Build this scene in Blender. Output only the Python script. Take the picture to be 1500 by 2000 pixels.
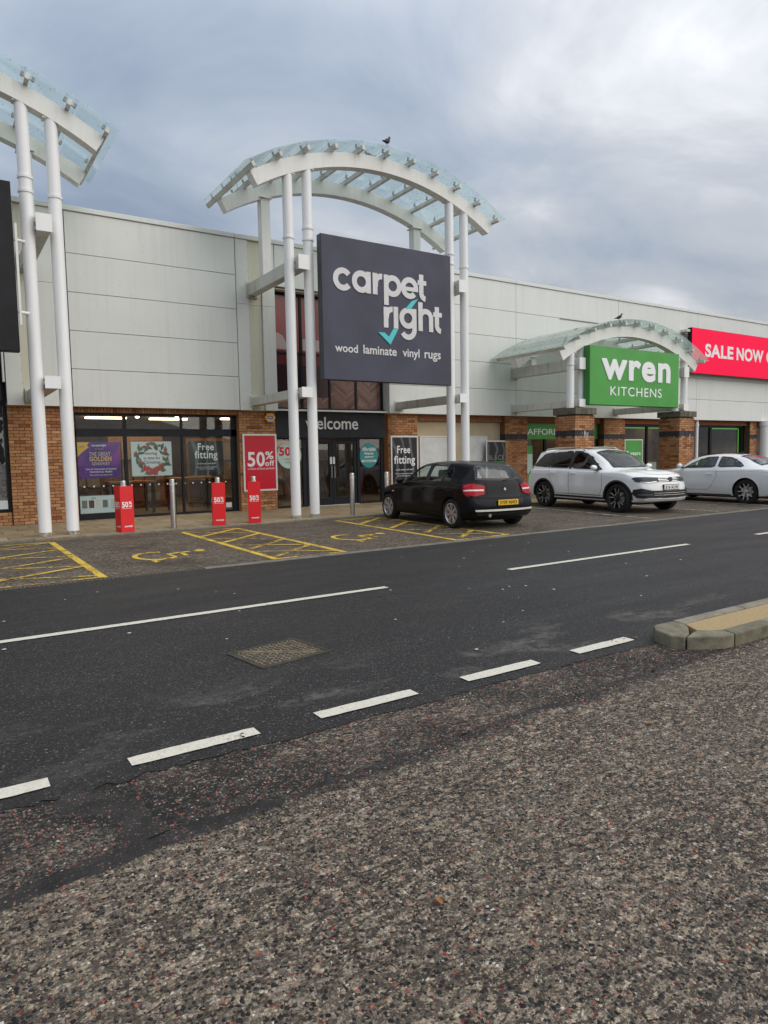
import bpy, bmesh, math, random
from mathutils import Vector, Matrix
from mathutils.bvhtree import BVHTree
rnd = random.Random(7)
PI = math.pi
S = bpy.context.scene
COL = S.collection
for o in list(bpy.data.objects):
    bpy.data.objects.remove(o)

# ---------------------------------------------------------------- camera
cd = bpy.data.cameras.new('camera')
cam = bpy.data.objects.new('camera', cd)
COL.objects.link(cam)
cd.sensor_fit = 'HORIZONTAL'
cd.sensor_width = 36.0
cd.lens = 32.28
cd.clip_start = 0.05
cd.clip_end = 3000
_r = ((0.8376369, 0.0597447, -0.5429502), (-0.5459339, 0.0589905, -0.8357489), (-0.0179027, 0.9964691, 0.0820293))
cam.matrix_world = Matrix.Translation((0, 0, 1.5)) @ Matrix(_r).to_4x4()
S.camera = cam

# ---------------------------------------------------------------- world: overcast sky
W = bpy.data.worlds.new('World')
S.world = W
W.use_nodes = True
SUN_EL, SUN_AZ = math.radians(38), math.radians(150)      # azimuth measured clockwise from +Y
_nt = W.node_tree
_nt.nodes.clear()


def node(nt, typ, **kw):
    n = nt.nodes.new(typ)
    for k, v in kw.items():
        if k == 'inp':
            for a, b in v.items():
                n.inputs[a].default_value = b
        else:
            setattr(n, k, v)
    return n


def ln(nt, a, b):
    nt.links.new(a, b)


def ramp(nt, fac, stops, interp='LINEAR'):
    n = nt.nodes.new('ShaderNodeValToRGB')
    cr = n.color_ramp
    cr.interpolation = interp
    while len(cr.elements) < len(stops):
        cr.elements.new(0.5)
    for e, (p, c) in zip(cr.elements, stops):
        e.position = p
        e.color = (c, c, c, 1) if isinstance(c, (int, float)) else (*c, 1)
    if fac is not None:
        nt.links.new(fac, n.inputs[0])
    return n.outputs[0]


def mixc(nt, fac, a, b, mode='MIX'):
    n = nt.nodes.new('ShaderNodeMix')
    n.data_type = 'RGBA'
    n.blend_type = mode
    for sock, v in ((n.inputs[0], fac), (n.inputs[6], a), (n.inputs[7], b)):
        if isinstance(v, (int, float)):
            sock.default_value = v
        elif isinstance(v, (tuple, list)):
            sock.default_value = (*v, 1) if len(v) == 3 else v
        else:
            nt.links.new(v, sock)
    return n.outputs[2]


def mth(nt, op, a, b=0.0, c=0.0, clamp=False):
    n = nt.nodes.new('ShaderNodeMath')
    n.operation = op
    n.use_clamp = clamp
    for i, v in enumerate((a, b, c)):
        if isinstance(v, (int, float)):
            n.inputs[i].default_value = v
        else:
            nt.links.new(v, n.inputs[i])
    return n.outputs[0]


def noise(nt, vec, scale, detail=4, rough=0.55, dist=0.0):
    n = node(nt, 'ShaderNodeTexNoise', inp={'Scale': scale, 'Detail': detail, 'Roughness': rough, 'Distortion': dist})
    if vec is not None:
        nt.links.new(vec, n.inputs['Vector'])
    return n.outputs['Fac']


def mapping(nt, vec, scale=(1, 1, 1), loc=(0, 0, 0), rot=(0, 0, 0)):
    n = node(nt, 'ShaderNodeMapping')
    n.inputs['Scale'].default_value = scale
    n.inputs['Location'].default_value = loc
    n.inputs['Rotation'].default_value = rot
    nt.links.new(vec, n.inputs['Vector'])
    return n.outputs[0]


def build_world():
    nt = _nt
    out = node(nt, 'ShaderNodeOutputWorld')
    bg = node(nt, 'ShaderNodeBackground')
    bg.inputs['Strength'].default_value = 0.1
    sky = node(nt, 'ShaderNodeTexSky', sky_type='NISHITA')
    sky.sun_disc = False
    sky.sun_elevation = SUN_EL
    sky.sun_rotation = SUN_AZ
    sky.air_density = 1.2
    sky.dust_density = 2.0
    tc = node(nt, 'ShaderNodeTexCoord')
    sep = node(nt, 'ShaderNodeSeparateXYZ')
    ln(nt, tc.outputs['Generated'], sep.inputs[0])
    z = sep.outputs['Z']
    # a cloud deck seen in perspective: divide the direction by its height
    zz = mth(nt, 'ADD', mth(nt, 'MAXIMUM', z, 0.0), 0.22)
    comb = node(nt, 'ShaderNodeCombineXYZ')
    ln(nt, mth(nt, 'DIVIDE', sep.outputs['X'], zz), comb.inputs[0])
    ln(nt, mth(nt, 'DIVIDE', sep.outputs['Y'], zz), comb.inputs[1])
    deck = comb.outputs[0]
    big = noise(nt, mapping(nt, deck, (0.75, 0.9, 1), (CL_X, CL_Y, 0.0)), 1.0, 3, 0.5, 0.25)
    mid = noise(nt, mapping(nt, deck, (1.6, 2.1, 1), (1.7, 4.2, 1.0)), 1.0, 6, 0.56, 0.4)
    m = mth(nt, 'ADD', mth(nt, 'MULTIPLY', big, 0.62), mth(nt, 'MULTIPLY', mid, 0.38))
    cover = ramp(nt, m, [(0.36, (2.55, 3.1, 4.05)), (0.45, (3.7, 4.25, 5.1)), (0.53, (5.2, 5.5, 6.0)), (0.59, (7.2, 7.35, 7.7)), (0.67, (11.0, 11.0, 11.2))])
    # a real overcast deck is brighter overhead than at the horizon
    lift = mth(nt, 'ADD', mth(nt, 'MULTIPLY', mth(nt, 'MAXIMUM', z, 0.0), SKY_LIFT), SKY_BASE)
    cl = mixc(nt, 1.0, cover, node_rgb(nt, lift), 'MULTIPLY')
    mixed = mixc(nt, 0.9, sky.outputs[0], cl)
    ln(nt, mixed, bg.inputs['Color'])
    ln(nt, bg.outputs[0], out.inputs['Surface'])


def node_rgb(nt, v):
    n = nt.nodes.new('ShaderNodeCombineColor')
    for i in range(3):
        nt.links.new(v, n.inputs[i])
    return n.outputs[0]


CL_X, CL_Y = 5.1, 1.7
SKY_LIFT, SKY_BASE = 1.15, 0.62
build_world()
sl = bpy.data.lights.new('sun', 'SUN')
sl.energy = 1.5
sl.angle = math.radians(75)
sl.color = (1.0, 0.93, 0.83)
sun = bpy.data.objects.new('sun', sl)
COL.objects.link(sun)
_d = Vector((math.sin(SUN_AZ) * math.cos(SUN_EL), math.cos(SUN_AZ) * math.cos(SUN_EL), math.sin(SUN_EL)))
sun.rotation_euler = _d.to_track_quat('Z', 'Y').to_euler()
sun.location = (6, -20, 30)
S.view_settings.view_transform = 'Standard'
S.view_settings.look = 'None'
S.view_settings.exposure = 0.25
S.view_settings.gamma = 1.0
S.view_settings.use_curve_mapping = False
S.cycles.max_bounces = 8
S.cycles.transparent_max_bounces = 16
S.cycles.caustics_reflective = False
S.cycles.caustics_refractive = False

# ---------------------------------------------------------------- materials
MATS = {}


def new_mat(name):
    m = bpy.data.materials.new(name)
    m.use_nodes = True
    nt = m.node_tree
    b = nt.nodes['Principled BSDF']
    MATS[name] = m
    return m, nt, b


def plain(name, col, rough=0.5, metal=0.0, spec=0.5, grime=0.0, gscale=3.0, emit=None, coat=0.0, bump=0.0):
    m, nt, b = new_mat(name)
    b.inputs['Base Color'].default_value = (*col, 1)
    b.inputs['Roughness'].default_value = rough
    b.inputs['Metallic'].default_value = metal
    b.inputs['Specular IOR Level'].default_value = spec
    b.inputs['Coat Weight'].default_value = coat
    b.inputs['Coat Roughness'].default_value = 0.03
    if grime or bump:
        tc = node(nt, 'ShaderNodeTexCoord')
        n = noise(nt, tc.outputs['Object'], gscale, 6, 0.6)
        if grime:
            d = tuple(c * (1 - grime) * k for c, k in zip(col, (1.0, 0.97, 0.9)))
            ln(nt, mixc(nt, ramp(nt, n, [(0.38, 0.0), (0.68, 1.0)]), col, d), b.inputs['Base Color'])
            ln(nt, ramp(nt, n, [(0.3, rough), (0.7, min(1, rough + 0.15))]), b.inputs['Roughness'])
        if bump:
            n2 = noise(nt, tc.outputs['Object'], gscale * 12, 3, 0.6)
            bp = node(nt, 'ShaderNodeBump', inp={'Strength': bump, 'Distance': 0.01})
            ln(nt, n2, bp.inputs['Height'])
            ln(nt, bp.outputs[0], b.inputs['Normal'])
    if emit:
        b.inputs['Emission Color'].default_value = (*emit[0], 1)
        b.inputs['Emission Strength'].default_value = emit[1]
    return m


def streaky(name, col, dirt, amount, rough=0.45, zs=0.35):
    """painted sheet metal with faint rain streaks and a tone of its own per sheet"""
    m, nt, b = new_mat(name)
    tc = node(nt, 'ShaderNodeTexCoord')
    st = noise(nt, mapping(nt, tc.outputs['Object'], (9, 9, zs)), 1.0, 5, 0.65)
    bl = noise(nt, tc.outputs['Object'], 0.7, 5, 0.6)
    f = mth(nt, 'MULTIPLY', ramp(nt, st, [(0.5, 0.0), (0.78, 1.0)]), amount)
    f = mth(nt, 'ADD', f, mth(nt, 'MULTIPLY', ramp(nt, bl, [(0.4, 0.0), (0.75, 1.0)]), amount * 0.6), clamp=True)
    oi = node(nt, 'ShaderNodeObjectInfo')
    base = mixc(nt, mth(nt, 'MULTIPLY', oi.outputs['Random'], 0.5), col, tuple(c * k for c, k in zip(col, (0.93, 0.95, 0.95))))
    c1 = mixc(nt, f, base, dirt)
    sp = noise(nt, tc.outputs['Object'], 14, 2, 0.5)
    c1 = mixc(nt, ramp(nt, sp, [(0.755, 0.0), (0.77, 0.6)]), c1, tuple(c * 0.35 for c in dirt))
    ln(nt, c1, b.inputs['Base Color'])
    b.inputs['Roughness'].default_value = rough
    bp = node(nt, 'ShaderNodeBump', inp={'Strength': 0.08, 'Distance': 0.05})
    ln(nt, bl, bp.inputs['Height'])
    ln(nt, bp.outputs[0], b.inputs['Normal'])
    return m


def piece_mat(name, stops, rough=0.8, nscale=14.0, bump=0.3, dark=0.55, spec=0.3):
    """bricks, slabs, kerb stones: each piece takes its own colour from its object's random number"""
    m, nt, b = new_mat(name)
    oi = node(nt, 'ShaderNodeObjectInfo')
    tc = node(nt, 'ShaderNodeTexCoord')
    c = ramp(nt, oi.outputs['Random'], stops)
    geo = node(nt, 'ShaderNodeNewGeometry')
    n = noise(nt, geo.outputs['Position'], nscale, 6, 0.65)
    c = mixc(nt, ramp(nt, n, [(0.42, 0.0), (0.75, 1.0)]), c, mixc(nt, 1.0, c, (dark, dark, dark * 0.95), 'MULTIPLY'))
    ln(nt, c, b.inputs['Base Color'])
    b.inputs['Roughness'].default_value = rough
    b.inputs['Specular IOR Level'].default_value = spec
    n2 = noise(nt, geo.outputs['Position'], nscale * 9, 3, 0.6)
    bp = node(nt, 'ShaderNodeBump', inp={'Strength': bump, 'Distance': 0.006})
    ln(nt, n2, bp.inputs['Height'])
    ln(nt, bp.outputs[0], b.inputs['Normal'])
    return m


def glassy(name, tint, gloss=1.0, rough=0.01, dirt=None, ior=1.5, dscale=9.0):
    """thin pane: clear tinted transmission with a mirror-like Fresnel reflection"""
    m, nt, b = new_mat(name)
    nt.nodes.remove(b)
    out = nt.nodes['Material Output']
    tr = node(nt, 'ShaderNodeBsdfTransparent')
    tr.inputs[0].default_value = (*tint, 1)
    gl = node(nt, 'ShaderNodeBsdfGlossy')
    gl.inputs['Roughness'].default_value = rough
    gl.inputs['Color'].default_value = (gloss, gloss, gloss, 1)
    mx = node(nt, 'ShaderNodeMixShader')
    # Schlick reflection, alike on both faces of the thin pane
    geo = node(nt, 'ShaderNodeNewGeometry')
    dt = node(nt, 'ShaderNodeVectorMath', operation='DOT_PRODUCT')
    ln(nt, geo.outputs['Normal'], dt.inputs[0])
    ln(nt, geo.outputs['Incoming'], dt.inputs[1])
    r0 = ((ior - 1) / (ior + 1)) ** 2
    sch = mth(nt, 'MULTIPLY_ADD', mth(nt, 'POWER', mth(nt, 'SUBTRACT', 1.0, mth(nt, 'ABSOLUTE', dt.outputs['Value'])), 5.0), 1 - r0, r0)
    ln(nt, sch, mx.inputs[0])
    ln(nt, tr.outputs[0], mx.inputs[1])
    ln(nt, gl.outputs[0], mx.inputs[2])
    last = mx.outputs[0]
    if dirt:
        df = node(nt, 'ShaderNodeBsdfDiffuse')
        df.inputs[0].default_value = (*dirt[0], 1)
        tl = node(nt, 'ShaderNodeBsdfTranslucent')
        tl.inputs[0].default_value = (*dirt[0], 1)
        ad = node(nt, 'ShaderNodeMixShader')
        ad.inputs[0].default_value = 0.6
        ln(nt, df.outputs[0], ad.inputs[1])
        ln(nt, tl.outputs[0], ad.inputs[2])
        n = noise(nt, geo.outputs['Position'], dscale, 5, 0.65)
        v = node(nt, 'ShaderNodeTexVoronoi', inp={'Scale': 9.0})
        ln(nt, geo.outputs['Position'], v.inputs['Vector'])
        n3 = noise(nt, geo.outputs['Position'], 1.1, 2, 0.5)
        spot = mth(nt, 'MULTIPLY', ramp(nt, v.outputs['Distance'], [(0.07, 1.0), (0.16, 0.0)]), ramp(nt, n3, [(0.42, 0.0), (0.56, 1.0)]))
        film = mth(nt, 'MULTIPLY', ramp(nt, n, [(0.3, 0.4), (0.75, 1.0)]), dirt[1])
        m2 = node(nt, 'ShaderNodeMixShader')
        ln(nt, film, m2.inputs[0])
        ln(nt, last, m2.inputs[1])
        ln(nt, ad.outputs[0], m2.inputs[2])
        dk = node(nt, 'ShaderNodeBsdfDiffuse')
        dk.inputs[0].default_value = (0.06, 0.07, 0.06, 1)
        m3 = node(nt, 'ShaderNodeMixShader')
        ln(nt, mth(nt, 'MULTIPLY', spot, 0.75), m3.inputs[0])
        ln(nt, m2.outputs[0], m3.inputs[1])
        ln(nt, dk.outputs[0], m3.inputs[2])
        last = m3.outputs[0]
    ln(nt, last, out.inputs['Surface'])
    return m


M = {}
M['clad'] = streaky('cladding_paint', (0.71, 0.73, 0.705), (0.46, 0.46, 0.41), 0.26)
M['cream'] = streaky('cream_flashing', (0.63, 0.62, 0.5), (0.4, 0.36, 0.27), 0.3)
M['white'] = streaky('white_steel_paint', (0.86, 0.865, 0.87), (0.55, 0.53, 0.47), 0.24, 0.35, 0.8)
M['arch'] = streaky('arch_paint', (0.82, 0.81, 0.78), (0.47, 0.43, 0.36), 0.34, 0.4, 0.9)
M['beam'] = streaky('weathered_beam_paint', (0.66, 0.655, 0.6), (0.3, 0.28, 0.22), 0.75, 0.5, 0.5)
M['alu'] = plain('grey_aluminium', (0.72, 0.71, 0.67), 0.45, 0.0, grime=0.3)
M['steel'] = plain('stainless_steel', (0.52, 0.51, 0.49), 0.3, 1.0, grime=0.2, gscale=20)
M['bolt'] = plain('dark_bolt', (0.16, 0.16, 0.15), 0.4, 0.3)
M['mortar'] = plain('mortar', (0.15, 0.11, 0.07), 0.95, grime=0.35, gscale=6, bump=0.4)
BR = [(0.0, (0.24, 0.095, 0.045)), (0.15, (0.42, 0.2, 0.09)), (0.4, (0.52, 0.27, 0.13)), (0.65, (0.4, 0.175, 0.075)), (0.85, (0.58, 0.33, 0.17)), (1.0, (0.28, 0.105, 0.05))]
M['brick'] = piece_mat('buff_brick', BR, 0.85, 12, 0.35, 0.62)
BR2 = [(0.0, (0.25, 0.1, 0.05)), (0.3, (0.4, 0.17, 0.085)), (0.6, (0.43, 0.2, 0.11)), (0.85, (0.34, 0.13, 0.065)), (1.0, (0.5, 0.25, 0.14))]
M['brick2'] = piece_mat('red_brown_brick', BR2, 0.85, 12, 0.35, 0.6)
M['bluebrick'] = piece_mat('blue_black_brick', [(0, (0.035, 0.034, 0.04)), (0.5, (0.06, 0.058, 0.065)), (1, (0.045, 0.04, 0.045))], 0.6, 10, 0.25, 0.7)
M['slab'] = piece_mat('paving_slab', [(0, (0.27, 0.205, 0.12)), (0.35, (0.35, 0.27, 0.165)), (0.7, (0.31, 0.245, 0.155)), (1, (0.39, 0.31, 0.2))], 0.62, 5, 0.2, 0.6)
M['kerb'] = piece_mat('kerb_stone', [(0, (0.22, 0.2, 0.15)), (0.5, (0.27, 0.245, 0.19)), (1, (0.19, 0.18, 0.13))], 0.85, 7, 0.5, 0.5)
M['frame'] = plain('anthracite_frame', (0.013, 0.016, 0.022), 0.42, 0.0, spec=0.22, grime=0.2)
M['fascia'] = plain('dark_fascia_panel', (0.019, 0.022, 0.03), 0.4, spec=0.22, grime=0.15, gscale=2)
M['black'] = plain('black_frame', (0.009, 0.009, 0.01), 0.42, spec=0.22)
M['signgrey'] = plain('slate_sign_face', (0.074, 0.077, 0.112), 0.5, spec=0.25, grime=0.1, gscale=1.2)
M['signdark'] = plain('dark_sign_edge', (0.03, 0.032, 0.042), 0.4)
M['signblack'] = plain('near_black_sign_face', (0.018, 0.0175, 0.021), 0.5, spec=0.22, grime=0.15, gscale=2)
M['lettergrey'] = plain('pale_grey_letter', (0.68, 0.68, 0.7), 0.4, grime=0.06)
M['letterwhite'] = plain('white_letter', (0.86, 0.86, 0.87), 0.4)
M['teal'] = plain('turquoise_tick', (0.06, 0.55, 0.58), 0.4)
M['green'] = plain('green_sign', (0.055, 0.33, 0.045), 0.35, grime=0.1, gscale=1)
M['greendark'] = plain('green_sign_edge', (0.03, 0.2, 0.03), 0.4)
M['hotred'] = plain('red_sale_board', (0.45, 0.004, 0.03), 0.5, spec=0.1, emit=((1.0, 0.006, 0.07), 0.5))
M['red'] = plain('red_print', (0.72, 0.008, 0.022), 0.35)
M['redposter'] = plain('red_poster_print', (0.6, 0.008, 0.03), 0.3, spec=0.3)
M['whitepaint'] = plain('white_print', (0.82, 0.82, 0.82), 0.5)
M['blackprint'] = plain('black_print', (0.018, 0.02, 0.026), 0.3)
M['silverframe'] = plain('poster_frame', (0.68, 0.68, 0.67), 0.4, 0.1)
M['render'] = plain('cream_render', (0.56, 0.47, 0.33), 0.9, grime=0.18, gscale=1.6)
M['notice'] = plain('pale_notice_board', (0.7, 0.715, 0.72), 0.35, grime=0.15, gscale=2.5)
M['glass'] = glassy('shop_glass', (0.93, 0.96, 0.95), 1.0)
M['canopyglass'] = glassy('canopy_glass', (0.9, 0.958, 0.953), 1.0, dirt=((0.7, 0.78, 0.76), 0.13))
M['dirtyglass'] = glassy('algae_canopy_glass', (0.88, 0.94, 0.92), 1.0, dirt=((0.6, 0.68, 0.64), 0.4))
M['ceil'] = plain('shop_ceiling', (0.2, 0.14, 0.105), 0.9)
M['shopwall'] = plain('shop_wall', (0.15, 0.1, 0.065), 0.9, grime=0.5, gscale=1.5)
M['shopfloor'] = plain('shop_floor', (0.2, 0.14, 0.085), 0.5, grime=0.4, gscale=2)
M['strip'] = plain('strip_light', (1, 0.9, 0.7), 0.5, emit=((1.0, 0.66, 0.36), 8.0))
M['spot'] = plain('spot_light', (1, 0.95, 0.85), 0.5, emit=((1.0, 0.86, 0.66), 14.0))
M['wood'] = plain('pale_wood', (0.38, 0.2, 0.08), 0.5, grime=0.3, gscale=4)
M['darkwood'] = plain('dark_wood', (0.075, 0.04, 0.025), 0.5, grime=0.3, gscale=4)
M['stripglow'] = plain('green_led_strip', (0.12, 0.5, 0.06), 0.5, emit=((0.15, 1.0, 0.08), 0.3))


def text_mats():
    # herringbone print
    m, nt, b = new_mat('herringbone_print')
    geo = node(nt, 'ShaderNodeNewGeometry')
    sp = node(nt, 'ShaderNodeSeparateXYZ')
    ln(nt, geo.outputs['Position'], sp.inputs[0])
    u = mth(nt, 'DIVIDE', sp.outputs['X'], 0.42)
    fu = mth(nt, 'FLOOR', u)
    tri = mth(nt, 'PINGPONG', sp.outputs['X'], 0.42)
    v = mth(nt, 'DIVIDE', mth(nt, 'ADD', sp.outputs['Z'], mth(nt, 'MULTIPLY', tri, 0.75)), 0.095)
    fv = mth(nt, 'FLOOR', v)
    cb = node(nt, 'ShaderNodeCombineXYZ')
    ln(nt, fu, cb.inputs[0])
    ln(nt, fv, cb.inputs[1])
    wn = node(nt, 'ShaderNodeTexWhiteNoise')
    ln(nt, cb.outputs[0], wn.inputs['Vector'])
    c = ramp(nt, wn.outputs['Value'], [(0, (0.12, 0.055, 0.04)), (0.35, (0.22, 0.11, 0.085)), (0.7, (0.3, 0.17, 0.14)), (1, (0.2, 0.13, 0.13))])
    gr = noise(nt, mapping(nt, geo.outputs['Position'], (14, 1, 45), (0, 0, 0), (0, 0.6, 0)), 1.0, 4)
    c = mixc(nt, ramp(nt, gr, [(0.35, 0.0), (0.7, 0.45)]), c, (0.06, 0.03, 0.025))
    edge = mth(nt, 'LESS_THAN', mth(nt, 'FRACT', v), 0.08)
    c = mixc(nt, mth(nt, 'MULTIPLY', edge, 0.7), c, (0.03, 0.015, 0.012))
    ln(nt, c, b.inputs['Base Color'])
    b.inputs['Roughness'].default_value = 0.25
    b.inputs['Specular IOR Level'].default_value = 0.25
    M['herring'] = m
    # black and white photographic film with a shaggy carpet
    m, nt, b = new_mat('monochrome_film_print')
    tc = node(nt, 'ShaderNodeTexCoord')
    n = noise(nt, mapping(nt, tc.outputs['Object'], (18, 18, 30)), 1.0, 5, 0.7, 1.2)
    w = node(nt, 'ShaderNodeTexWave', inp={'Scale': 1.6, 'Distortion': 14.0, 'Detail': 3.0, 'Detail Scale': 1.4})
    ln(nt, tc.outputs['Object'], w.inputs['Vector'])
    sp = node(nt, 'ShaderNodeSeparateXYZ')
    ln(nt, tc.outputs['Object'], sp.inputs[0])
    lo = mth(nt, 'LESS_THAN', sp.outputs['Z'], 1.45)
    a = ramp(nt, n, [(0.35, 0.015), (0.6, 0.22)])
    c2 = ramp(nt, w.outputs['Fac'], [(0.55, 0.012), (0.75, 0.04), (0.9, 0.35)])
    ln(nt, mixc(nt, lo, c2, a), b.inputs['Base Color'])
    b.inputs['Roughness'].default_value = 0.2
    b.inputs['Specular IOR Level'].default_value = 0.25
    M['mono'] = m
    # dark wavy print of the free fitting posters
    m, nt, b = new_mat('wavy_charcoal_print')
    tc = node(nt, 'ShaderNodeTexCoord')
    w = node(nt, 'ShaderNodeTexWave', inp={'Scale': 0.9, 'Distortion': 9.0, 'Detail': 2.0, 'Detail Scale': 0.9})
    ln(nt, tc.outputs['Object'], w.inputs['Vector'])
    c = ramp(nt, w.outputs['Fac'], [(0.0, (0.016, 0.018, 0.024)), (0.8, (0.022, 0.024, 0.03)), (0.95, (0.12, 0.125, 0.135))])
    ln(nt, c, b.inputs['Base Color'])
    b.inputs['Roughness'].default_value = 0.3
    b.inputs['Specular IOR Level'].default_value = 0.25
    M['wavy'] = m
    # purple print
    m, nt, b = new_mat('purple_print')
    tc = node(nt, 'ShaderNodeTexCoord')
    n = noise(nt, tc.outputs['Object'], 2.2, 2, 0.5)
    c = ramp(nt, n, [(0.35, (0.06, 0.018, 0.17)), (0.55, (0.13, 0.025, 0.26)), (0.7, (0.3, 0.04, 0.3))])
    ln(nt, c, b.inputs['Base Color'])
    b.inputs['Roughness'].default_value = 0.3
    b.inputs['Specular IOR Level'].default_value = 0.25
    M['purple'] = m


text_mats()
M['yellowprint'] = plain('yellow_print', (0.75, 0.42, 0.02), 0.35)
M['goldprint'] = plain('gold_print', (0.62, 0.38, 0.1), 0.35)
M['pinkwall'] = plain('rose_wall_print', (0.34, 0.12, 0.115), 0.3, grime=0.3, gscale=0.9)
M['wine'] = plain('wine_sofa_print', (0.13, 0.012, 0.022), 0.3, grime=0.4, gscale=2)
M['palecushion'] = plain('pale_cushion_print', (0.5, 0.4, 0.4), 0.3)
M['darkwine'] = plain('dark_wine_print', (0.03, 0.01, 0.012), 0.3)
M['mint'] = plain('mint_print', (0.5, 0.66, 0.6), 0.35)
M['tealprint'] = plain('teal_print', (0.015, 0.25, 0.26), 0.35)
M['adtyellow'] = plain('yellow_alarm_plastic', (0.75, 0.4, 0.015), 0.35)
M['adtblue'] = plain('blue_print', (0.03, 0.05, 0.25), 0.35)
M['leafgreen'] = plain('green_leaf_print', (0.1, 0.17, 0.07), 0.4, grime=0.3)
M['leafdark'] = plain('dark_leaf_print', (0.04, 0.09, 0.05), 0.4, grime=0.3)
M['leafred'] = plain('red_leaf_print', (0.42, 0.04, 0.04), 0.4, grime=0.2)
M['paleprint'] = plain('pale_blue_print', (0.6, 0.68, 0.7), 0.35)
M['greyprint'] = plain('grey_print', (0.16, 0.17, 0.18), 0.4)
M['redoutline'] = plain('dark_green_outline_print', (0.02, 0.06, 0.03), 0.4)
M['stonecap'] = piece_mat('weathered_coping', [(0, (0.13, 0.115, 0.085)), (1, (0.2, 0.175, 0.13))], 0.9, 6, 0.6, 0.45)

# ---------------------------------------------------------------- object helpers


def tag(o, label=None, cat=None, group=None, kind=None):
    for k, v in (('label', label), ('category', cat), ('group', group), ('kind', kind)):
        if v:
            o[k] = v
    return o


def empty(name, loc, label=None, cat=None, group=None, kind=None, rz=0.0):
    e = bpy.data.objects.new(name, None)
    e.empty_display_size = 0.2
    COL.objects.link(e)
    e.location = loc
    e.rotation_euler = (0, 0, rz)
    return tag(e, label, cat, group, kind)


def world_of(o):
    m = Matrix.LocRotScale(o.location, o.rotation_euler, o.scale)
    if o.parent is not None:
        return world_of(o.parent) @ o.matrix_parent_inverse @ m
    return m


def adopt(o, parent):
    """o keeps its place in the world"""
    o.parent = parent
    o.matrix_parent_inverse = world_of(parent).inverted()


def link(name, me, mat=None, parent=None, local=False, smooth=None, bevel=0.0):
    o = bpy.data.objects.new(name, me)
    COL.objects.link(o)
    if mat is not None and not me.materials:
        for mm in (mat if isinstance(mat, (list, tuple)) else [mat]):
            me.materials.append(mm)
    if parent is not None:
        if local:
            o.parent = parent
        else:
            adopt(o, parent)
    if smooth:
        for p in me.polygons:
            p.use_smooth = True
        if smooth != 'all':
            me.set_sharp_from_angle(angle=math.radians(38))
    if bevel:
        md = o.modifiers.new('bevel', 'BEVEL')
        md.width = bevel
        md.segments = 2
        md.limit_method = 'ANGLE'
        md.angle_limit = math.radians(50)
    return o


def kids(o, cache={}):
    return list(o.children)


def copy_tree(o, parent=None):
    c = o.copy()
    COL.objects.link(c)
    c.parent = parent
    if parent is not None:
        c.matrix_parent_inverse = o.matrix_parent_inverse.copy()
    for ch in kids(o):
        copy_tree(ch, c)
    return c


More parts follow.
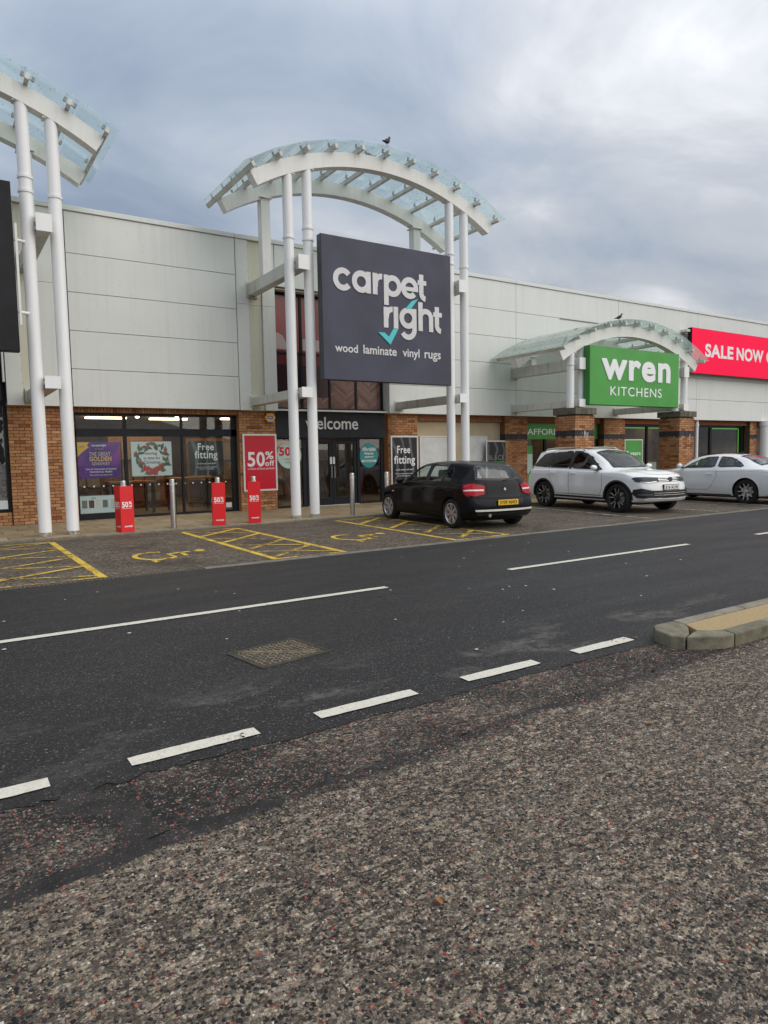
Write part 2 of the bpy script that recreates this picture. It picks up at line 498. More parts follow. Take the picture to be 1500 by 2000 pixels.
class MB:
    def __init__(s):
        s.v, s.f, s.m = [], [], []

    def add(s, vs, fs, mi=0):
        k = len(s.v)
        s.v.extend([tuple(v) for v in vs])
        s.f.extend([tuple(i + k for i in f) for f in fs])
        s.m.extend([mi] * len(fs))
        return s

    def box(s, x0, x1, y0, y1, z0, z1, mi=0, M4=None):
        vs = [(x, y, z) for z in (z0, z1) for x, y in ((x0, y0), (x1, y0), (x1, y1), (x0, y1))]
        if M4 is not None:
            vs = [M4 @ Vector(v) for v in vs]
        return s.add(vs, [(0, 3, 2, 1), (4, 5, 6, 7), (0, 1, 5, 4), (1, 2, 6, 5), (2, 3, 7, 6), (3, 0, 4, 7)], mi)

    def quad(s, a, b, c, d, mi=0):
        return s.add([a, b, c, d], [(0, 1, 2, 3)], mi)

    def poly(s, pts, mi=0):
        return s.add(pts, [tuple(range(len(pts)))], mi)

    def prism(s, pts, d, mi=0):
        """closed polygon pts (3D) swept by the vector d"""
        n = len(pts)
        d = Vector(d)
        a = [Vector(p) for p in pts]
        b = [p + d for p in a]
        fs = [tuple(range(n - 1, -1, -1)), tuple(range(n, 2 * n))]
        fs += [(i, (i + 1) % n, n + (i + 1) % n, n + i) for i in range(n)]
        return s.add(a + b, fs, mi)

    def tube(s, p0, p1, r0, r1=None, n=16, caps=True, mi=0):
        r1 = r0 if r1 is None else r1
        p0, p1 = Vector(p0), Vector(p1)
        q = (p1 - p0).to_track_quat('Z', 'Y')
        vs = []
        for p, r in ((p0, r0), (p1, r1)):
            for i in range(n):
                a = 2 * PI * i / n
                vs.append(p + q @ Vector((r * math.cos(a), r * math.sin(a), 0)))
        fs = [(i, (i + 1) % n, n + (i + 1) % n, n + i) for i in range(n)]
        if caps:
            fs += [tuple(range(n - 1, -1, -1)), tuple(range(n, 2 * n))]
        return s.add(vs, fs, mi)

    def lathe(s, prof, centre, n=20, axis='Z', mi=0, caps=True):
        """prof: (radius, height) pairs"""
        c = Vector(centre)
        vs = []
        for r, h in prof:
            for i in range(n):
                a = 2 * PI * i / n
                p = Vector((r * math.cos(a), r * math.sin(a), h))
                if axis == 'Y':
                    p = Vector((p.x, p.z, -p.y))
                elif axis == 'X':
                    p = Vector((p.z, p.y, -p.x))
                vs.append(c + p)
        fs = []
        for k in range(len(prof) - 1):
            for i in range(n):
                j = (i + 1) % n
                fs.append((k * n + i, k * n + j, (k + 1) * n + j, (k + 1) * n + i))
        if caps:
            fs.append(tuple(range(n - 1, -1, -1)))
            fs.append(tuple((len(prof) - 1) * n + i for i in range(n)))
        return s.add(vs, fs, mi)

    def mesh(s, name):
        me = bpy.data.meshes.new(name)
        me.from_pydata(s.v, [], s.f)
        if any(s.m):
            me.polygons.foreach_set('material_index', s.m)
        me.update()
        return me

    def build(s, name, mat, parent=None, smooth=None, bevel=0.0, local=False, fix=False):
        me = s.mesh(name)
        if fix:
            bm = bmesh.new()
            bm.from_mesh(me)
            bmesh.ops.recalc_face_normals(bm, faces=bm.faces[:])
            bm.to_mesh(me)
            bm.free()
        return link(name, me, mat, parent, local, smooth, bevel)


FONT = None      # the built-in typeface


def text_mesh(body, size, width=None, bold=0.0, depth=0.0, align='LEFT', spacing=1.0, height=None, base=False):
    """lettering as a flat (or thick) mesh in the XY plane, scaled to fit width (and height)"""
    cu = bpy.data.curves.new('lettering', 'FONT')
    cu.body = body
    if FONT:
        cu.font = FONT
    cu.size = size
    cu.offset = bold
    cu.extrude = depth / 2
    cu.resolution_u = 3 if size * (width or 1) < 0.7 else 8
    cu.space_character = spacing
    o = bpy.data.objects.new('lettering_tmp', cu)
    COL.objects.link(o)
    dg = bpy.context.evaluated_depsgraph_get()
    me = bpy.data.meshes.new_from_object(o.evaluated_get(dg))
    bpy.data.objects.remove(o)
    bpy.data.curves.remove(cu)
    xs = [v.co.x for v in me.vertices]
    ys = [v.co.y for v in me.vertices]
    x0, x1, y0, y1 = min(xs), max(xs), min(ys), max(ys)
    sx = width / (x1 - x0) if width else 1.0
    sy = height / (y1 - y0) if height else sx
    for v in me.vertices:
        v.co.x = (v.co.x - x0) * sx - (0.5 * width if align == 'CENTER' and width else 0)
        v.co.y = (v.co.y - (0 if base else y0)) * sy
    me.materials.clear()
    for p in me.polygons:
        p.use_smooth = False
    return me


def put_text(name, body, mat, parent, x, y, z, width, height=None, bold=0.0, depth=0.006, rot=None, spacing=1.0, align='LEFT', base=False):
    """lettering that faces -Y with its lower left corner at x, z (or its centre with align CENTER)"""
    me = text_mesh(body, 1.0, width, bold, 0.0, align, spacing, height, base)
    Rm = rot or Matrix.Rotation(PI / 2, 4, 'X')
    me.transform(Matrix.Translation((x, y, z)) @ Rm)
    if depth:
        bm = bmesh.new()
        bm.from_mesh(me)
        n = (Rm.to_3x3() @ Vector((0, 0, 1)))
        r = bmesh.ops.extrude_face_region(bm, geom=bm.faces[:])
        bmesh.ops.translate(bm, vec=n * depth, verts=[g for g in r['geom'] if isinstance(g, bmesh.types.BMVert)])
        bmesh.ops.recalc_face_normals(bm, faces=bm.faces[:])
        for f in bm.faces:
            f.smooth = False
        bm.to_mesh(me)
        bm.free()
    return link(name, me, mat, parent)


def stroke(pts, w, closed=False, cap=0):
    """flat ribbon along 2D points; returns (verts2d, faces)"""
    n = len(pts)
    P2 = [Vector((p[0], p[1])) for p in pts]
    L, Rr = [], []
    for i in range(n):
        a = P2[(i - 1) % n] if (closed or i > 0) else P2[i]
        b = P2[(i + 1) % n] if (closed or i < n - 1) else P2[i]
        t = (b - a).normalized()
        nn = Vector((-t.y, t.x))
        L.append(P2[i] + nn * w / 2)
        Rr.append(P2[i] - nn * w / 2)
    vs = L + Rr
    m = n if closed else n - 1
    fs = [(i, n + i, n + (i + 1) % n, (i + 1) % n) for i in range(m)]
    return vs, fs


def arc(cx, cy, r, a0, a1, n=24):
    return [(cx + r * math.cos(math.radians(a0 + (a1 - a0) * i / n)), cy + r * math.sin(math.radians(a0 + (a1 - a0) * i / n))) for i in range(n + 1)]


class Strokes:
    """geometric lettering drawn with ribbons of one width; overlaps are stepped in depth a hair so no two faces coincide"""
    def __init__(s, w):
        s.w, s.items = w, []

    def add(s, pts, closed=False, w=None):
        s.items.append((pts, closed, w or s.w))
        return s

    def build(s, name, mat, parent, x, y, z, k, depth):
        mb = MB()
        for i, (pts, cl, w) in enumerate(s.items):
            vs, fs = stroke(pts, w, cl)
            d = depth + (i % 5) * 0.0006
            a = [(x + v.x * k, y, z + v.y * k) for v in vs]
            b = [(x + v.x * k, y - d, z + v.y * k) for v in vs]
            n = len(vs)
            h = n // 2
            F = [tuple(n + q for q in f) for f in fs]
            for j in range(h if cl else h - 1):
                jj = (j + 1) % h
                F.append((j, jj, n + jj, n + j))
                F.append((h + jj, h + j, n + h + j, n + h + jj))
            if not cl:
                F.append((0, n, n + h, h))
                F.append((h - 1, 2 * h - 1, n + 2 * h - 1, n + h - 1))
            mb.add(a + b, F)
        return mb.build(name, mat, parent, fix=False)

# ================================================================ GROUND
PAVE = 0.04


def fissures(nt, P_):  # mask of crack lines, used to paint crevice shade into the colour
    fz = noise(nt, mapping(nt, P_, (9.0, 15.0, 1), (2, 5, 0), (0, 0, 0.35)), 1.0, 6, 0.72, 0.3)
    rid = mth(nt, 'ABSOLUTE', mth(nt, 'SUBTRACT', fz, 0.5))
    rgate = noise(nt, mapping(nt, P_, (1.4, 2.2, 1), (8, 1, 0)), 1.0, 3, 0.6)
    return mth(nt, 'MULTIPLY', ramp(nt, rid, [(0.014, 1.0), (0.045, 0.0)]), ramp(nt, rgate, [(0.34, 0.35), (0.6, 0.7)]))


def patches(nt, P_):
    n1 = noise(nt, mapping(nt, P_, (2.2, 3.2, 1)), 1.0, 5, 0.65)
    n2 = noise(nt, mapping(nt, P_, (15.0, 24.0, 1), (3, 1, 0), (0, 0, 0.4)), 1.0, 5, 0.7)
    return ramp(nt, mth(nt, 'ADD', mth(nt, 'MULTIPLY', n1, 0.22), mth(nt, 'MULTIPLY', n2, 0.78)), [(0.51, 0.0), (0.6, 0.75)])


def aggregate(name, strip):
    """worn coated aggregate: dark, tan and red chips in a grey-brown binder, with tar patches"""
    m, nt, b = new_mat(name)
    geo = node(nt, 'ShaderNodeNewGeometry')
    P_ = geo.outputs['Position']
    warp = node(nt, 'ShaderNodeTexNoise', inp={'Scale': 30.0, 'Detail': 2.0})
    ln(nt, P_, warp.inputs['Vector'])
    pw = mixc(nt, 0.012, P_, warp.outputs['Color'], 'ADD')
    vo = node(nt, 'ShaderNodeTexVoronoi', inp={'Scale': 62.0, 'Randomness': 1.0})
    ln(nt, pw, vo.inputs['Vector'])
    vs = node(nt, 'ShaderNodeTexVoronoi', inp={'Scale': 210.0, 'Randomness': 1.0})
    ln(nt, pw, vs.inputs['Vector'])
    sc = node(nt, 'ShaderNodeSeparateColor')
    ln(nt, vo.outputs['Color'], sc.inputs[0])
    sc2 = node(nt, 'ShaderNodeSeparateColor')
    ln(nt, vs.outputs['Color'], sc2.inputs[0])
    if strip == 'bay':
        st = [(0.0, (0.02, 0.018, 0.016)), (0.22, (0.06, 0.05, 0.042)), (0.42, (0.18, 0.145, 0.105)), (0.7, (0.34, 0.275, 0.19)), (0.9, (0.56, 0.48, 0.34)), (1.0, (0.3, 0.13, 0.09))]
    else:
        st = [(0.0, (0.012, 0.012, 0.013)), (0.22, (0.03, 0.029, 0.03)), (0.36, (0.085, 0.07, 0.06)), (0.5, (0.28, 0.23, 0.18)), (0.7, (0.4, 0.33, 0.24)), (0.88, (0.52, 0.44, 0.33)), (0.955, (0.42, 0.38, 0.31)), (0.965, (0.3, 0.07, 0.045)), (1.0, (0.26, 0.05, 0.035))]
    big = ramp(nt, sc.outputs[0], st)
    small = ramp(nt, sc2.outputs[0], [(0, (0.03, 0.027, 0.025)), (0.5, (0.1, 0.085, 0.07)), (0.85, (0.25, 0.2, 0.15)), (1, (0.4, 0.33, 0.25))])
    matrix = mixc(nt, 0.5, (0.31, 0.25, 0.185), mixc(nt, 1.0, small, (1.5, 1.5, 1.5), 'MULTIPLY'))
    stone = mth(nt, 'LESS_THAN', vo.outputs['Distance'], mth(nt, 'MULTIPLY_ADD', sc.outputs[1], 0.34, 0.3))
    c = mixc(nt, stone, matrix, big)
    # broad worn and dark areas
    n1 = noise(nt, mapping(nt, P_, (0.9, 1.4, 1)), 1.0, 5, 0.6)
    n2 = noise(nt, mapping(nt, P_, (3.0, 7.0, 1), (3, 1, 0), (0, 0, 0.5)), 1.0, 5, 0.65)
    dk = mth(nt, 'ADD', mth(nt, 'MULTIPLY', n1, 0.55), mth(nt, 'MULTIPLY', n2, 0.45))
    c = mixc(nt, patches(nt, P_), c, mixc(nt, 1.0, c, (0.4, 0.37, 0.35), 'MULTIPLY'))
    c = mixc(nt, ramp(nt, dk, [(0.45, 0.0), (0.6, 0.15)]), c, mixc(nt, 1.0, c, (0.5, 0.46, 0.44), 'MULTIPLY'))
    if strip == 'bay':
        sp = noise(nt, mapping(nt, P_, (0.8, 0.55, 1), (7, 2, 0)), 1.0, 4, 0.6)
        c = mixc(nt, ramp(nt, sp, [(0.52, 0.0), (0.66, 0.75)]), c, mixc(nt, 1.0, c, (0.36, 0.33, 0.34), 'MULTIPLY'))
        lt = noise(nt, mapping(nt, P_, (1.1, 0.9, 1), (1, 9, 0)), 1.0, 5, 0.62)
        c = mixc(nt, ramp(nt, lt, [(0.5, 0.0), (0.68, 0.6)]), c, (0.2, 0.175, 0.135))
    else:
        sy = node(nt, 'ShaderNodeSeparateXYZ')
        ln(nt, P_, sy.inputs[0])
        x, y = sy.outputs['X'], sy.outputs['Y']
        wob = mth(nt, 'MULTIPLY', mth(nt, 'SUBTRACT', noise(nt, P_, 1.7, 5, 0.65), 0.5), 0.35)
        yy = mth(nt, 'ADD', mth(nt, 'MULTIPLY_ADD', x, -0.045, y), wob)
        # tar seam along the edge of an old trench
        seam = mth(nt, 'ABSOLUTE', mth(nt, 'SUBTRACT', yy, 2.655))
        seamf = ramp(nt, seam, [(0.02, 0.8), (0.085, 0.0)])
        c = mixc(nt, seamf, c, (0.022, 0.021, 0.021))
        # the trench strip beside the road: blacker binder, redder chips
        inst = mth(nt, 'MULTIPLY', ramp(nt, yy, [(0.5, 0.0), (0.51, 1.0)]), 1.0)
        inst = mth(nt, 'GREATER_THAN', yy, 2.67)
        pat = ramp(nt, noise(nt, mapping(nt, P_, (1.3, 1.8, 1), (4, 0, 0)), 1.0, 4, 0.6), [(0.4, 0.0), (0.55, 1.0)])
        red = mixc(nt, mth(nt, 'GREATER_THAN', sc.outputs[2], 0.86), (0.025, 0.024, 0.025), (0.27, 0.05, 0.035))
        tarry = mixc(nt, stone, (0.022, 0.021, 0.021), mixc(nt, 0.35, red, big))
        c = mixc(nt, mth(nt, 'MULTIPLY', inst, mth(nt, 'MULTIPLY_ADD', pat, 0.75, 0.12)), c, tarry)
        # a smooth poured tar tongue across the strip
        tx = mth(nt, 'ABSOLUTE', mth(nt, 'SUBTRACT', mth(nt, 'MULTIPLY_ADD', wob, 0.6, x), mth(nt, 'MULTIPLY_ADD', y, -0.45, 1.95)))
        tong = mth(nt, 'MULTIPLY', ramp(nt, tx, [(0.12, 0.85), (0.3, 0.0)]), mth(nt, 'GREATER_THAN', yy, 2.62))
        c = mixc(nt, tong, c, (0.02, 0.0195, 0.02))
    # ragged fissures in the frayed binder, their crevice shade painted in dark colour
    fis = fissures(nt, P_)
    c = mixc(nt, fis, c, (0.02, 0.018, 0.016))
    ln(nt, c, b.inputs['Base Color'])
    rr = noise(nt, P_, 2.3, 3, 0.5)
    ln(nt, ramp(nt, rr, [(0.35, 0.55), (0.65, 0.8)]), b.inputs['Roughness'])
    b.inputs['Specular IOR Level'].default_value = 0.35
    h = mth(nt, 'SUBTRACT', mth(nt, 'MULTIPLY', stone, 0.7), mth(nt, 'MULTIPLY', vo.outputs['Distance'], 0.8))
    h = mth(nt, 'ADD', h, mth(nt, 'MULTIPLY', vs.outputs['Distance'], -0.25))
    h = mth(nt, 'ADD', h, mth(nt, 'MULTIPLY', n2, 2.5))
    h = mth(nt, 'SUBTRACT', h, mth(nt, 'MULTIPLY', fis, 1.6))
    bp = node(nt, 'ShaderNodeBump', inp={'Strength': 1.0, 'Distance': 0.014})
    ln(nt, h, bp.inputs['Height'])
    ln(nt, bp.outputs[0], b.inputs['Normal'])
    return m


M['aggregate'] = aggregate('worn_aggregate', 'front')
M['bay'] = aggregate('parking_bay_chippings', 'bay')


def asphalt():
    m, nt, b = new_mat('damp_asphalt')
    geo = node(nt, 'ShaderNodeNewGeometry')
    P_ = geo.outputs['Position']
    vo = node(nt, 'ShaderNodeTexVoronoi', inp={'Scale': 120.0})
    ln(nt, P_, vo.inputs['Vector'])
    sc = node(nt, 'ShaderNodeSeparateColor')
    ln(nt, vo.outputs['Color'], sc.inputs[0])
    c = ramp(nt, sc.outputs[0], [(0, (0.0065, 0.006, 0.0058)), (0.6, (0.0145, 0.0135, 0.0128)), (0.88, (0.036, 0.033, 0.031)), (0.98, (0.08, 0.074, 0.066)), (1.0, (0.22, 0.21, 0.2))])
    n1 = noise(nt, mapping(nt, P_, (0.25, 1.1, 1)), 1.0, 5, 0.6)
    c = mixc(nt, ramp(nt, n1, [(0.35, 0.0), (0.7, 0.45)]), c, (0.032, 0.03, 0.0285))
    # scuffed dusty patches near the give-way line
    sy = node(nt, 'ShaderNodeSeparateXYZ')
    ln(nt, P_, sy.inputs[0])
    near = ramp(nt, mth(nt, 'ABSOLUTE', mth(nt, 'SUBTRACT', sy.outputs['Y'], 3.85)), [(0.12, 1.0), (0.55, 0.0)])
    s1 = noise(nt, mapping(nt, P_, (1.1, 2.2, 1), (5, 3, 0)), 1.0, 3, 0.55)
    s2 = noise(nt, mapping(nt, P_, (9, 14, 1)), 1.0, 6, 0.7)
    sf = mth(nt, 'MULTIPLY', mth(nt, 'MULTIPLY', ramp(nt, s1, [(0.52, 0.0), (0.62, 1.0)]), ramp(nt, s2, [(0.4, 0.0), (0.6, 1.0)])), mth(nt, 'MULTIPLY_ADD', near, 0.75, 0.08))
    c = mixc(nt, sf, c, (0.12, 0.112, 0.1))
    # damp dark edge of the far lane and faint tyre lines
    ty = noise(nt, mapping(nt, P_, (0.05, 3.2, 1), (0, 2, 0)), 1.0, 2, 0.5)
    c = mixc(nt, ramp(nt, ty, [(0.5, 0.0), (0.7, 0.3)]), c, (0.012, 0.012, 0.013))
    ln(nt, c, b.inputs['Base Color'])
    ln(nt, ramp(nt, n1, [(0.3, 0.5), (0.7, 0.72)]), b.inputs['Roughness'])
    b.inputs['Specular IOR Level'].default_value = 0.3
    bp = node(nt, 'ShaderNodeBump', inp={'Strength': 0.55, 'Distance': 0.005})
    ln(nt, mth(nt, 'SUBTRACT', 1.0, vo.outputs['Distance']), bp.inputs['Height'])
    ln(nt, bp.outputs[0], b.inputs['Normal'])
    return m


M['asphalt'] = asphalt()


def line_paint(name, col, wear, scale=22.0, lo=0.45, hi=0.6):
    """thermoplastic paint worn away in flakes where the chips show through"""
    m, nt, b = new_mat(name)
    geo = node(nt, 'ShaderNodeNewGeometry')
    P_ = geo.outputs['Position']
    n = noise(nt, P_, scale, 5, 0.7)
    n2 = noise(nt, P_, 2.1, 3, 0.6)
    t = mth(nt, 'ADD', mth(nt, 'MULTIPLY', n, 0.6), mth(nt, 'MULTIPLY', n2, 0.4))
    tr = node(nt, 'ShaderNodeBsdfTransparent')
    mx = node(nt, 'ShaderNodeMixShader')
    ln(nt, ramp(nt, t, [(lo, 0.0), (hi, 1.0)] if wear > 0 else [(0.0, 0.0), (1.0, 0.0)]), mx.inputs[0])
    g = noise(nt, P_, 60, 4, 0.7)
    ln(nt, mixc(nt, ramp(nt, g, [(0.45, 0.0), (0.75, 0.7)]), col, tuple(c * 0.5 for c in col)), b.inputs['Base Color'])
    b.inputs['Roughness'].default_value = 0.6
    ln(nt, b.outputs[0], mx.inputs[1])
    ln(nt, tr.outputs[0], mx.inputs[2])
    ln(nt, mx.outputs[0], nt.nodes['Material Output'].inputs['Surface'])
    bp = node(nt, 'ShaderNodeBump', inp={'Strength': 0.4, 'Distance': 0.004})
    ln(nt, g, bp.inputs['Height'])
    ln(nt, bp.outputs[0], b.inputs['Normal'])
    return m


M['linewhite'] = line_paint('white_road_paint', (0.68, 0.645, 0.54), 1, 34, 0.6, 0.64)
M['lineworn'] = line_paint('worn_white_bay_paint', (0.6, 0.58, 0.52), 1, 14, 0.46, 0.56)
M['lineyellow'] = line_paint('yellow_bay_paint', (0.72, 0.48, 0.05), 1, 26, 0.52, 0.58)
M['lineyellowworn'] = line_paint('worn_yellow_bay_paint', (0.66, 0.44, 0.075), 1, 18, 0.47, 0.55)
M['edging'] = plain('concrete_edging', (0.2, 0.185, 0.155), 0.85, grime=0.45, gscale=5, bump=0.5)
M['groove'] = plain('milled_groove', (0.1, 0.085, 0.065), 0.9, grime=0.5, gscale=20)


def sheet(name, mat, outline, z, kind='structure', thick=0.0):
    mb = MB()
    if thick:
        mb.prism([(x, y, z - thick) for x, y in outline], (0, 0, thick))
    else:
        mb.poly([(x, y, z) for x, y in outline])
    o = mb.build(name, mat)
    return tag(o, kind=kind)


sheet('ground', M['asphalt'], [(-250, -200), (300, -200), (300, 300), (-250, 300)], -0.07)
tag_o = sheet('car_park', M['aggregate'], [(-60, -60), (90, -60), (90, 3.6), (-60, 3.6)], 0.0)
# the road has a ragged laid edge over the old car park surface
edge = []
x = -60.0
while x < 90:
    near = -3 < x < 9
    yb = 3.285 + (0.014 * math.sin(x * 2.3) + 0.01 * math.sin(x * 7.1) + rnd.uniform(-0.016, 0.016) * (2.2 if x < 0.9 else 1) if near else 0)
    edge.append((x, yb))
    x += 0.045 if near else 3.0
road = sheet('road', M['asphalt'], edge + [(90, 9.12), (-60, 9.12)], 0.004)
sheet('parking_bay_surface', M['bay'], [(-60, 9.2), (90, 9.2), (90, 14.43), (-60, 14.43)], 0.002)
e1 = MB()
x = -6.0
while x < 46:
    L = 0.9
    if x > 2.9:
        e1.box(x + 0.004, x + L - 0.004, 9.08, 9.23 + 0.0, -0.05, 0.012)
    x += L
tag(e1.build('edging_kerb', M['edging'], bevel=0.004), kind='structure')
g = MB()
x = -6.0
while x < 3.0:
    g.box(x, x + 0.04, 9.1, 9.215, -0.03, 0.005 + rnd.uniform(0, 0.004))
    x += 0.05
tag(g.build('milled_road_edge', M['groove']), kind='structure')


# ---- loose and embedded chips, as geometry
def stones_gn(name, outline, density, ramp_stops, rmin, rmax, seed, label=None):
    m, nt, b = new_mat(name + '_chips')
    oi = node(nt, 'ShaderNodeObjectInfo')
    c = ramp(nt, oi.outputs['Random'], ramp_stops, 'CONSTANT')
    geo = node(nt, 'ShaderNodeNewGeometry')
    n = noise(nt, geo.outputs['Position'], 140, 3, 0.6)
    c = mixc(nt, ramp(nt, n, [(0.4, 0.0), (0.7, 0.5)]), c, mixc(nt, 1.0, c, (0.55, 0.55, 0.55), 'MULTIPLY'))
    # the same tarry patches coat the chips; painted crevice shade runs across them too
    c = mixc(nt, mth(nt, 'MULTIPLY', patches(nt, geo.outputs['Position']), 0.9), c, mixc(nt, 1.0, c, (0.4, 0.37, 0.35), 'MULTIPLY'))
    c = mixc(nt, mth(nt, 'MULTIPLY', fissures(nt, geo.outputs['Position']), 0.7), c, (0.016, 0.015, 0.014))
    # many chips still wear a film of binder
    film = mth(nt, 'GREATER_THAN', mth(nt, 'FRACT', mth(nt, 'MULTIPLY', oi.outputs['Random'], 37.0)), 0.6)
    c = mixc(nt, mth(nt, 'MULTIPLY', film, 0.3), c, (0.28, 0.225, 0.165))
    ln(nt, c, b.inputs['Base Color'])
    b.inputs['Roughness'].default_value = 0.6
    b.inputs['Specular IOR Level'].default_value = 0.4
    mb = MB()
    mb.poly([(x, y, -0.0012) for x, y in outline])
    o = mb.build(name, m)
    tag(o, kind='stuff')
    ng = bpy.data.node_groups.new(name + '_scatter', 'GeometryNodeTree')
    ng.interface.new_socket('Geometry', in_out='INPUT', socket_type='NodeSocketGeometry')
    ng.interface.new_socket('Geometry', in_out='OUTPUT', socket_type='NodeSocketGeometry')
    gi = ng.nodes.new('NodeGroupInput')
    go = ng.nodes.new('NodeGroupOutput')
    dp = ng.nodes.new('GeometryNodeDistributePointsOnFaces')
    dp.inputs['Seed'].default_value = seed
    nz = ng.nodes.new('ShaderNodeTexNoise')
    nz.inputs['Scale'].default_value = 2.4
    nz.inputs['Detail'].default_value = 5.0
    mr = ng.nodes.new('ShaderNodeMapRange')
    mr.inputs[1].default_value = 0.38
    mr.inputs[2].default_value = 0.62
    mr.inputs[3].default_value = density * 0.45
    mr.inputs[4].default_value = density * 1.5
    ng.links.new(nz.outputs['Fac'], mr.inputs[0])
    ng.links.new(mr.outputs[0], dp.inputs['Density'])
    ic = ng.nodes.new('GeometryNodeMeshIcoSphere')
    ic.inputs['Radius'].default_value = 1.0
    ic.inputs['Subdivisions'].default_value = 2
    # knock each pebble out of round
    sp = ng.nodes.new('GeometryNodeSetPosition')
    n2 = ng.nodes.new('ShaderNodeTexNoise')
    n2.inputs['Scale'].default_value = 0.9
    vm = ng.nodes.new('ShaderNodeVectorMath')
    vm.operation = 'SUBTRACT'
    vm.inputs[1].default_value = (0.5, 0.5, 0.5)
    ng.links.new(n2.outputs['Color'], vm.inputs[0])
    vs = ng.nodes.new('ShaderNodeVectorMath')
    vs.operation = 'SCALE'
    vs.inputs['Scale'].default_value = 1.5
    ng.links.new(vm.outputs[0], vs.inputs[0])
    ng.links.new(ic.outputs['Mesh'], sp.inputs['Geometry'])
    ng.links.new(vs.outputs[0], sp.inputs['Offset'])
    sm = ng.nodes.new('GeometryNodeSetMaterial')
    sm.inputs['Material'].default_value = m
    ng.links.new(sp.outputs[0], sm.inputs['Geometry'])
    ip = ng.nodes.new('GeometryNodeInstanceOnPoints')
    ng.links.new(gi.outputs[0], dp.inputs['Mesh'])
    ng.links.new(dp.outputs['Points'], ip.inputs['Points'])
    ng.links.new(sm.outputs[0], ip.inputs['Instance'])
    rr = ng.nodes.new('FunctionNodeRandomValue')
    rr.data_type = 'FLOAT_VECTOR'
    rr.inputs[0].default_value = (-0.35, -0.35, 0)
    rr.inputs[1].default_value = (0.35, 0.35, 6.28)
    ng.links.new(rr.outputs[0], ip.inputs['Rotation'])
    rs = ng.nodes.new('FunctionNodeRandomValue')
    rs.data_type = 'FLOAT_VECTOR'
    rs.inputs[0].default_value = (rmin, rmin * 0.65, rmin * 0.4)
    rs.inputs[1].default_value = (rmax, rmax * 0.72, rmax * 0.42)
    rs.inputs['Seed'].default_value = 5
    ng.links.new(rs.outputs[0], ip.inputs['Scale'])
    ng.links.new(ip.outputs[0], go.inputs[0])
    md = o.modifiers.new('scatter', 'NODES')
    md.node_group = ng
    return o


CH = [(0.0, (0.014, 0.0135, 0.013)), (0.24, (0.035, 0.033, 0.031)), (0.4, (0.09, 0.077, 0.063)), (0.5, (0.2, 0.152, 0.105)), (0.64, (0.31, 0.235, 0.15)), (0.8, (0.43, 0.34, 0.22)), (0.87, (0.3, 0.16, 0.11)), (0.92, (0.4, 0.1, 0.06)), (0.955, (0.58, 0.54, 0.47)), (0.985, (0.45, 0.3, 0.12))]
CH2 = [(0.0, (0.014, 0.0135, 0.013)), (0.36, (0.04, 0.038, 0.036)), (0.55, (0.12, 0.1, 0.082)), (0.68, (0.27, 0.22, 0.165)), (0.78, (0.36, 0.07, 0.045)), (0.9, (0.3, 0.1, 0.07)), (0.95, (0.5, 0.45, 0.37))]
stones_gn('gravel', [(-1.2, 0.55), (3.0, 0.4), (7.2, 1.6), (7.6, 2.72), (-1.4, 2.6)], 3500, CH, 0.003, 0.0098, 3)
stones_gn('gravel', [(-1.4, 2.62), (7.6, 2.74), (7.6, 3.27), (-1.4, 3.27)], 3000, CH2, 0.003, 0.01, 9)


# ---- poured tar: a joint along the old trench and a tongue across it, proud of the chips
def tar_ribbon(path, z, noise_amp=0.02):
    L, R_ = [], []
    P2 = []
    for (xa, ya, wa), (xb, yb, wb) in zip(path, path[1:]):
        k = max(2, int(math.hypot(xb - xa, yb - ya) / 0.03))
        for t in range(k):
            u = t / k
            P2.append((xa + (xb - xa) * u, ya + (yb - ya) * u, wa + (wb - wa) * u))
    P2.append(path[-1])
    na = nb = 0.0
    for i, (x, y, w) in enumerate(P2):
        a, b = P2[max(0, i - 1)], P2[min(len(P2) - 1, i + 1)]
        d = Vector((b[0] - a[0], b[1] - a[1])).normalized()
        n = Vector((-d.y, d.x))
        na = na * 0.7 + rnd.uniform(-1, 1) * noise_amp
        nb = nb * 0.7 + rnd.uniform(-1, 1) * noise_amp
        L.append((x + n.x * (w / 2 + na), y + n.y * (w / 2 + na), 0.0))
        R_.append((x - n.x * (w / 2 + nb), y - n.y * (w / 2 + nb), 0.0))
    mb = MB()
    n = len(L)
    mid_ = [((a[0] + b[0]) / 2, (a[1] + b[1]) / 2, z + rnd.uniform(-0.0015, 0.0015)) for a, b in zip(L, R_)]
    mb.add(L + mid_ + R_, [(n + i, n + i + 1, i + 1, i) for i in range(n - 1)] + [(2 * n + i, 2 * n + i + 1, n + i + 1, n + i) for i in range(n - 1)])
    o = mb.build('tar_joint', M['tar'], smooth='all')
    return tag(o, kind='structure')


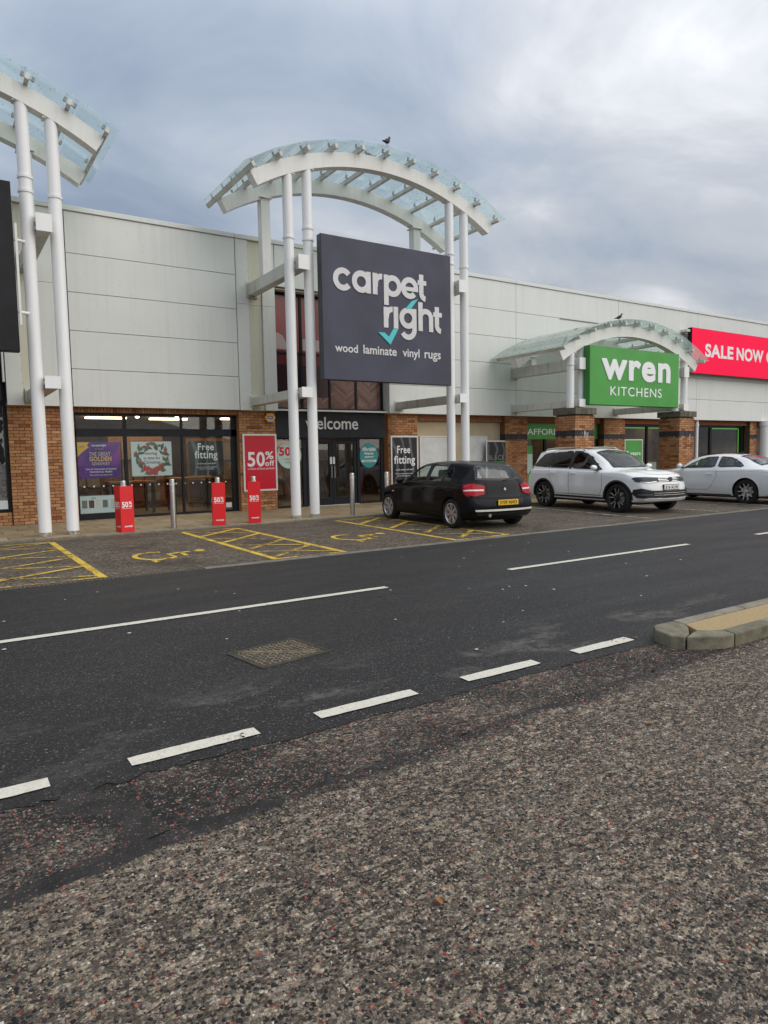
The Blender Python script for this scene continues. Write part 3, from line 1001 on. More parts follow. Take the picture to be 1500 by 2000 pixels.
def tar_mat():
    m, nt, b = new_mat('poured_tar')
    geo = node(nt, 'ShaderNodeNewGeometry')
    P_ = geo.outputs['Position']
    vo = node(nt, 'ShaderNodeTexVoronoi', inp={'Scale': 85.0})
    ln(nt, P_, vo.inputs['Vector'])
    sc = node(nt, 'ShaderNodeSeparateColor')
    ln(nt, vo.outputs['Color'], sc.inputs[0])
    chip = ramp(nt, sc.outputs[1], [(0.0, (0.05, 0.045, 0.04)), (0.5, (0.13, 0.105, 0.08)), (0.8, (0.22, 0.05, 0.035)), (1.0, (0.3, 0.27, 0.22))])
    show = mth(nt, 'MULTIPLY', mth(nt, 'GREATER_THAN', sc.outputs[0], 0.72), mth(nt, 'LESS_THAN', vo.outputs['Distance'], 0.42))
    n = noise(nt, P_, 6, 5, 0.65)
    base = mixc(nt, ramp(nt, n, [(0.4, 0.0), (0.65, 1.0)]), (0.0135, 0.0125, 0.012), (0.036, 0.033, 0.03))
    ln(nt, mixc(nt, mth(nt, 'MULTIPLY', show, ramp(nt, n, [(0.42, 0.15), (0.6, 1.0)])), base, chip), b.inputs['Base Color'])
    b.inputs['Roughness'].default_value = 0.6
    b.inputs['Specular IOR Level'].default_value = 0.3
    bp = node(nt, 'ShaderNodeBump', inp={'Strength': 0.8, 'Distance': 0.006})
    ln(nt, mth(nt, 'SUBTRACT', mth(nt, 'MULTIPLY', n, 2.0), vo.outputs['Distance']), bp.inputs['Height'])
    ln(nt, bp.outputs[0], b.inputs['Normal'])
    return m


M['tar'] = tar_mat()
tar_ribbon([(-1.2, 2.5, 0.1), (0.1, 2.6, 0.09), (0.55, 2.66, 0.13), (0.85, 2.68, 0.1), (1.3, 2.71, 0.05), (2.0, 2.76, 0.03), (2.7, 2.8, 0.025), (4.2, 2.87, 0.02), (5.0, 2.84, 0.012)], 0.0085, 0.012)
tar_ribbon([(0.42, 3.3, 0.2), (0.5, 3.15, 0.13), (0.6, 2.95, 0.16), (0.66, 2.72, 0.22)], 0.0072, 0.03)

# ---- painted markings
def marking(name, mat, quads, z, label, cat='road marking', group=None):
    mb = MB()
    for i, q in enumerate(quads):
        mb.poly([(x, y, z + 0.0006 * (i % 4)) for x, y in q])
    return tag(mb.build(name, mat), kind='structure')


def bar(x0, y0, x1, y1, w):
    d = Vector((x1 - x0, y1 - y0)).normalized()
    n = Vector((-d.y, d.x)) * w / 2
    return [(x0 - n.x, y0 - n.y), (x1 - n.x, y1 - n.y), (x1 + n.x, y1 + n.y), (x0 + n.x, y0 + n.y)]


def rough_bar(x0, x1, y0, y1, wob=0.006, rnd_end=0.0):
    """a laid thermoplastic stripe with uneven edges and softened ends"""
    pts = []
    n = max(6, int((x1 - x0) / 0.05))
    for i in range(n + 1):
        t = i / n
        e = rnd_end * (max(0, 1 - t * n / 1.5) ** 2 + max(0, 1 - (1 - t) * n / 1.5) ** 2)
        pts.append((x0 + (x1 - x0) * t, y0 + e + rnd.uniform(-wob, wob)))
    top = []
    for i in range(n + 1):
        t = 1 - i / n
        e = rnd_end * (max(0, 1 - t * n / 1.5) ** 2 + max(0, 1 - (1 - t) * n / 1.5) ** 2)
        top.append((x0 + (x1 - x0) * t, y1 - e + rnd.uniform(-wob, wob)))
    return pts + top


for a, b_ in ((-9.5, -5.65), (-3.6, 0.2 + 0.0), (0.24, 4.22), (6.1, 9.95), (11.93, 15.8), (17.75, 21.6), (23.6, 27.4), (29.4, 33.3)):
    if b_ < 0.23:
        continue
    marking('centre_line', M['linewhite'], [rough_bar(a if a > 1 else -1.7, b_, 6.42, 6.52, 0.003, 0.0)], 0.0105, '')
for a, b_ in ((-0.46, 0.36), (0.722, 1.395), (1.765, 2.455), (2.86, 3.525), (3.925, 4.56)):
    marking('give_way_line', M['linewhite'], [rough_bar(a, b_, 3.41, 3.518, 0.003, 0.004)], 0.0105, '')
# yellow hatched access strips
HZ = 0.0065
for (xa, xb, tilt) in ((-0.05, 1.73, 0.0), (4.17, 5.33, -0.03), (7.75, 8.95, -0.2)):
    q1, q2 = [], []
    q1.append(bar(xb, 13.98, xb + tilt, 9.28, 0.105))
    q1.append(bar(xa, 13.98, xa + tilt, 9.28, 0.105))
    q2.append(bar(xa, 13.98, xb, 13.98, 0.09))
    q2.append(bar(xa + tilt, 9.3, xb + tilt, 9.3, 0.08))
    for k, yy in enumerate((12.95, 11.75, 10.55, 9.5)):
        (q1 if k < 2 and xa > 3 else q2).append(bar(xa + 0.05, yy, xb - 0.05, yy + 0.95, 0.1))
    marking('hatched_bay_marking', M['lineyellow'], q1, HZ, '')
    q3 = q2 + [bar(xa + 0.05, yy + 0.05, xb - 0.05, yy - 0.75, 0.075) for yy in (13.7, 12.4, 11.2, 10.2)]
    marking('hatched_bay_marking', M['lineyellowworn'], q3, HZ + 0.004, '')


def wheelchair(cx, cy, k):
    qs = []
    ring = arc(0, -0.25, 0.42, 150, 395, 18)
    vs, fs = stroke(ring, 0.1)
    qs += [[tuple(vs[i]) for i in f] for f in fs]
    body = [(-0.14, 0.5), (-0.08, 0.02), (0.32, 0.02), (0.5, -0.5), (0.66, -0.46)]
    vs, fs = stroke(body, 0.11)
    qs += [[tuple(vs[i]) for i in f] for f in fs]
    vs, fs = stroke([(-0.12, 0.3), (0.26, 0.27)], 0.09)
    qs += [[tuple(vs[i]) for i in f] for f in fs]
    qs.append([(-0.16 + 0.12 * math.cos(a * PI / 6), 0.72 + 0.12 * math.sin(a * PI / 6)) for a in range(12)])
    # painted to be read from the pavement end of the bay
    return [[(cx + p[1] * k * 0.75, cy - p[0] * k * 1.05) for p in q] for q in qs]


marking('disabled_bay_symbol', M['lineyellow'], wheelchair(3.0, 10.85, 1.0), 0.0065, '')
marking('disabled_bay_symbol', M['lineyellow'], wheelchair(6.55, 10.9, 1.0), 0.0065, '')
for (xa, xb) in ((13.62, 13.2), (16.15, 15.75), (18.7, 18.3), (21.2, 20.8), (23.7, 23.3), (26.2, 25.8)):
    marking('bay_line', M['lineworn'], [bar(xa, 14.0, xb, 9.45, 0.08)], 0.0065, '')
# spat-out gum and grit flecks on the road
fl = MB()
for i in range(46):
    fx, fy = rnd.uniform(0.2, 9), rnd.uniform(3.9, 8.9)
    r0 = rnd.uniform(0.008, 0.02)
    fl.poly([(fx + r0 * rnd.uniform(0.7, 1.2) * math.cos(a), fy + r0 * rnd.uniform(0.6, 1.0) * math.sin(a), 0.0095 + 0.00002 * i) for a in [k * PI / 4 for k in range(8)]])
tag(fl.build('trodden_litter_flecks', M['notice']), kind='stuff')

# ---- pavement: slabs and kerb stones
pv = empty('pavement', (8, 16, 0), kind='structure')
MB().box(-14, 48, 14.58, 18.6, -0.06, PAVE - 0.012).build('pavement_bed', M['mortar'], pv)
slab_cache = {}


def slab_mesh(w, d, h, key='slab'):
    k = (key, round(w, 3), round(d, 3), round(h, 3))
    if k not in slab_cache:
        e = 0.006
        mb = MB()
        vs = [(-w / 2, -d / 2, -h), (w / 2, -d / 2, -h), (w / 2, d / 2, -h), (-w / 2, d / 2, -h),
              (-w / 2, -d / 2, -e), (w / 2, -d / 2, -e), (w / 2, d / 2, -e), (-w / 2, d / 2, -e),
              (-w / 2 + e, -d / 2 + e, 0), (w / 2 - e, -d / 2 + e, 0), (w / 2 - e, d / 2 - e, 0), (-w / 2 + e, d / 2 - e, 0)]
        fs = [(8, 9, 10, 11)] + [(4 + i, 4 + (i + 1) % 4, 8 + (i + 1) % 4, 8 + i) for i in range(4)] + [(i, (i + 1) % 4, 4 + (i + 1) % 4, 4 + i) for i in range(4)]
        mb.add(vs, fs)
        slab_cache[k] = mb.mesh(key)
    return slab_cache[k]


def slab(name, mat, parent, x, y, z, w, d, h, tilt=0.0015):
    o = link(name, slab_mesh(w - 0.008, d - 0.008, h, name), mat, None)
    o.location = (x, y, z + rnd.uniform(-tilt, tilt))
    o.rotation_euler = (rnd.uniform(-tilt, tilt), rnd.uniform(-tilt, tilt), 0)
    adopt(o, parent)
    return o


sx = 0.6
rows = [(14.6 + 0.6 * i, 0.6) for i in range(6)]
for r, (y0, d) in enumerate(rows):
    x = -1.3 + (0.3 if r % 2 else 0)
    n = 0
    while x < 26.4:
        slab('paving_slab', M['slab'], pv, x + sx / 2, y0 + d / 2, PAVE, sx, d, 0.05)
        x += sx
x = -3.0
while x < 34:
    slab('kerb_stone', M['kerb'], pv, x + 0.45, 14.5, PAVE - 0.004, 0.9, 0.15, 0.09, 0.002)
    x += 0.9

# ---- kerbed island
isl = empty('kerbed_island', (5.6, 3.14, 0), kind='structure')
IZ = 0.1


def kerb_piece(outline, mat, name='kerb_stone', top=IZ, parent=isl, bev=0.011):
    mb = MB()
    mb.prism([(x, y, -0.03) for x, y in outline], (0, 0, top + 0.03))
    return mb.build(name, mat, parent, fix=True, bevel=bev)


M['mossy'] = piece_mat('mossy_kerb_stone', [(0, (0.16, 0.15, 0.1)), (0.5, (0.23, 0.21, 0.155)), (1, (0.18, 0.165, 0.115))], 0.9, 9, 0.7, 0.45)
M['resin'] = piece_mat('buff_island_surface', [(0, (0.38, 0.28, 0.14)), (1, (0.43, 0.32, 0.17))], 0.9, 60, 0.5, 0.7)
kerb_piece([(4.78, 3.4), (4.665, 3.3), (4.6, 3.12), (4.655, 3.04), (4.78, 3.085), (4.94, 3.2), (5.01, 3.28), (4.99, 3.39)], M['mossy'])
kerb_piece([(4.665, 3.03), (4.78, 2.945), (4.9, 2.885), (5.02, 2.865), (5.075, 3.0), (4.98, 3.04), (4.9, 3.1), (4.8, 3.078)], M['mossy'])
x = 5.032
while x < 9:
    L = 0.56
    kerb_piece([(x, 2.865), (x + L - 0.004, 2.865), (x + L - 0.004, 3.0), (x + 0.05 if x < 5.1 else x, 3.0)], M['mossy'] if x < 5.1 else M['kerb'])
    x += L
x = 5.02
while x < 9:
    L = 0.9
    kerb_piece([(x, 3.29), (x + L - 0.004, 3.29), (x + L - 0.004, 3.4), (x, 3.4)], M['kerb'], top=IZ + rnd.uniform(-0.004, 0.004))
    x += L
kerb_piece([(4.93, 3.12), (5.0, 3.05), (5.08, 3.01), (9, 3.01), (9, 3.283), (5.03, 3.283)], M['resin'], 'island_surface', IZ - 0.008, bev=0.004)

# ---- manhole cover
mh = empty('manhole_cover', (2.13, 4.79, 0.006), 'rectangular worn iron access cover with diagonal tread set in the asphalt', 'manhole cover', rz=math.radians(9))
M['iron'] = plain('worn_cast_iron', (0.3, 0.245, 0.165), 0.55, 0.1, grime=0.6, gscale=11, bump=0.5)
M['irondark'] = plain('dark_cast_iron', (0.075, 0.064, 0.048), 0.6, 0.3, grime=0.4, gscale=9)
mb = MB()
for (x0, x1, y0, y1) in ((-0.31, 0.31, -0.26, -0.235), (-0.31, 0.31, 0.235, 0.26), (-0.31, -0.285, -0.235, 0.235), (0.285, 0.31, -0.235, 0.235)):
    mb.box(x0, x1, y0, y1, -0.02, 0.006)
mb.build('cover_frame', M['irondark'], mh, local=True)
MB().box(-0.28, 0.28, -0.23, 0.23, -0.02, 0.0025).build('cover_plate', M['irondark'], mh, local=True)
mb = MB()
for i in range(13):
    for j in range(11):
        cx, cy = -0.255 + i * 0.0425, -0.205 + j * 0.041
        if abs(cx * 0.82 + cy) < 0.03 or (i, j) in ((2, 2), (10, 8), (2, 8), (10, 2)):
            continue
        a = PI / 4 if (i + j) % 2 else -PI / 4
        mb.box(-0.016, 0.016, -0.005, 0.005, 0.002, 0.0085, M4=Matrix.Translation((cx, cy, 0)) @ Matrix.Rotation(a, 4, 'Z'))
tag(mb.build('tread', M['iron'], mh, local=True), kind='stuff')
for s in (-1, 1):
    mb = MB()
    mb.box(-0.3, 0.3, -0.008, 0.008, 0.002, 0.0085, M4=Matrix.Translation((0, 0.026 * s, 0)) @ Matrix.Rotation(-math.atan(0.82), 4, 'Z'))
    o = mb.build('diagonal_rib', M['iron'], mh, local=True)

# ================================================================ SHOPS
YF, YB, YG = 17.75, 17.93, 18.12
ROWS = [(2.78, 3.665), (3.665, 4.555), (4.555, 5.44), (5.44, 6.33), (6.33, 7.28)]
carpet = empty('carpet_shop', (7, 17.93, 0), 'white panelled carpet shop with buff brick piers and a tall glazed entrance', 'shop', 'retail park shop units')
kitchen = empty('kitchen_shop', (22, 17.93, 0), 'white panelled kitchen shop with banded red brick piers behind parked white cars', 'shop', 'retail park shop units')
neigh = empty('neighbouring_shop', (-2, 17.93, 0), 'cut-off shop unit with black framed film window and buff brick pier', 'shop', 'retail park shop units')


def panel(parent, x0, x1, z0, z1, mat='clad', y=YF, name='cladding_panel', g=0.006):
    return MB().box(x0 + g, x1 - g, y, y + 0.09, z0 + g, z1 - g).build(name, M[mat], parent, bevel=0.004)


def coping(parent, x0, x1):
    MB().box(x0 + 0.003, x1 - 0.003, YF - 0.035, YF + 0.35, 7.285, 7.4).build('parapet_coping', M['clad'], parent, bevel=0.01)


for z0, z1 in ROWS:
    panel(carpet, 2.84, 6.975, z0, z1)
    panel(carpet, 11.8, 17.1, z0, z1) if z0 > 0 else None
for a, b_ in ((1.46, 1.8), (6.985, 7.33), (7.72, 8.09), (2.15, 2.83)):
    panel(carpet, a, b_, 2.78, 5.6, g=0.003, name='flashing_panel')
    panel(carpet, a, b_, 5.6, 7.28, g=0.003, name='flashing_panel')
for a, b_ in ((1.803, 2.147), (7.333, 7.717)):
    panel(carpet, a, b_, 2.78, 5.6, 'cream', YF + 0.06, 'recessed_flashing', 0.002)
    panel(carpet, a, b_, 5.6, 7.28, 'cream', YF + 0.06, 'recessed_flashing', 0.002)
    mb = MB()
    for k in range(14):
        for xx in (a - 0.02, b_ + 0.02):
            zz = 2.95 + k * 0.32
            mb.tube((xx, YF - 0.006, zz), (xx, YF + 0.01, zz), 0.008, n=6)
    tag(mb.build('fixing_screws', M['bolt'], carpet), kind='stuff')
panel(carpet, 8.1, 11.79, 6.17, 7.28)
coping(carpet, 1.46, 6.98)
coping(carpet, 6.98, 11.8)
coping(carpet, 11.8, 17.1)
KX = [17.1, 22.5, 27.7, 33.2, 38.5, 43.8]
for a, b_ in zip(KX, KX[1:]):
    for z0, z1 in ROWS:
        panel(kitchen, a, b_, z0, z1)
    coping(kitchen, a, b_)
NX = [-13.5, -8.2, -3.2, 1.44]
for a, b_ in zip(NX, NX[1:]):
    for z0, z1 in ROWS[2:] if b_ > 1 else ROWS:
        panel(neigh, a, b_, z0, z1)
    coping(neigh, a, b_)
MB().box(1.4, 1.44, YF, YF + 0.2, 3.3, 4.55).build('flashing_panel', M['clad'], neigh)
# structural wall behind the sheets, roof, soffit
mb = MB()
mb.box(1.46, 8.05, YF + 0.12, 18.0, 2.86, 7.28)
mb.box(8.05, 11.83, YF + 0.12, 18.0, 6.2, 7.28)
mb.box(11.83, 17.1, YF + 0.12, 18.0, 2.86, 7.28)
mb.build('backing_wall', M['signdark'], carpet)
MB().box(17.1, 43.8, YF + 0.12, 18.0, 2.86, 7.28).build('backing_wall', M['signdark'], kitchen)
mb = MB()
mb.box(-13.5, 1.44, YF + 0.12, 18.0, 4.6, 7.28)
mb.build('backing_wall', M['signdark'], neigh)
for p, a, b_ in ((carpet, 1.46, 17.1), (kitchen, 17.1, 43.8), (neigh, -13.5, 1.44)):
    MB().box(a, b_, 18.02, 42, 7.0, 7.2).build('roof', M['signdark'], p)
    MB().box(a + 0.01, b_ - 0.01, YF + 0.095, 18.3, 2.80, 2.845).build('soffit', M['clad'], p) if p is not neigh else None
# entrance return faces and head soffit
MB().box(8.091, 11.80, YF + 0.1, 18.16, 6.12, 6.165).build('opening_soffit', M['cream'], carpet)
MB().box(11.8, 11.84, YF + 0.092, 18.14, 2.78, 6.165).build('opening_reveal', M['clad'], carpet)
MB().box(8.05, 8.088, YF + 0.092, 18.14, 2.78, 6.165).build('opening_reveal', M['clad'], carpet)
# side walls and back
for p, a, b_ in ((carpet, 1.5, 16.6), (kitchen, 16.75, 43.7)):
    mb = MB()
    mb.box(a, b_, 27.0, 27.2, 0, 7.0)
    mb.box(a, a + 0.1, 18.4, 27, 0, 3.0)
    mb.box(b_ - 0.1, b_, 18.4, 27, 0, 3.0)
    mb.build('inner_wall', M['shopwall'], p)
    MB().box(a, b_, 18.25, 27, 2.86, 2.9).build('ceiling', M['ceil'], p)
    MB().box(a, b_, 18.2, 27, -0.05, PAVE - 0.008).build('shop_floor', M['shopfloor'], p)

# ---- bricks: each one an object
brick_meshes = {}
BL, BH, BJ = 0.215, 0.065, 0.010


def brick_mesh(w, h, d=0.024):
    k = (round(w, 3), round(h, 3))
    if k not in brick_meshes:
        e = 0.004
        vs = [(-w / 2, d, -h / 2), (w / 2, d, -h / 2), (w / 2, d, h / 2), (-w / 2, d, h / 2),
              (-w / 2, e, -h / 2), (w / 2, e, -h / 2), (w / 2, e, h / 2), (-w / 2, e, h / 2),
              (-w / 2 + e, 0, -h / 2 + e), (w / 2 - e, 0, -h / 2 + e), (w / 2 - e, 0, h / 2 - e), (-w / 2 + e, 0, h / 2 - e)]
        fs = [(8, 9, 10, 11)] + [(4 + i, 4 + (i + 1) % 4, 8 + (i + 1) % 4, 8 + i) for i in range(4)] + [(i, (i + 1) % 4, 4 + (i + 1) % 4, 4 + i) for i in range(4)]
        brick_meshes[k] = MB().add(vs, fs).mesh('brick')
    return brick_meshes[k]


def put_brick(parent, mat, cx, cy, cz, w, h, face, bucket):
    """face -Y or -X; with a bucket the brick is added to that joined mesh instead"""
    y = rnd.uniform(-0.0025, 0.0025)
    if bucket is not None:
        me = brick_mesh(w, h)
        Rm = Matrix.Identity(4) if face == 'Y' else Matrix.Rotation(-PI / 2, 4, 'Z')
        T = Matrix.Translation((cx, cy + y, cz) if face == 'Y' else (cx + y, cy, cz)) @ Rm
        bucket.add([T @ v.co for v in me.vertices], [tuple(p.vertices) for p in me.polygons])
        return
    o = link('brick', brick_mesh(w, h), mat)
    o.location = (cx, cy + y, cz) if face == 'Y' else (cx + y, cy, cz)
    o.rotation_euler = (rnd.uniform(-0.004, 0.004), rnd.uniform(-0.004, 0.004), 0 if face == 'Y' else -PI / 2)
    adopt(o, parent)


def brick_face(parent, mat, a0, a1, z0, z1, pos, face='Y', band=None, bandmat=None, bucket=None, zmin=None, bandbucket=None):
    """stretcher bond from a0 to a1 (along X, or along Y for face X) at pos"""
    row = 0
    z = z0
    while z + BH <= z1 + 0.02:
        if band and band[0] - 0.01 <= z < band[1] - 0.01:
            # dark band of upright bricks
            x = a0
            hh = band[1] - band[0] - BJ
            while x < a1 - 0.02:
                w = min(BH, a1 - x)
                c = x + w / 2
                put_brick(parent, bandmat, c if face == 'Y' else pos, pos if face == 'Y' else c, band[0] + hh / 2, w, hh, face, bandbucket)
                x += BH + BJ
            z = band[1]
            row += 1
            continue
        h = min(BH, z1 - z)
        x = a0
        first = True
        while x < a1 - 0.015:
            w = BL
            if first and row % 2:
                w = (BL - BJ) / 2
            first = False
            w = min(w, a1 - x)
            if a1 - (x + w + BJ) < 0.03:
                w = a1 - x
            if zmin is None or z > zmin:
                c = x + w / 2
                put_brick(parent, mat, c if face == 'Y' else pos, pos if face == 'Y' else c, z + h / 2, w, h, face, bucket)
            x += w + BJ
        z += BH + BJ
        row += 1


def pier(shop, x0, x1, y0, y1, z1, mat, faces='YX', band=None, bucket_x=True, core_name='brick_pier'):
    core = MB().box(x0 + 0.018, x1 - 0.002, y0 + 0.018, y1, 0.0, z1).build(core_name, M['mortar'], shop)
    brick_face(core, M[mat], x0, x1, PAVE + 0.006, z1, y0, 'Y', band, M['bluebrick'])
    if 'X' in faces:
        bk = MB()
        bb = MB()
        # stepped back behind the corner bricks of the front face
        brick_face(core, M[mat], y0 + 0.026, y1, PAVE + 0.006, z1, x0, 'X', band, M['bluebrick'], bk, None, bb)
        # (left in its own object: the narrow side return)
        tag(bk.build('side_bricks', M[mat], core), kind='stuff')
        if bb.v:
            tag(bb.build('side_band_bricks', M['bluebrick'], core), kind='stuff')
    return core


BAND = (1.94, 2.17)
pier(neigh, 1.46, 2.86, YB, 18.3, 2.83, 'brick', 'Y')
pier(carpet, 7.0, 8.07, YB, 18.3, 2.83, 'brick')
pier(carpet, 11.86, 12.98, YB, 18.3, 2.83, 'brick')
pier(kitchen, 16.75, 17.82, YB, 18.35, 2.83, 'brick2', band=BAND)
pier(kitchen, 21.95, 23.2, YB, 18.35, 2.83, 'brick2', band=BAND)
pier(kitchen, 32.3, 32.9, YB, 18.35, 2.83, 'brick2', band=BAND, faces='Y')
# soldier course over the shop window
sol = MB().box(2.87, 7.0, 18.045, 18.3, 2.66, 2.86).build('lintel', M['mortar'], carpet)
bk = MB()
x = 2.89
while x < 6.98:
    put_brick(sol, M['brick'], x + BH / 2, 18.03, 2.762, BH, 0.19, 'Y', None)
    x += BH + BJ
for shop, a, b_ in ((carpet, 12.99, 16.74), (kitchen, 17.83, 21.94), (kitchen, 23.21, 32.29), (kitchen, 32.91, 43)):
    l2 = MB().box(a, b_, 18.1, 18.3, 2.58, 2.86).build('lintel', M['mortar'], shop)
    bk = MB()
    x = a + 0.01
    while x < b_ - BH:
        put_brick(l2, M['brick2'], x + BH / 2, 18.085, 2.69, BH, 0.21, 'Y', bk)
        x += BH + BJ
    tag(bk.build('lintel_bricks', M['brick2'], l2), kind='stuff')
# left unit: low brick stall under its film window
st = MB().box(-3, 1.44, 18.0, 18.4, 0, 0.34).build('stall_riser', M['mortar'], neigh)
bk = MB()
brick_face(st, M['brick'], -1.0, 1.44, PAVE + 0.006, 0.34, 17.98, 'Y', bucket=None)


# ---- glazing
def frame_bars(parent, bars, y, mat='frame', d=0.09, name='window_frame'):
    mb = MB()
    for i, (x0, x1, z0, z1) in enumerate(bars):
        mb.box(x0, x1, y, y + d, z0, z1)
    return mb.build(name, M[mat], parent, bevel=0.004)


def pane(parent, x0, x1, z0, z1, y, mat='glass', name='pane'):
    return MB().box(x0, x1, y, y + 0.01, z0, z1).build(name, M[mat], parent)


W1 = frame_bars(carpet, [(2.86, 7.0, 2.6, 2.67), (2.86, 7.0, 2.09, 2.28), (2.86, 2.93, PAVE, 2.6), (6.84, 7.0, PAVE, 2.6),
                         (4.02, 4.1, 2.28, 2.6), (5.46, 5.52, 2.28, 2.6), (4.02, 4.1, PAVE, 2.09), (5.46, 5.52, PAVE, 2.09),
                         (2.93, 4.02, PAVE, 0.19), (4.1, 5.46, PAVE, 0.1), (5.52, 6.84, PAVE, 0.1)], 18.13)
for a, b_ in ((2.93, 4.02), (4.1, 5.46), (5.52, 6.84)):
    pane(W1, a, b_, 2.28, 2.6, 18.165)
    pane(W1, a, b_, 0.1, 2.09, 18.165)
mb = MB()
for k in range(17):
    xx = 3.05 + k * 0.225
    mb.tube((xx, 18.158, 0.86), (xx, 18.164, 0.86), 0.022, n=10)
tag(mb.build('glass_manifestation_dots', M['notice'], W1), kind='stuff')
MB().box(6.62, 6.78, 18.1, 18.128, 0.16, 0.29).build('vent_box', M['notice'], W1)

# entrance screen
E1 = frame_bars(carpet, [(8.09, 8.16, PAVE, 2.04), (11.68, 11.8, PAVE, 2.04), (8.98, 9.1, PAVE, 2.04), (10.82, 10.92, PAVE, 2.04),
                         (9.1, 10.82, 1.98, 2.04), (8.16, 8.98, PAVE, 0.1), (10.92, 11.68, PAVE, 0.1), (8.16, 8.98, 2.0, 2.04), (10.92, 11.68, 2.0, 2.04),
                         (8.09, 8.16, 2.9, 6.12), (11.72, 11.8, 2.9, 6.12), (8.98, 9.06, 2.9, 6.04), (9.9, 9.96, 2.9, 6.04), (10.8, 10.87, 2.9, 6.04),
                         (8.16, 11.72, 6.04, 6.12), (8.16, 11.72, 4.42, 4.46)], 18.1, name='entrance_frame')
for a, b_ in ((8.16, 8.98), (10.92, 11.68)):
    pane(E1, a, b_, 0.1, 2.0, 18.14)
for dx0, dx1, hs in ((9.12, 9.955, 1), (9.965, 10.8, -1)):
    d_ = frame_bars(carpet, [(dx0, dx0 + 0.09, PAVE + 0.01, 1.97), (dx1 - 0.09, dx1, PAVE + 0.01, 1.97), (dx0 + 0.09, dx1 - 0.09, PAVE + 0.01, 0.28), (dx0 + 0.09, dx1 - 0.09, 1.86, 1.97)], 18.11, name='door')
    pane(d_, dx0 + 0.09, dx1 - 0.09, 0.28, 1.86, 18.15)
    hx = dx1 - 0.045 if hs > 0 else dx0 + 0.045
    mb = MB()
    mb.tube((hx, 18.06, 0.85), (hx, 18.06, 1.22), 0.013, n=10)
    mb.tube((hx, 18.06, 0.9), (hx, 18.115, 0.9), 0.009, n=8)
    mb.tube((hx, 18.06, 1.17), (hx, 18.115, 1.17), 0.009, n=8)
    mb.build('door_handle', M['steel'], d_, smooth=True)
    MB().box(hx - 0.035, hx + 0.035, 18.1, 18.108, 1.27, 1.48).build('door_notice', M['notice'], d_)
MB().box(9.1, 10.82, 18.0, 18.12, PAVE, PAVE + 0.012).build('threshold', M['alu'], carpet)
# fascia band in three sheets
for a, b_ in ((8.1, 9.3), (9.3, 10.5), (10.5, 11.79)):
    MB().box(a + 0.003, b_ - 0.003, 18.0, 18.1, 2.045, 2.9).build('fascia_panel', M['fascia'], carpet, bevel=0.003)
put_text('welcome_lettering', 'welcome', M['lettergrey'], carpet, 9.04, 17.998, 2.29, 1.76, 0.36, 0.008, 0.02)
# printed films of the tall window, one per bay, above and below the transom
FY = 18.13
for a, b_ in ((8.165, 8.975), (9.065, 9.895), (9.965, 10.795), (10.875, 11.715)):
    f = MB().box(a, b_, FY, FY + 0.008, 2.9, 4.418).build('window_film', M['herring'], carpet)
    if a < 9.5:
        MB().box(a, b_, FY - 0.003, FY - 0.001, 3.22, 4.12).build('printed_picture', M['darkwine'], f)
        MB().box(a, b_, FY - 0.003, FY - 0.001, 4.122, 4.418).build('printed_picture', M['wine'], f)
    f = MB().box(a, b_, FY, FY + 0.008, 4.462, 6.04).build('window_film', M['pinkwall'], carpet)
    if a < 9.5:
        mb = MB()
        mb.poly([(a, FY - 0.003, 4.462), (b_, FY - 0.003, 4.462), (b_, FY - 0.003, 4.5), (a, FY - 0.003, 4.52)])
        mb.build('printed_sofa_arm', M['wine'], f)
        mb = MB()
        if a < 8.5:
            mb.poly([(a + 0.01, FY - 0.004, 4.55), (a + 0.42, FY - 0.004, 4.55), (a + 0.4, FY - 0.004, 4.75), (a + 0.3, FY - 0.004, 4.92), (a + 0.15, FY - 0.004, 5.0), (a + 0.01, FY - 0.004, 4.97)])
            mb.build('printed_cushion', M['palecushion'], f)
        else:
            mb.poly([(a + 0.02, FY - 0.004, 4.55), (b_ - 0.02, FY - 0.004, 4.55), (b_ - 0.02, FY - 0.004, 4.86), (a + 0.02, FY - 0.004, 4.88)])
            mb.build('printed_cushion', M['palecushion'], f)

# left unit glazing with its monochrome film
W0 = frame_bars(neigh, [(1.38, 1.455, 0.34, 4.5), (-3.0, 1.38, 0.34, 0.41), (-3.0, 1.38, 2.78, 2.9), (0.0, 0.07, 0.41, 4.5), (-3.0, 1.38, 4.5, 4.6)], 18.0, 'black')
MB().box(0.08, 1.37, 18.03, 18.04, 0.42, 2.77).build('window_film', M['mono'], W0)
MB().box(0.08, 1.37, 18.02, 18.028, 0.42, 0.62).build('film_footer', M['paleprint'], W0)
MB().box(-3, 1.38, 18.05, 18.06, 2.9, 4.5).build('dark_pane', M['blackprint'], W0)
MB().box(-3, 0.0, 18.05, 18.06, 0.41, 2.78).build('dark_pane', M['blackprint'], W0)

# rendered recess beside the entrance
MB().box(12.98, 16.75, 18.2, 18.3, 0.0, 2.6).build('rendered_panel', M['render'], carpet)

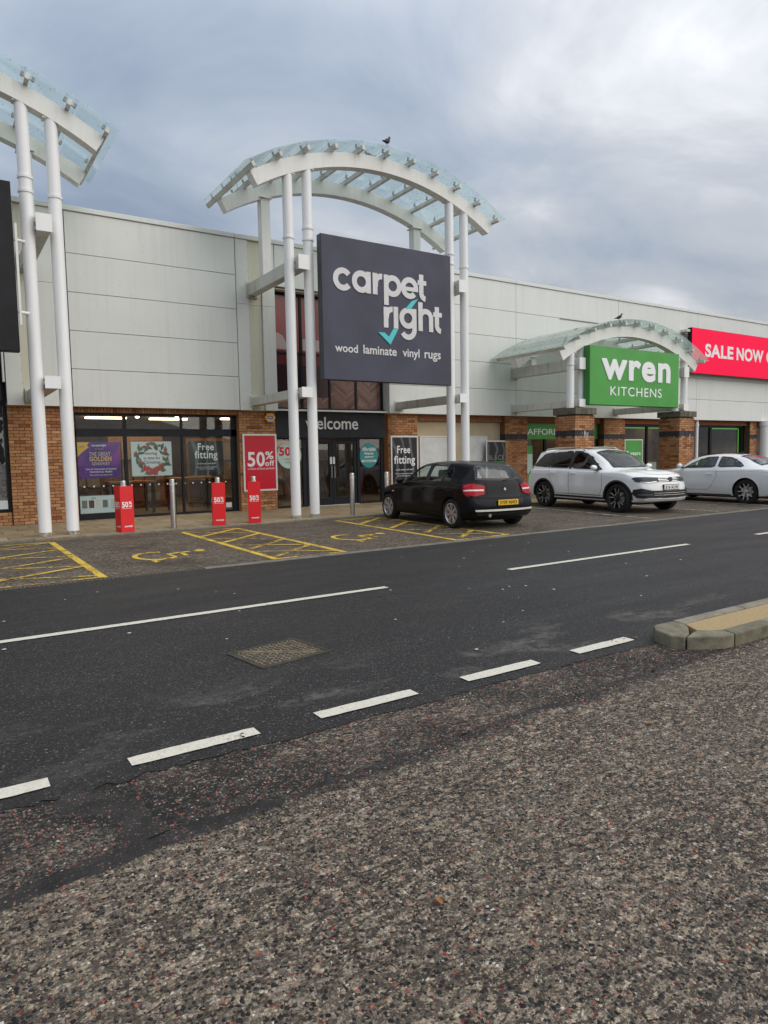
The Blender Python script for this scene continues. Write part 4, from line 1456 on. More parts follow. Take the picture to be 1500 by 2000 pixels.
# kitchen shop glazing
K1 = frame_bars(kitchen, [(17.83, 21.94, 2.5, 2.58), (17.83, 17.9, PAVE, 2.5), (21.87, 21.94, PAVE, 2.5), (18.95, 19.05, PAVE, 2.0), (17.9, 21.87, PAVE, 0.12), (20.2, 20.3, PAVE, 2.5)], 18.2, 'black')
for a, b_ in ((17.9, 18.95), (19.05, 20.2), (20.3, 21.87)):
    pane(K1, a, b_, 0.12, 2.5, 18.25)
MB().box(17.9, 21.87, 18.19, 18.2, 1.99, 2.57).build('window_banner', M['green'], K1)
put_text('banner_lettering', 'AFFORDABLE', M['letterwhite'], K1, 18.07, 18.188, 2.15, 2.62, 0.22, 0.012, 0.004)
K2 = frame_bars(kitchen, [(23.2, 32.3, 2.5, 2.58), (23.2, 23.27, PAVE, 2.5), (24.95, 25.05, PAVE, 2.5), (27.6, 27.72, PAVE, 2.5), (29.5, 29.65, PAVE, 2.5), (32.05, 32.3, PAVE, 2.5), (23.27, 32.05, PAVE, 0.12), (26.1, 26.18, PAVE, 2.5)], 18.2, 'black')
for a, b_ in ((23.27, 24.95), (25.05, 26.1), (26.18, 27.6), (27.72, 29.5), (29.65, 32.05)):
    pane(K2, a, b_, 0.12, 2.5, 18.25)
mb = MB()
mb.box(23.27, 27.6, 18.3, 18.32, 2.43, 2.46)
mb.box(29.65, 31.98, 18.3, 18.32, 2.43, 2.46)
mb.box(31.95, 31.98, 18.3, 18.32, 0.3, 2.43)
mb.build('led_strip', M['stripglow'], K2)
K3 = frame_bars(kitchen, [(32.9, 43, 2.5, 2.58), (36.0, 36.1, PAVE, 2.5), (39.5, 39.6, PAVE, 2.5), (32.9, 43, PAVE, 0.12)], 18.2, 'black')
pane(K3, 32.9, 43, 0.12, 2.5, 18.25)
# round white column and drainpipe under the soffit
MB().lathe([(0.24, PAVE), (0.24, 2.55), (0.27, 2.56), (0.27, 2.8)], (33.2, 17.72, 0), 24).build('round_column', M['white'], kitchen, smooth=True)
MB().lathe([(0.07, PAVE), (0.07, 2.5), (0.09, 2.51), (0.09, 2.62), (0.07, 2.63), (0.07, 2.8)], (28.0, 17.9, 0), 16).build('drainpipe', M['white'], kitchen, smooth=True)
# conduit and bracket lines on the big wall
mb = MB()
mb.box(19.25, 22.0, YF - 0.02, YF - 0.001, 6.3, 6.325)
mb.build('conduit', M['bolt'], kitchen)
mb = MB()
x = 12.0
while x < 43.5:
    for k in range(2):
        xx = x + k * 0.035
        mb.tube((xx, YF + 0.05 + k * 0.1, 7.4), (xx + (k - 0.5) * 0.05, YF + 0.02 + k * 0.16, 7.5), 0.0012, n=3, caps=False)
    x += 0.13
tag(mb.build('bird_spikes', M['bolt'], kitchen), kind='stuff')

# ---- lights and fittings in the carpet shop
for (lx, ly) in [(3.5, 19.4), (5.2, 19.3), (6.6, 19.5), (3.9, 21.2), (5.9, 21.0), (7.6, 21.2), (4.6, 23.0), (6.6, 23.2), (8.8, 22.6), (10.6, 22.4), (9.2, 20.2), (11.0, 20.4)]:
    o = MB().box(lx - 0.6, lx + 0.6, ly - 0.11, ly + 0.11, 2.8, 2.85).build('ceiling_light', M['strip'], carpet)
mb = MB()
for (lx, ly) in [(4.3, 18.9), (5.05, 18.95), (5.9, 19.9), (4.9, 20.3), (7.2, 19.0), (9.9, 19.4), (10.4, 19.8)]:
    mb.lathe([(0.01, -0.1), (0.05, -0.09), (0.055, 0.0)], (lx, ly, 2.78), 10)
tag(mb.build('spot_lights', M['spot'], carpet), kind='stuff')
mb = MB()
for k in range(4):
    lx = 19 + 3.2 * k
    mb.box(lx, lx + 0.9, 20.5, 20.65, 2.78, 2.83)
mb.build('ceiling_light', M['spot'], kitchen)
MB().box(18, 43, 21.3, 21.4, PAVE, 2.6).build('display_wall', M['shopwall'], kitchen)
for lx in (18.4, 19.6, 20.9, 24.0, 25.6, 27.0, 28.6, 30.8):
    MB().box(lx - 0.4, lx + 0.4, 20.6, 21.2, PAVE, 0.95).build('kitchen_unit', M['notice'], kitchen, bevel=0.01)

# ================================================================ CANOPIES
M['clamp'] = plain('grey_clamp', (0.38, 0.38, 0.36), 0.45)
R_IN, TH, HALF = 6.54, 0.33, math.radians(31.3)


def arch_pt(r_off, a, zc):
    return ((R_IN + r_off) * math.sin(a), zc - R_IN + (R_IN + r_off) * math.cos(a))


def canopy(label, cx, yc, apex, pair, col_z0, ub, lb, glass, wall_y=YF, collars=(6.83, 6.57, 6.55), dirty_clamps=True):
    """arched glass canopy: paired round columns in front, beams back to the wall, two curved box beams, purlins and panes"""
    root = empty('entrance_canopy', (cx, yc, col_z0), label, 'canopy', 'arched glass canopies over the shop entrances')

    def zin(dx):
        return apex - R_IN + math.sqrt(R_IN ** 2 - dx ** 2)
    for s in (-1, 1):
        for k in (-1, 1):
            dx = s * pair + k * 0.25
            top = zin(abs(dx)) + 0.03
            col = MB().lathe([(0.118, col_z0), (0.118, top)], (cx + dx, yc, 0), 28).build('column', M['white'], root, smooth=True)
            inner = (s * k < 0)
            for zc_ in ((collars[0], collars[1]) if inner else (collars[2],)):
                if col_z0 < zc_ < top - 0.1:
                    MB().lathe([(0.12, -0.03), (0.136, -0.024), (0.138, 0.024), (0.12, 0.03)], (cx + dx, yc, zc_), 28).build('collar', M['white'], col, smooth=True)
            if col_z0 < 1:
                # rusty scuffed foot
                MB().lathe([(0.121, col_z0), (0.1205, col_z0 + 0.05), (0.1195, col_z0 + 0.075)], (cx + dx, yc, 0), 28).build('column_foot', M['foot'], col, smooth=True)
            fl_ = MB().box(cx + dx - 0.15, cx + dx + 0.15, yc - 0.1, yc + 0.1, top - 0.012, top + 0.02)
            o = fl_.build('head_plate', M['arch'], col)
        bx = cx + s * pair
        for (z0, z1), nm in ((ub, 'beam'), (lb, 'beam')):
            bm_ = MB().box(bx - 0.12, bx + 0.12, yc - 0.26, wall_y - 0.02, z0, z1).build(nm, M['beam'], root, bevel=0.008)
            MB().box(bx - 0.14, bx + 0.14, yc - 0.268, yc - 0.2605, z0 - 0.008, z1 + 0.008).build('beam_end_plate', M['white'], bm_)
            MB().box(bx - 0.17, bx + 0.17, wall_y - 0.02, wall_y + 0.06, z0 - 0.05, z1 + 0.05).build('wall_plate', M['beam'], bm_, bevel=0.006)
            mb = MB()
            zm = (z0 + z1) / 2
            for k in (-1, 1):
                for dz in ((-0.07, 0.07) if z1 - z0 > 0.28 else (0,)):
                    mb.tube((bx + k * 0.1, yc, zm + dz), (bx + k * 0.26, yc, zm + dz), 0.045, n=12)
            mb.build('column_connector', M['white'], bm_, smooth=True)
        pz = zin(pair) + 0.02
        MB().box(bx - 0.12, bx + 0.12, yc + 1.8, yc + 2.04, ub[1] - 0.002, pz).build('rear_post', M['arch'], root, bevel=0.006)
        MB().box(bx - 0.17, bx + 0.17, yc + 1.75, yc + 2.09, pz - 0.03, pz - 0.01).build('head_plate', M['arch'], root)
    for y0 in (yc - 0.12, yc + 1.8):
        mb = MB()
        n = 36
        vs = []
        for i in range(n + 1):
            a = -HALF + 2 * HALF * i / n
            for ro in (0.0, TH):
                x, z = arch_pt(ro, a, apex)
                vs += [(cx + x, y0, z), (cx + x, y0 + 0.24, z)]
        fs = []
        for i in range(n):
            a, b_ = 4 * i, 4 * i + 4
            fs += [(a, b_, b_ + 1, a + 1), (a + 2, a + 3, b_ + 3, b_ + 2), (a, a + 2, b_ + 2, b_), (a + 1, b_ + 1, b_ + 3, a + 3)]
        fs += [(0, 1, 3, 2), (4 * n, 4 * n + 2, 4 * n + 3, 4 * n + 1)]
        mb.add(vs, fs)
        mb.build('arched_beam', M['arch'], root, smooth=True, fix=True)
    NP = 10
    RP = TH + 0.115
    RG = TH + 0.175
    for i in range(NP + 1):
        a = -HALF * 0.995 + 2 * HALF * 0.995 * i / NP
        x, z = arch_pt(TH + 0.055, a, apex)
        T = Matrix.Translation((cx + x, 0, z)) @ Matrix.Rotation(a, 4, 'Y')
        pu = MB().box(-0.038, 0.038, yc - 0.37, yc + 2.62, -0.053, 0.058, M4=T).build('purlin', M['alu'], root, bevel=0.004)
        mb = MB()
        for yy in (yc - 0.2, yc + 0.72, yc + 1.02, yc + 1.6, yc + 2.35):
            for k in (-1, 1):
                if (i == 0 and k < 0) or (i == NP and k > 0):
                    continue
                mb.tube(T @ Vector((k * 0.095, yy, 0.03)), T @ Vector((k * 0.095, yy, 0.112)), 0.028, n=8)
                mb.tube(T @ Vector((0, yy, 0.04)), T @ Vector((k * 0.095, yy, 0.045)), 0.009, n=6)
        tag(mb.build('glass_clamps', M['clamp'], pu), kind='stuff')
    for i in range(NP):
        a0 = -HALF * 1.04 + 2 * HALF * 1.04 * i / NP + 0.0012
        a1 = -HALF * 1.04 + 2 * HALF * 1.04 * (i + 1) / NP - 0.0012
        for (ya, yb) in ((yc - 0.42, yc + 1.145), (yc + 1.155, yc + 2.7)):
            p = [arch_pt(RG, a0, apex), arch_pt(RG, a1, apex), arch_pt(RG + 0.014, a1, apex), arch_pt(RG + 0.014, a0, apex)]
            MB().prism([(cx + x, ya, z) for x, z in p], (0, yb - ya, 0)).build('glass_pane', M[glass], root, fix=True)
    return root


M['foot'] = plain('rust_stained_foot', (0.5, 0.44, 0.37), 0.7, grime=0.75, gscale=17)
mid = canopy('tall white arched glass canopy over the carpet shop entrance with two birds on top', 9.80, 14.9, 8.5, 2.37, PAVE, (5.83, 6.14), (2.9, 3.12), 'canopyglass')
lft = copy_tree(mid)
lft.location.x -= 10.17
lft['label'] = 'tall white arched glass canopy above the near black sign, only one end in view'
wrn = canopy('low arched glass canopy resting on two brick pillars at the kitchen shop', 19.70, 15.0, 5.25, 2.69, 2.87, (4.06, 4.4), (2.905, 3.13), 'dirtyglass', collars=(4.66, 3.0, 4.2))

# ================================================================ HANGING SIGNS


def sign_board(name, label, cat, x0, x1, z0, z1, y, d, face, edge, group=None):
    root = empty(name, ((x0 + x1) / 2, y, z0), label, cat, group)
    MB().box(x0, x1, y, y + d, z0, z1).build('sign_case', M[edge], root, bevel=0.012)
    MB().box(x0 + 0.012, x1 - 0.012, y - 0.006, y + 0.01, z0 + 0.012, z1 - 0.012).build('sign_face', M[face], root)
    return root


G = 'boards hung under the entrance canopies'
sg = sign_board('shop_sign', 'slate grey square hanging sign reading carpet right with a turquoise tick', 'sign', 7.8, 11.63, 3.31, 6.66, 14.5, 0.2, 'signgrey', 'signdark', G)
mb = MB()
for xx in (7.95, 11.48):
    mb.box(xx - 0.03, xx + 0.03, 14.7, 14.79, 3.5, 6.5)
mb.build('sign_rails', M['alu'], sg)
mb = MB()
x = 7.82
while x < 11.62:
    for k in (-1, 1):
        mb.tube((x, 14.6, 6.66), (x + rnd.uniform(-0.01, 0.01), 14.6 + k * 0.05, 6.66 + rnd.uniform(0.08, 0.11)), 0.0015, n=3, caps=False)
    x += 0.05
tag(mb.build('bird_spikes', M['alu'], sg), kind='stuff')
w = 0.135
rr = 0.195
L1 = Strokes(w)
L1.add(arc(8.365, 5.675, rr + 0.005, 38, 322))
L1.add(arc(8.875, 5.675, rr, 0, 360, 32)[:-1], True).add([(9.075, 5.42), (9.075, 5.93)])
L1.add([(9.265, 5.42), (9.265, 5.93)]).add([(9.275, 5.62)] + arc(9.45, 5.695, 0.17, 165, 82, 10))
L1.add([(9.59, 5.2), (9.59, 5.93)]).add(arc(9.785, 5.675, rr, 0, 360, 32)[:-1], True)
L1.add(arc(10.295, 5.685, rr + 0.005, 0, 318)).add([(10.12, 5.66), (10.56, 5.66)], w=0.1)
L1.add([(10.66, 6.06), (10.66, 5.6)] + arc(10.8, 5.6, 0.14, 180, 265, 10)).add([(10.55, 5.855), (10.82, 5.855)], w=0.115)
L1.add([(9.57, 4.65), (9.57, 5.15)]).add([(9.58, 4.88)] + arc(9.755, 4.94, 0.165, 165, 85, 10))
L1.add([(9.865, 4.65), (9.865, 5.18)])
L1.add(arc(10.235, 4.935, rr, 0, 360, 32)[:-1], True).add([(10.43, 5.18), (10.43, 4.7)] + arc(10.235, 4.66, rr, 0, -150, 20))
L1.add([(10.625, 5.37), (10.625, 4.65)]).add(arc(10.79, 4.985, 0.17, 170, 0, 16) + [(10.96, 4.65)])
L1.add([(11.15, 5.3), (11.15, 4.83)] + arc(11.29, 4.83, 0.14, 180, 265, 10)).add([(11.03, 5.105), (11.31, 5.105)], w=0.115)
L1.build('logo_lettering', M['lettergrey'], sg, 0, 14.494, 0, 1, 0.016)
mb = MB()
mb.prism([(9.33, 14.494, 4.52), (9.52, 14.494, 4.52), (9.645, 14.494, 4.43), (9.785, 14.494, 4.64), (9.93, 14.494, 4.64), (9.685, 14.494, 4.24)], (0, -0.02, 0))
mb.prism([(10.15, 14.494, 5.16), (10.33, 14.494, 5.175), (10.55, 14.494, 5.44), (10.36, 14.494, 5.37)], (0, -0.022, 0))
mb.build('turquoise_tick', M['teal'], sg, fix=True)
for wd, x0, x1 in (('wood', 8.115, 8.745), ('laminate', 8.9, 9.875), ('vinyl', 10.06, 10.585), ('rugs', 10.745, 11.27)):
    put_text('tagline_lettering', wd, M['lettergrey'], sg, x0, 14.493, 3.98, x1 - x0, None, 0.016, 0.006, base=True)

sl2 = sign_board('shop_sign', 'near black hanging sign cut off by the frame beside the left columns', 'sign', -2.4, 1.46, 3.53, 6.58, 14.5, 0.2, 'signblack', 'black', G)
mb = MB()
for xx in (1.52, -2.2):
    mb.box(xx - 0.02, xx + 0.02, 14.66, 14.7, 4.05, 5.9)
for zz in (4.3, 5.62):
    mb.tube((1.45, 14.72, zz), (1.8, 14.88, zz), 0.03, n=10)
mb.build('sign_rails', M['white'], sl2)

sk = sign_board('shop_sign', 'bright green hanging sign reading wren kitchens in white', 'sign', 17.17, 21.73, 2.96, 4.79, 14.6, 0.24, 'green', 'greendark', G)
# the heavy name is cut from a stack of thin sheets, each shifted a little
mb = MB()
for k in range(14):
    a = k * 2 * PI / 14
    me = text_mesh('wren', 1.0, 3.47, 0.016, 0.0, 'LEFT', 1.12, 0.61)
    me.transform(Matrix.Translation((17.73 + 0.03 * math.cos(a), 14.594 - 0.012 - 0.0005 * k, 3.79 + 0.03 * math.sin(a))) @ Matrix.Rotation(PI / 2, 4, 'X'))
    vs = [v.co.copy() for v in me.vertices]
    mb.add(vs, [tuple(p.vertices) for p in me.polygons])
    bpy.data.meshes.remove(me)
mb.build('name_lettering', M['letterwhite'], sk)
put_text('name_lettering', 'KITCHENS', M['letterwhite'], sk, 18.14, 14.593, 3.27, 2.63, 0.29, 0.0, 0.006, spacing=1.12)

# ---- red sale board on the wall
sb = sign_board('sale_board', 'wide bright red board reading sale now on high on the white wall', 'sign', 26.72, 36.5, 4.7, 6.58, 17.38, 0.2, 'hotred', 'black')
for wd, xx, ww in (('SALE', 27.67, 2.12), ('NOW', 30.05, 2.2), ('ON', 32.5, 1.4)):
    put_text('sale_lettering', wd, M['letterwhite'], sb, xx, 17.373, 5.42, ww, 0.56, 0.035, 0.004, spacing=1.06)
mb = MB()
for xx in (26.5, 30.0, 34.0):
    mb.box(xx, xx + 0.3, 17.45, 17.74, 6.4, 6.5)
mb.box(26.8, 36.4, 17.585, 17.74, 4.75, 4.85)
mb.build('sign_brackets', M['alu'], sb)

# ---- brick pillars under the kitchen canopy
for cx, lab in ((17.06, 'red brown brick pillar with white streaks on its dark band and stone cap, nearer the black car'), (22.38, 'red brown brick pillar with stone cap between the two white cars')):
    pl = empty('brick_pillar', (cx, 15.1, PAVE), lab, 'pillar', 'brick pillars under the kitchen canopy')
    x0, x1, y0, y1 = cx - 0.44, cx + 0.44, 14.68, 15.5
    core = MB().box(x0 + 0.02, x1 - 0.02, y0 + 0.02, y1 - 0.02, 0, 2.65).build('pillar_core', M['mortar'], pl)
    brick_face(core, M['brick2'], x0, x1, PAVE + 0.006, 2.66, y0, 'Y', BAND, M['bluebrick'])
    # (the side towards the road camera)
    brick_face(core, M['brick2'], y0 + 0.026, y1, PAVE + 0.006, 2.66, x0, 'X', BAND, M['bluebrick'])
    for sx_ in range(4):
        a = x0 - 0.05 + sx_ * 0.245
        MB().box(a + 0.003, a + 0.242, y0 - 0.055, y1 + 0.055, 2.66, 2.862).build('coping_stone', M['stonecap'], pl, bevel=0.012)
    mb = MB()
    for k in range(9 if cx < 20 else 2):
        xx = rnd.uniform(x0 + 0.1, x1 - 0.15)
        zt = rnd.uniform(2.05, 2.17)
        zl = rnd.uniform(0.03, 0.3)
        mb.poly([(xx - 0.006, y0 - 0.0045, zt), (xx + 0.006, y0 - 0.0045, zt), (xx + 0.004, y0 - 0.0045, zt - zl), (xx - 0.002, y0 - 0.0045, zt - zl)])
    tag(mb.build('lime_streaks', M['whitepaint'], core), kind='stuff')

# ================================================================ CARS
def paint(name, col, flake=0.0, rough=0.35, film=1.0, cior=1.5, cw=1.0):
    m, nt, b = new_mat(name)
    tc = node(nt, 'ShaderNodeTexCoord')
    n = noise(nt, tc.outputs['Object'], 3.0, 5, 0.6)
    sp = node(nt, 'ShaderNodeSeparateXYZ')
    ln(nt, tc.outputs['Object'], sp.inputs[0])
    # road film: thin dusty layer thicker on the lower flanks
    low = ramp(nt, mth(nt, 'ADD', sp.outputs['Z'], mth(nt, 'MULTIPLY', n, 0.35)), [(0.38, 0.4), (0.8, 0.03)])
    c = mixc(nt, mth(nt, 'MULTIPLY', low, film), col, (0.16, 0.145, 0.125))
    ln(nt, c, b.inputs['Base Color'])
    b.inputs['Roughness'].default_value = rough
    b.inputs['Metallic'].default_value = flake
    b.inputs['Coat Weight'].default_value = cw
    b.inputs['Coat IOR'].default_value = cior
    b.inputs['Specular IOR Level'].default_value = 0.1
    ln(nt, ramp(nt, mth(nt, 'MULTIPLY', low, film), [(0.05, 0.03), (0.4, 0.3)]), b.inputs['Coat Roughness'])
    return m


M['paintblack'] = paint('black_car_paint', (0.004, 0.004, 0.006), 0.0, 0.4, 0.03, 1.33, 0.35)
M['paintwhite'] = paint('white_car_paint', (0.84, 0.845, 0.84), 0.0, 0.4, 0.6)
M['paintsilver'] = paint('pale_silver_car_paint', (0.76, 0.775, 0.785), 0.0, 0.4, 0.5)
M['carglass'] = glassy('car_glass', (0.78, 0.86, 0.83), 1.0, ior=1.75)
M['privacy'] = glassy('privacy_glass', (0.06, 0.065, 0.07), 1.0, ior=1.6)
M['trim'] = plain('black_plastic_trim', (0.014, 0.014, 0.015), 0.5)
M['gap'] = plain('shut_line', (0.004, 0.004, 0.004), 0.9)
M['tyre'] = plain('tyre_rubber', (0.016, 0.016, 0.016), 0.85, grime=0.3)
M['alloy'] = plain('silver_alloy', (0.55, 0.55, 0.56), 0.3, 0.85)
M['alloydark'] = plain('dark_alloy', (0.03, 0.03, 0.033), 0.35, 0.5)
M['well'] = plain('wheel_well', (0.006, 0.006, 0.006), 0.95)
M['taillamp'] = plain('red_lamp_lens', (0.36, 0.003, 0.008), 0.12, spec=0.3)
M['lampwhite'] = plain('clear_lamp_strip', (0.75, 0.62, 0.62), 0.1, coat=1.0)
M['headlamp'] = plain('smoked_headlamp', (0.022, 0.025, 0.03), 0.08, spec=0.45)
M['chrome'] = plain('chrome', (0.72, 0.72, 0.73), 0.12, 1.0)
M['plateyellow'] = plain('yellow_number_plate', (0.78, 0.46, 0.02), 0.35)
M['platewhite'] = plain('white_number_plate', (0.78, 0.78, 0.76), 0.35)
M['seat'] = plain('car_seat_cloth', (0.03, 0.03, 0.033), 0.85)
M['cabin'] = plain('cabin_plastic', (0.025, 0.025, 0.027), 0.8)
M['badgeblue'] = plain('badge_enamel', (0.25, 0.4, 0.6), 0.25)


def interp(keys, x):
    """monotone cubic through (x, value) keys"""
    n = len(keys)
    if x <= keys[0][0]:
        return keys[0][1]
    if x >= keys[-1][0]:
        return keys[-1][1]
    d = [(keys[i + 1][1] - keys[i][1]) / (keys[i + 1][0] - keys[i][0]) for i in range(n - 1)]
    m = [d[0]] + [0 if d[i - 1] * d[i] <= 0 else 2 * d[i - 1] * d[i] / (d[i - 1] + d[i]) for i in range(1, n - 1)] + [d[-1]]
    for i in range(n - 1):
        if x <= keys[i + 1][0]:
            h = keys[i + 1][0] - keys[i][0]
            t = (x - keys[i][0]) / h
            return ((2 * t ** 3 - 3 * t * t + 1) * keys[i][1] + (t ** 3 - 2 * t * t + t) * h * m[i] + (-2 * t ** 3 + 3 * t * t) * keys[i + 1][1] + (t ** 3 - t * t) * h * m[i + 1])


def smooth01(t):
    t = max(0.0, min(1.0, t))
    return t * t * (3 - 2 * t)


class Car:
    """lofted body: x runs from the tail (0) to the nose, y to the car's left, z up"""

    def __init__(s, root, sp):
        s.root, s.sp = root, sp
        s.L = sp['L']
        s.body()

    def ring(s, x):
        sp = s.sp
        zt, zb, zs, wb, wr = (interp(sp[k], x) for k in ('top', 'belt', 'sill', 'wide', 'roofw'))
        zt = max(zt, zb + 0.012)
        g = zt - zb
        f = smooth01((g - 0.10) / 0.2)
        zm = zs + (zb - zs) * 0.42
        zc = zs + (zb - zs) * 0.8
        low = [(0, zs + 0.01), (wb * 0.5, zs + 0.004), (wb * 0.84, zs), (wb * 0.955, zs + 0.035), (wb * 0.985, zs + 0.11 * min(1, (zb - zs) / 0.5)), (wb * 1.0, zm - 0.06 * f), (wb * 1.008, zm + 0.05), (wb * 0.998, zc - 0.04), (wb * 1.0, zc), (wb * 0.985, zb - 0.03), (wb * 0.965, zb)]
        y0 = wb * 0.965
        up_h, up_r = [], []
        for t in (0.06, 0.16, 0.32, 0.5, 0.66, 0.78, 0.87, 0.94, 1.0):
            up_h.append((y0 * (1 - t), zb + g * math.sin(min(1, t * 1.3) * PI / 2)))
        zr = zt - sp.get('crown', 0.07)
        side = [(0.04, 0.02), (0.2, 0.2), (0.42, 0.42), (0.66, 0.66), (0.88, 0.88), (1.0, 1.0)]
        for a, c in side:
            bow = 0.02 * math.sin(PI * c)
            up_r.append((y0 - 0.012 - (y0 - 0.012 - wr) * a + bow, zb + (zr - zb) * c))
        up_r += [(wr * 0.86, zr + (zt - zr) * 0.52), (wr * 0.5, zr + (zt - zr) * 0.88), (0, zt)]
        up = [(a[0] * (1 - f) + b[0] * f, a[1] * (1 - f) + b[1] * f) for a, b in zip(up_h, up_r)]
        return low + up

    def warp(s, x, y):
        """round the plan of nose and tail"""
        sp = s.sp
        w = 0.9
        kN, kT = sp['nose_round'], sp['tail_round']
        u = min(1.0, abs(y) / w)
        fN = smooth01((x - (s.L - 0.9)) / 0.9)
        fT = smooth01((0.7 - x) / 0.7)
        return x - kN * fN * u ** 2.4 + kT * fT * u ** 2.6

    def body(s):
        sp = s.sp
        L = s.L
        xs = [0.0, 0.012, 0.03, 0.055]
        x = 0.09
        while x < L - 0.1:
            xs.append(x)
            x += 0.03
        xs += [L - 0.085, L - 0.055, L - 0.03, L - 0.012, L]
        vs, fs = [], []
        rings = []
        for x in xs:
            half = s.ring(x)
            n = len(half)
            # finer ring by linear-cubic resampling
            ring = half + [(-y, z) for y, z in half[-2:0:-1]]
            rings.append([Vector((s.warp(x, y), y, z)) for y, z in ring])
        N = len(rings[0])
        for r in rings:
            vs += r
        for i in range(len(rings) - 1):
            for j in range(N):
                k = (j + 1) % N
                fs.append((i * N + j, i * N + k, (i + 1) * N + k, (i + 1) * N + j))
        # close nose and tail with shrinking rings that keep the plan curve
        for end, base in ((0, 0), (1, (len(rings) - 1) * N)):
            half = s.ring(xs[0] if end == 0 else xs[-1])
            ring = half + [(-y, z) for y, z in half[-2:0:-1]]
            zc_ = (ring[0][1] + half[-1][1]) / 2
            prev = base
            for k in (0.93, 0.8, 0.62, 0.42, 0.22, 0.06):
                cur = len(vs)
                vs += [Vector((s.warp(xs[0] if end == 0 else xs[-1], y * k), y * k, zc_ + (z - zc_) * k)) for y, z in ring]
                for j in range(N):
                    q = (j + 1) % N
                    fs.append((prev + j, prev + q, cur + q, cur + j))
                prev = cur
            fs.append(tuple(prev + j for j in range(N)))
        me = MB().add(vs, fs).mesh('body')
        bm = bmesh.new()
        bm.from_mesh(me)
        bmesh.ops.recalc_face_normals(bm, faces=bm.faces[:])
        bm.to_mesh(me)
        s.bvh = BVHTree.FromBMesh(bm)
        bm.free()
        o = link('body', me, None, None)
        cut = MB()
        for wx, r in ((sp['wheels'][0], sp['arch_r'][0]), (sp['wheels'][1], sp['arch_r'][1])):
            for sd in (-1, 1):
                cut.tube((wx, sd * 0.55, sp['wr'] + 0.01), (wx, sd * 1.3, sp['wr'] + 0.01), r, n=48)
        co = cut.build('cutter', None)
        md = o.modifiers.new('arches', 'BOOLEAN')
        md.object = co
        md.operation = 'DIFFERENCE'
        md.solver = 'EXACT'
        dg = bpy.context.evaluated_depsgraph_get()
        dg.update()
        me2 = bpy.data.meshes.new_from_object(o.evaluated_get(dg))
        bpy.data.objects.remove(o)
        bpy.data.objects.remove(co)
        # open the window apertures; the panes' black borders cover the edges
        bm = bmesh.new()
        bm.from_mesh(me2)
        kill = []
        for f in bm.faces:
            c = f.calc_center_median()
            if s.in_window(c, f.normal):
                kill.append(f)
        bmesh.ops.delete(bm, geom=kill, context='FACES')
        well = M['well']
        me2.materials.clear()
        me2.materials.append(M[sp['paint']])
        me2.materials.append(well)
        for f in bm.faces:
            f.smooth = True
            c = f.calc_center_median()
            for wx, r in zip(sp['wheels'], sp['arch_r']):
                d = math.hypot(c.x - wx, c.z - sp['wr'] - 0.01)
                if d < r + 0.004 and abs(c.y) < 0.99 and (abs(f.normal.y) < 0.5 or abs(c.y) < 0.6) and d > r - 0.02 or (d < r - 0.01 and abs(abs(c.y) - 0.55) < 0.02):
                    f.material_index = 1
        bm.to_mesh(me2)
        bm.free()
        me2.set_sharp_from_angle(angle=math.radians(42))
        o = link('body', me2, None, s.root, True)
        s.bodyobj = o
        # cabin liner so one sees seats, not the far ground, below the glass
        hw = sp['cab']
        mb = MB()
        mb.box(hw[0], hw[1], -0.66, 0.66, 0.25, hw[2])
        mb.build('cabin_floor', M['cabin'], s.root, local=True, bevel=0.03)
        for sx in sp['seats']:
            for sy in (-0.36, 0.36):
                mb = MB()
                mb.box(sx - 0.1, sx + 0.42, sy - 0.24, sy + 0.24, hw[2] - 0.08, hw[2] + 0.1)
                T = Matrix.Translation((sx - 0.1, sy, hw[2] + 0.02)) @ Matrix.Rotation(math.radians(-14), 4, 'Y')
                mb.box(-0.07, 0.07, -0.23, 0.23, 0, 0.52, M4=T)
                mb.box(-0.05, 0.05, -0.12, 0.12, 0.54, 0.72, M4=T)
                mb.build('seat', M['seat'], s.root, local=True, bevel=0.035)
        mb = MB()
        mb.box(hw[1] - 0.45, hw[1] - 0.02, -0.66, 0.66, hw[2] - 0.05, hw[3])
        mb.build('dashboard', M['cabin'], s.root, local=True, bevel=0.05)
        sy = -0.36
        mb = MB()
        c = Vector((hw[1] - 0.6, sy, hw[3] + 0.03))
        T = Matrix.Translation(c) @ Matrix.Rotation(math.radians(65), 4, 'Y')
        pts = [T @ Vector((0.18 * math.cos(a * PI / 8), 0.18 * math.sin(a * PI / 8), 0)) for a in range(17)]
        for a, b in zip(pts, pts[1:]):
            mb.tube(a, b, 0.014, n=6)
        mb.build('steering_wheel', M['trim'], s.root, local=True)

    # --- windows are side polygons (x,z), or plan polygons (x,y) for the screens
    def in_window(s, c, n):
        for w in s.sp['windows']:
            if w['dir'] == 'side' and abs(n.y) > 0.3 and inside((c.x, c.z), w['poly'], -0.012):
                return True
            if w['dir'] == 'plan' and n.z > 0.15 and inside((c.x, c.y), w['poly'], -0.045):
                return True
            if w['dir'] == 'rear' and n.x < -0.2 and inside((c.y, c.z), w['poly'], -0.012):
                return True
        return False

    def hit(s, p, d, off):
        loc, nor, i, dist = s.bvh.ray_cast(Vector(p), Vector(d))
        if loc is None:
            return None
        if nor.dot(Vector(d)) > 0:
            nor = -nor
        return loc + nor * off

    def shoot(s, w, q, off, side=1):
        if w == 'side':
            return s.hit((q[0], 2.0 * side, q[1]), (0, -side, 0), off)
        if w == 'plan':
            return s.hit((q[0], q[1], 3.0), (0, 0, -1), off)
        if w == 'rear':
            return s.hit((-2.0, q[0], q[1]), (1, 0, 0), off)
        if w == 'front':
            return s.hit((s.L + 2, q[0], q[1]), (-1, 0, 0), off)

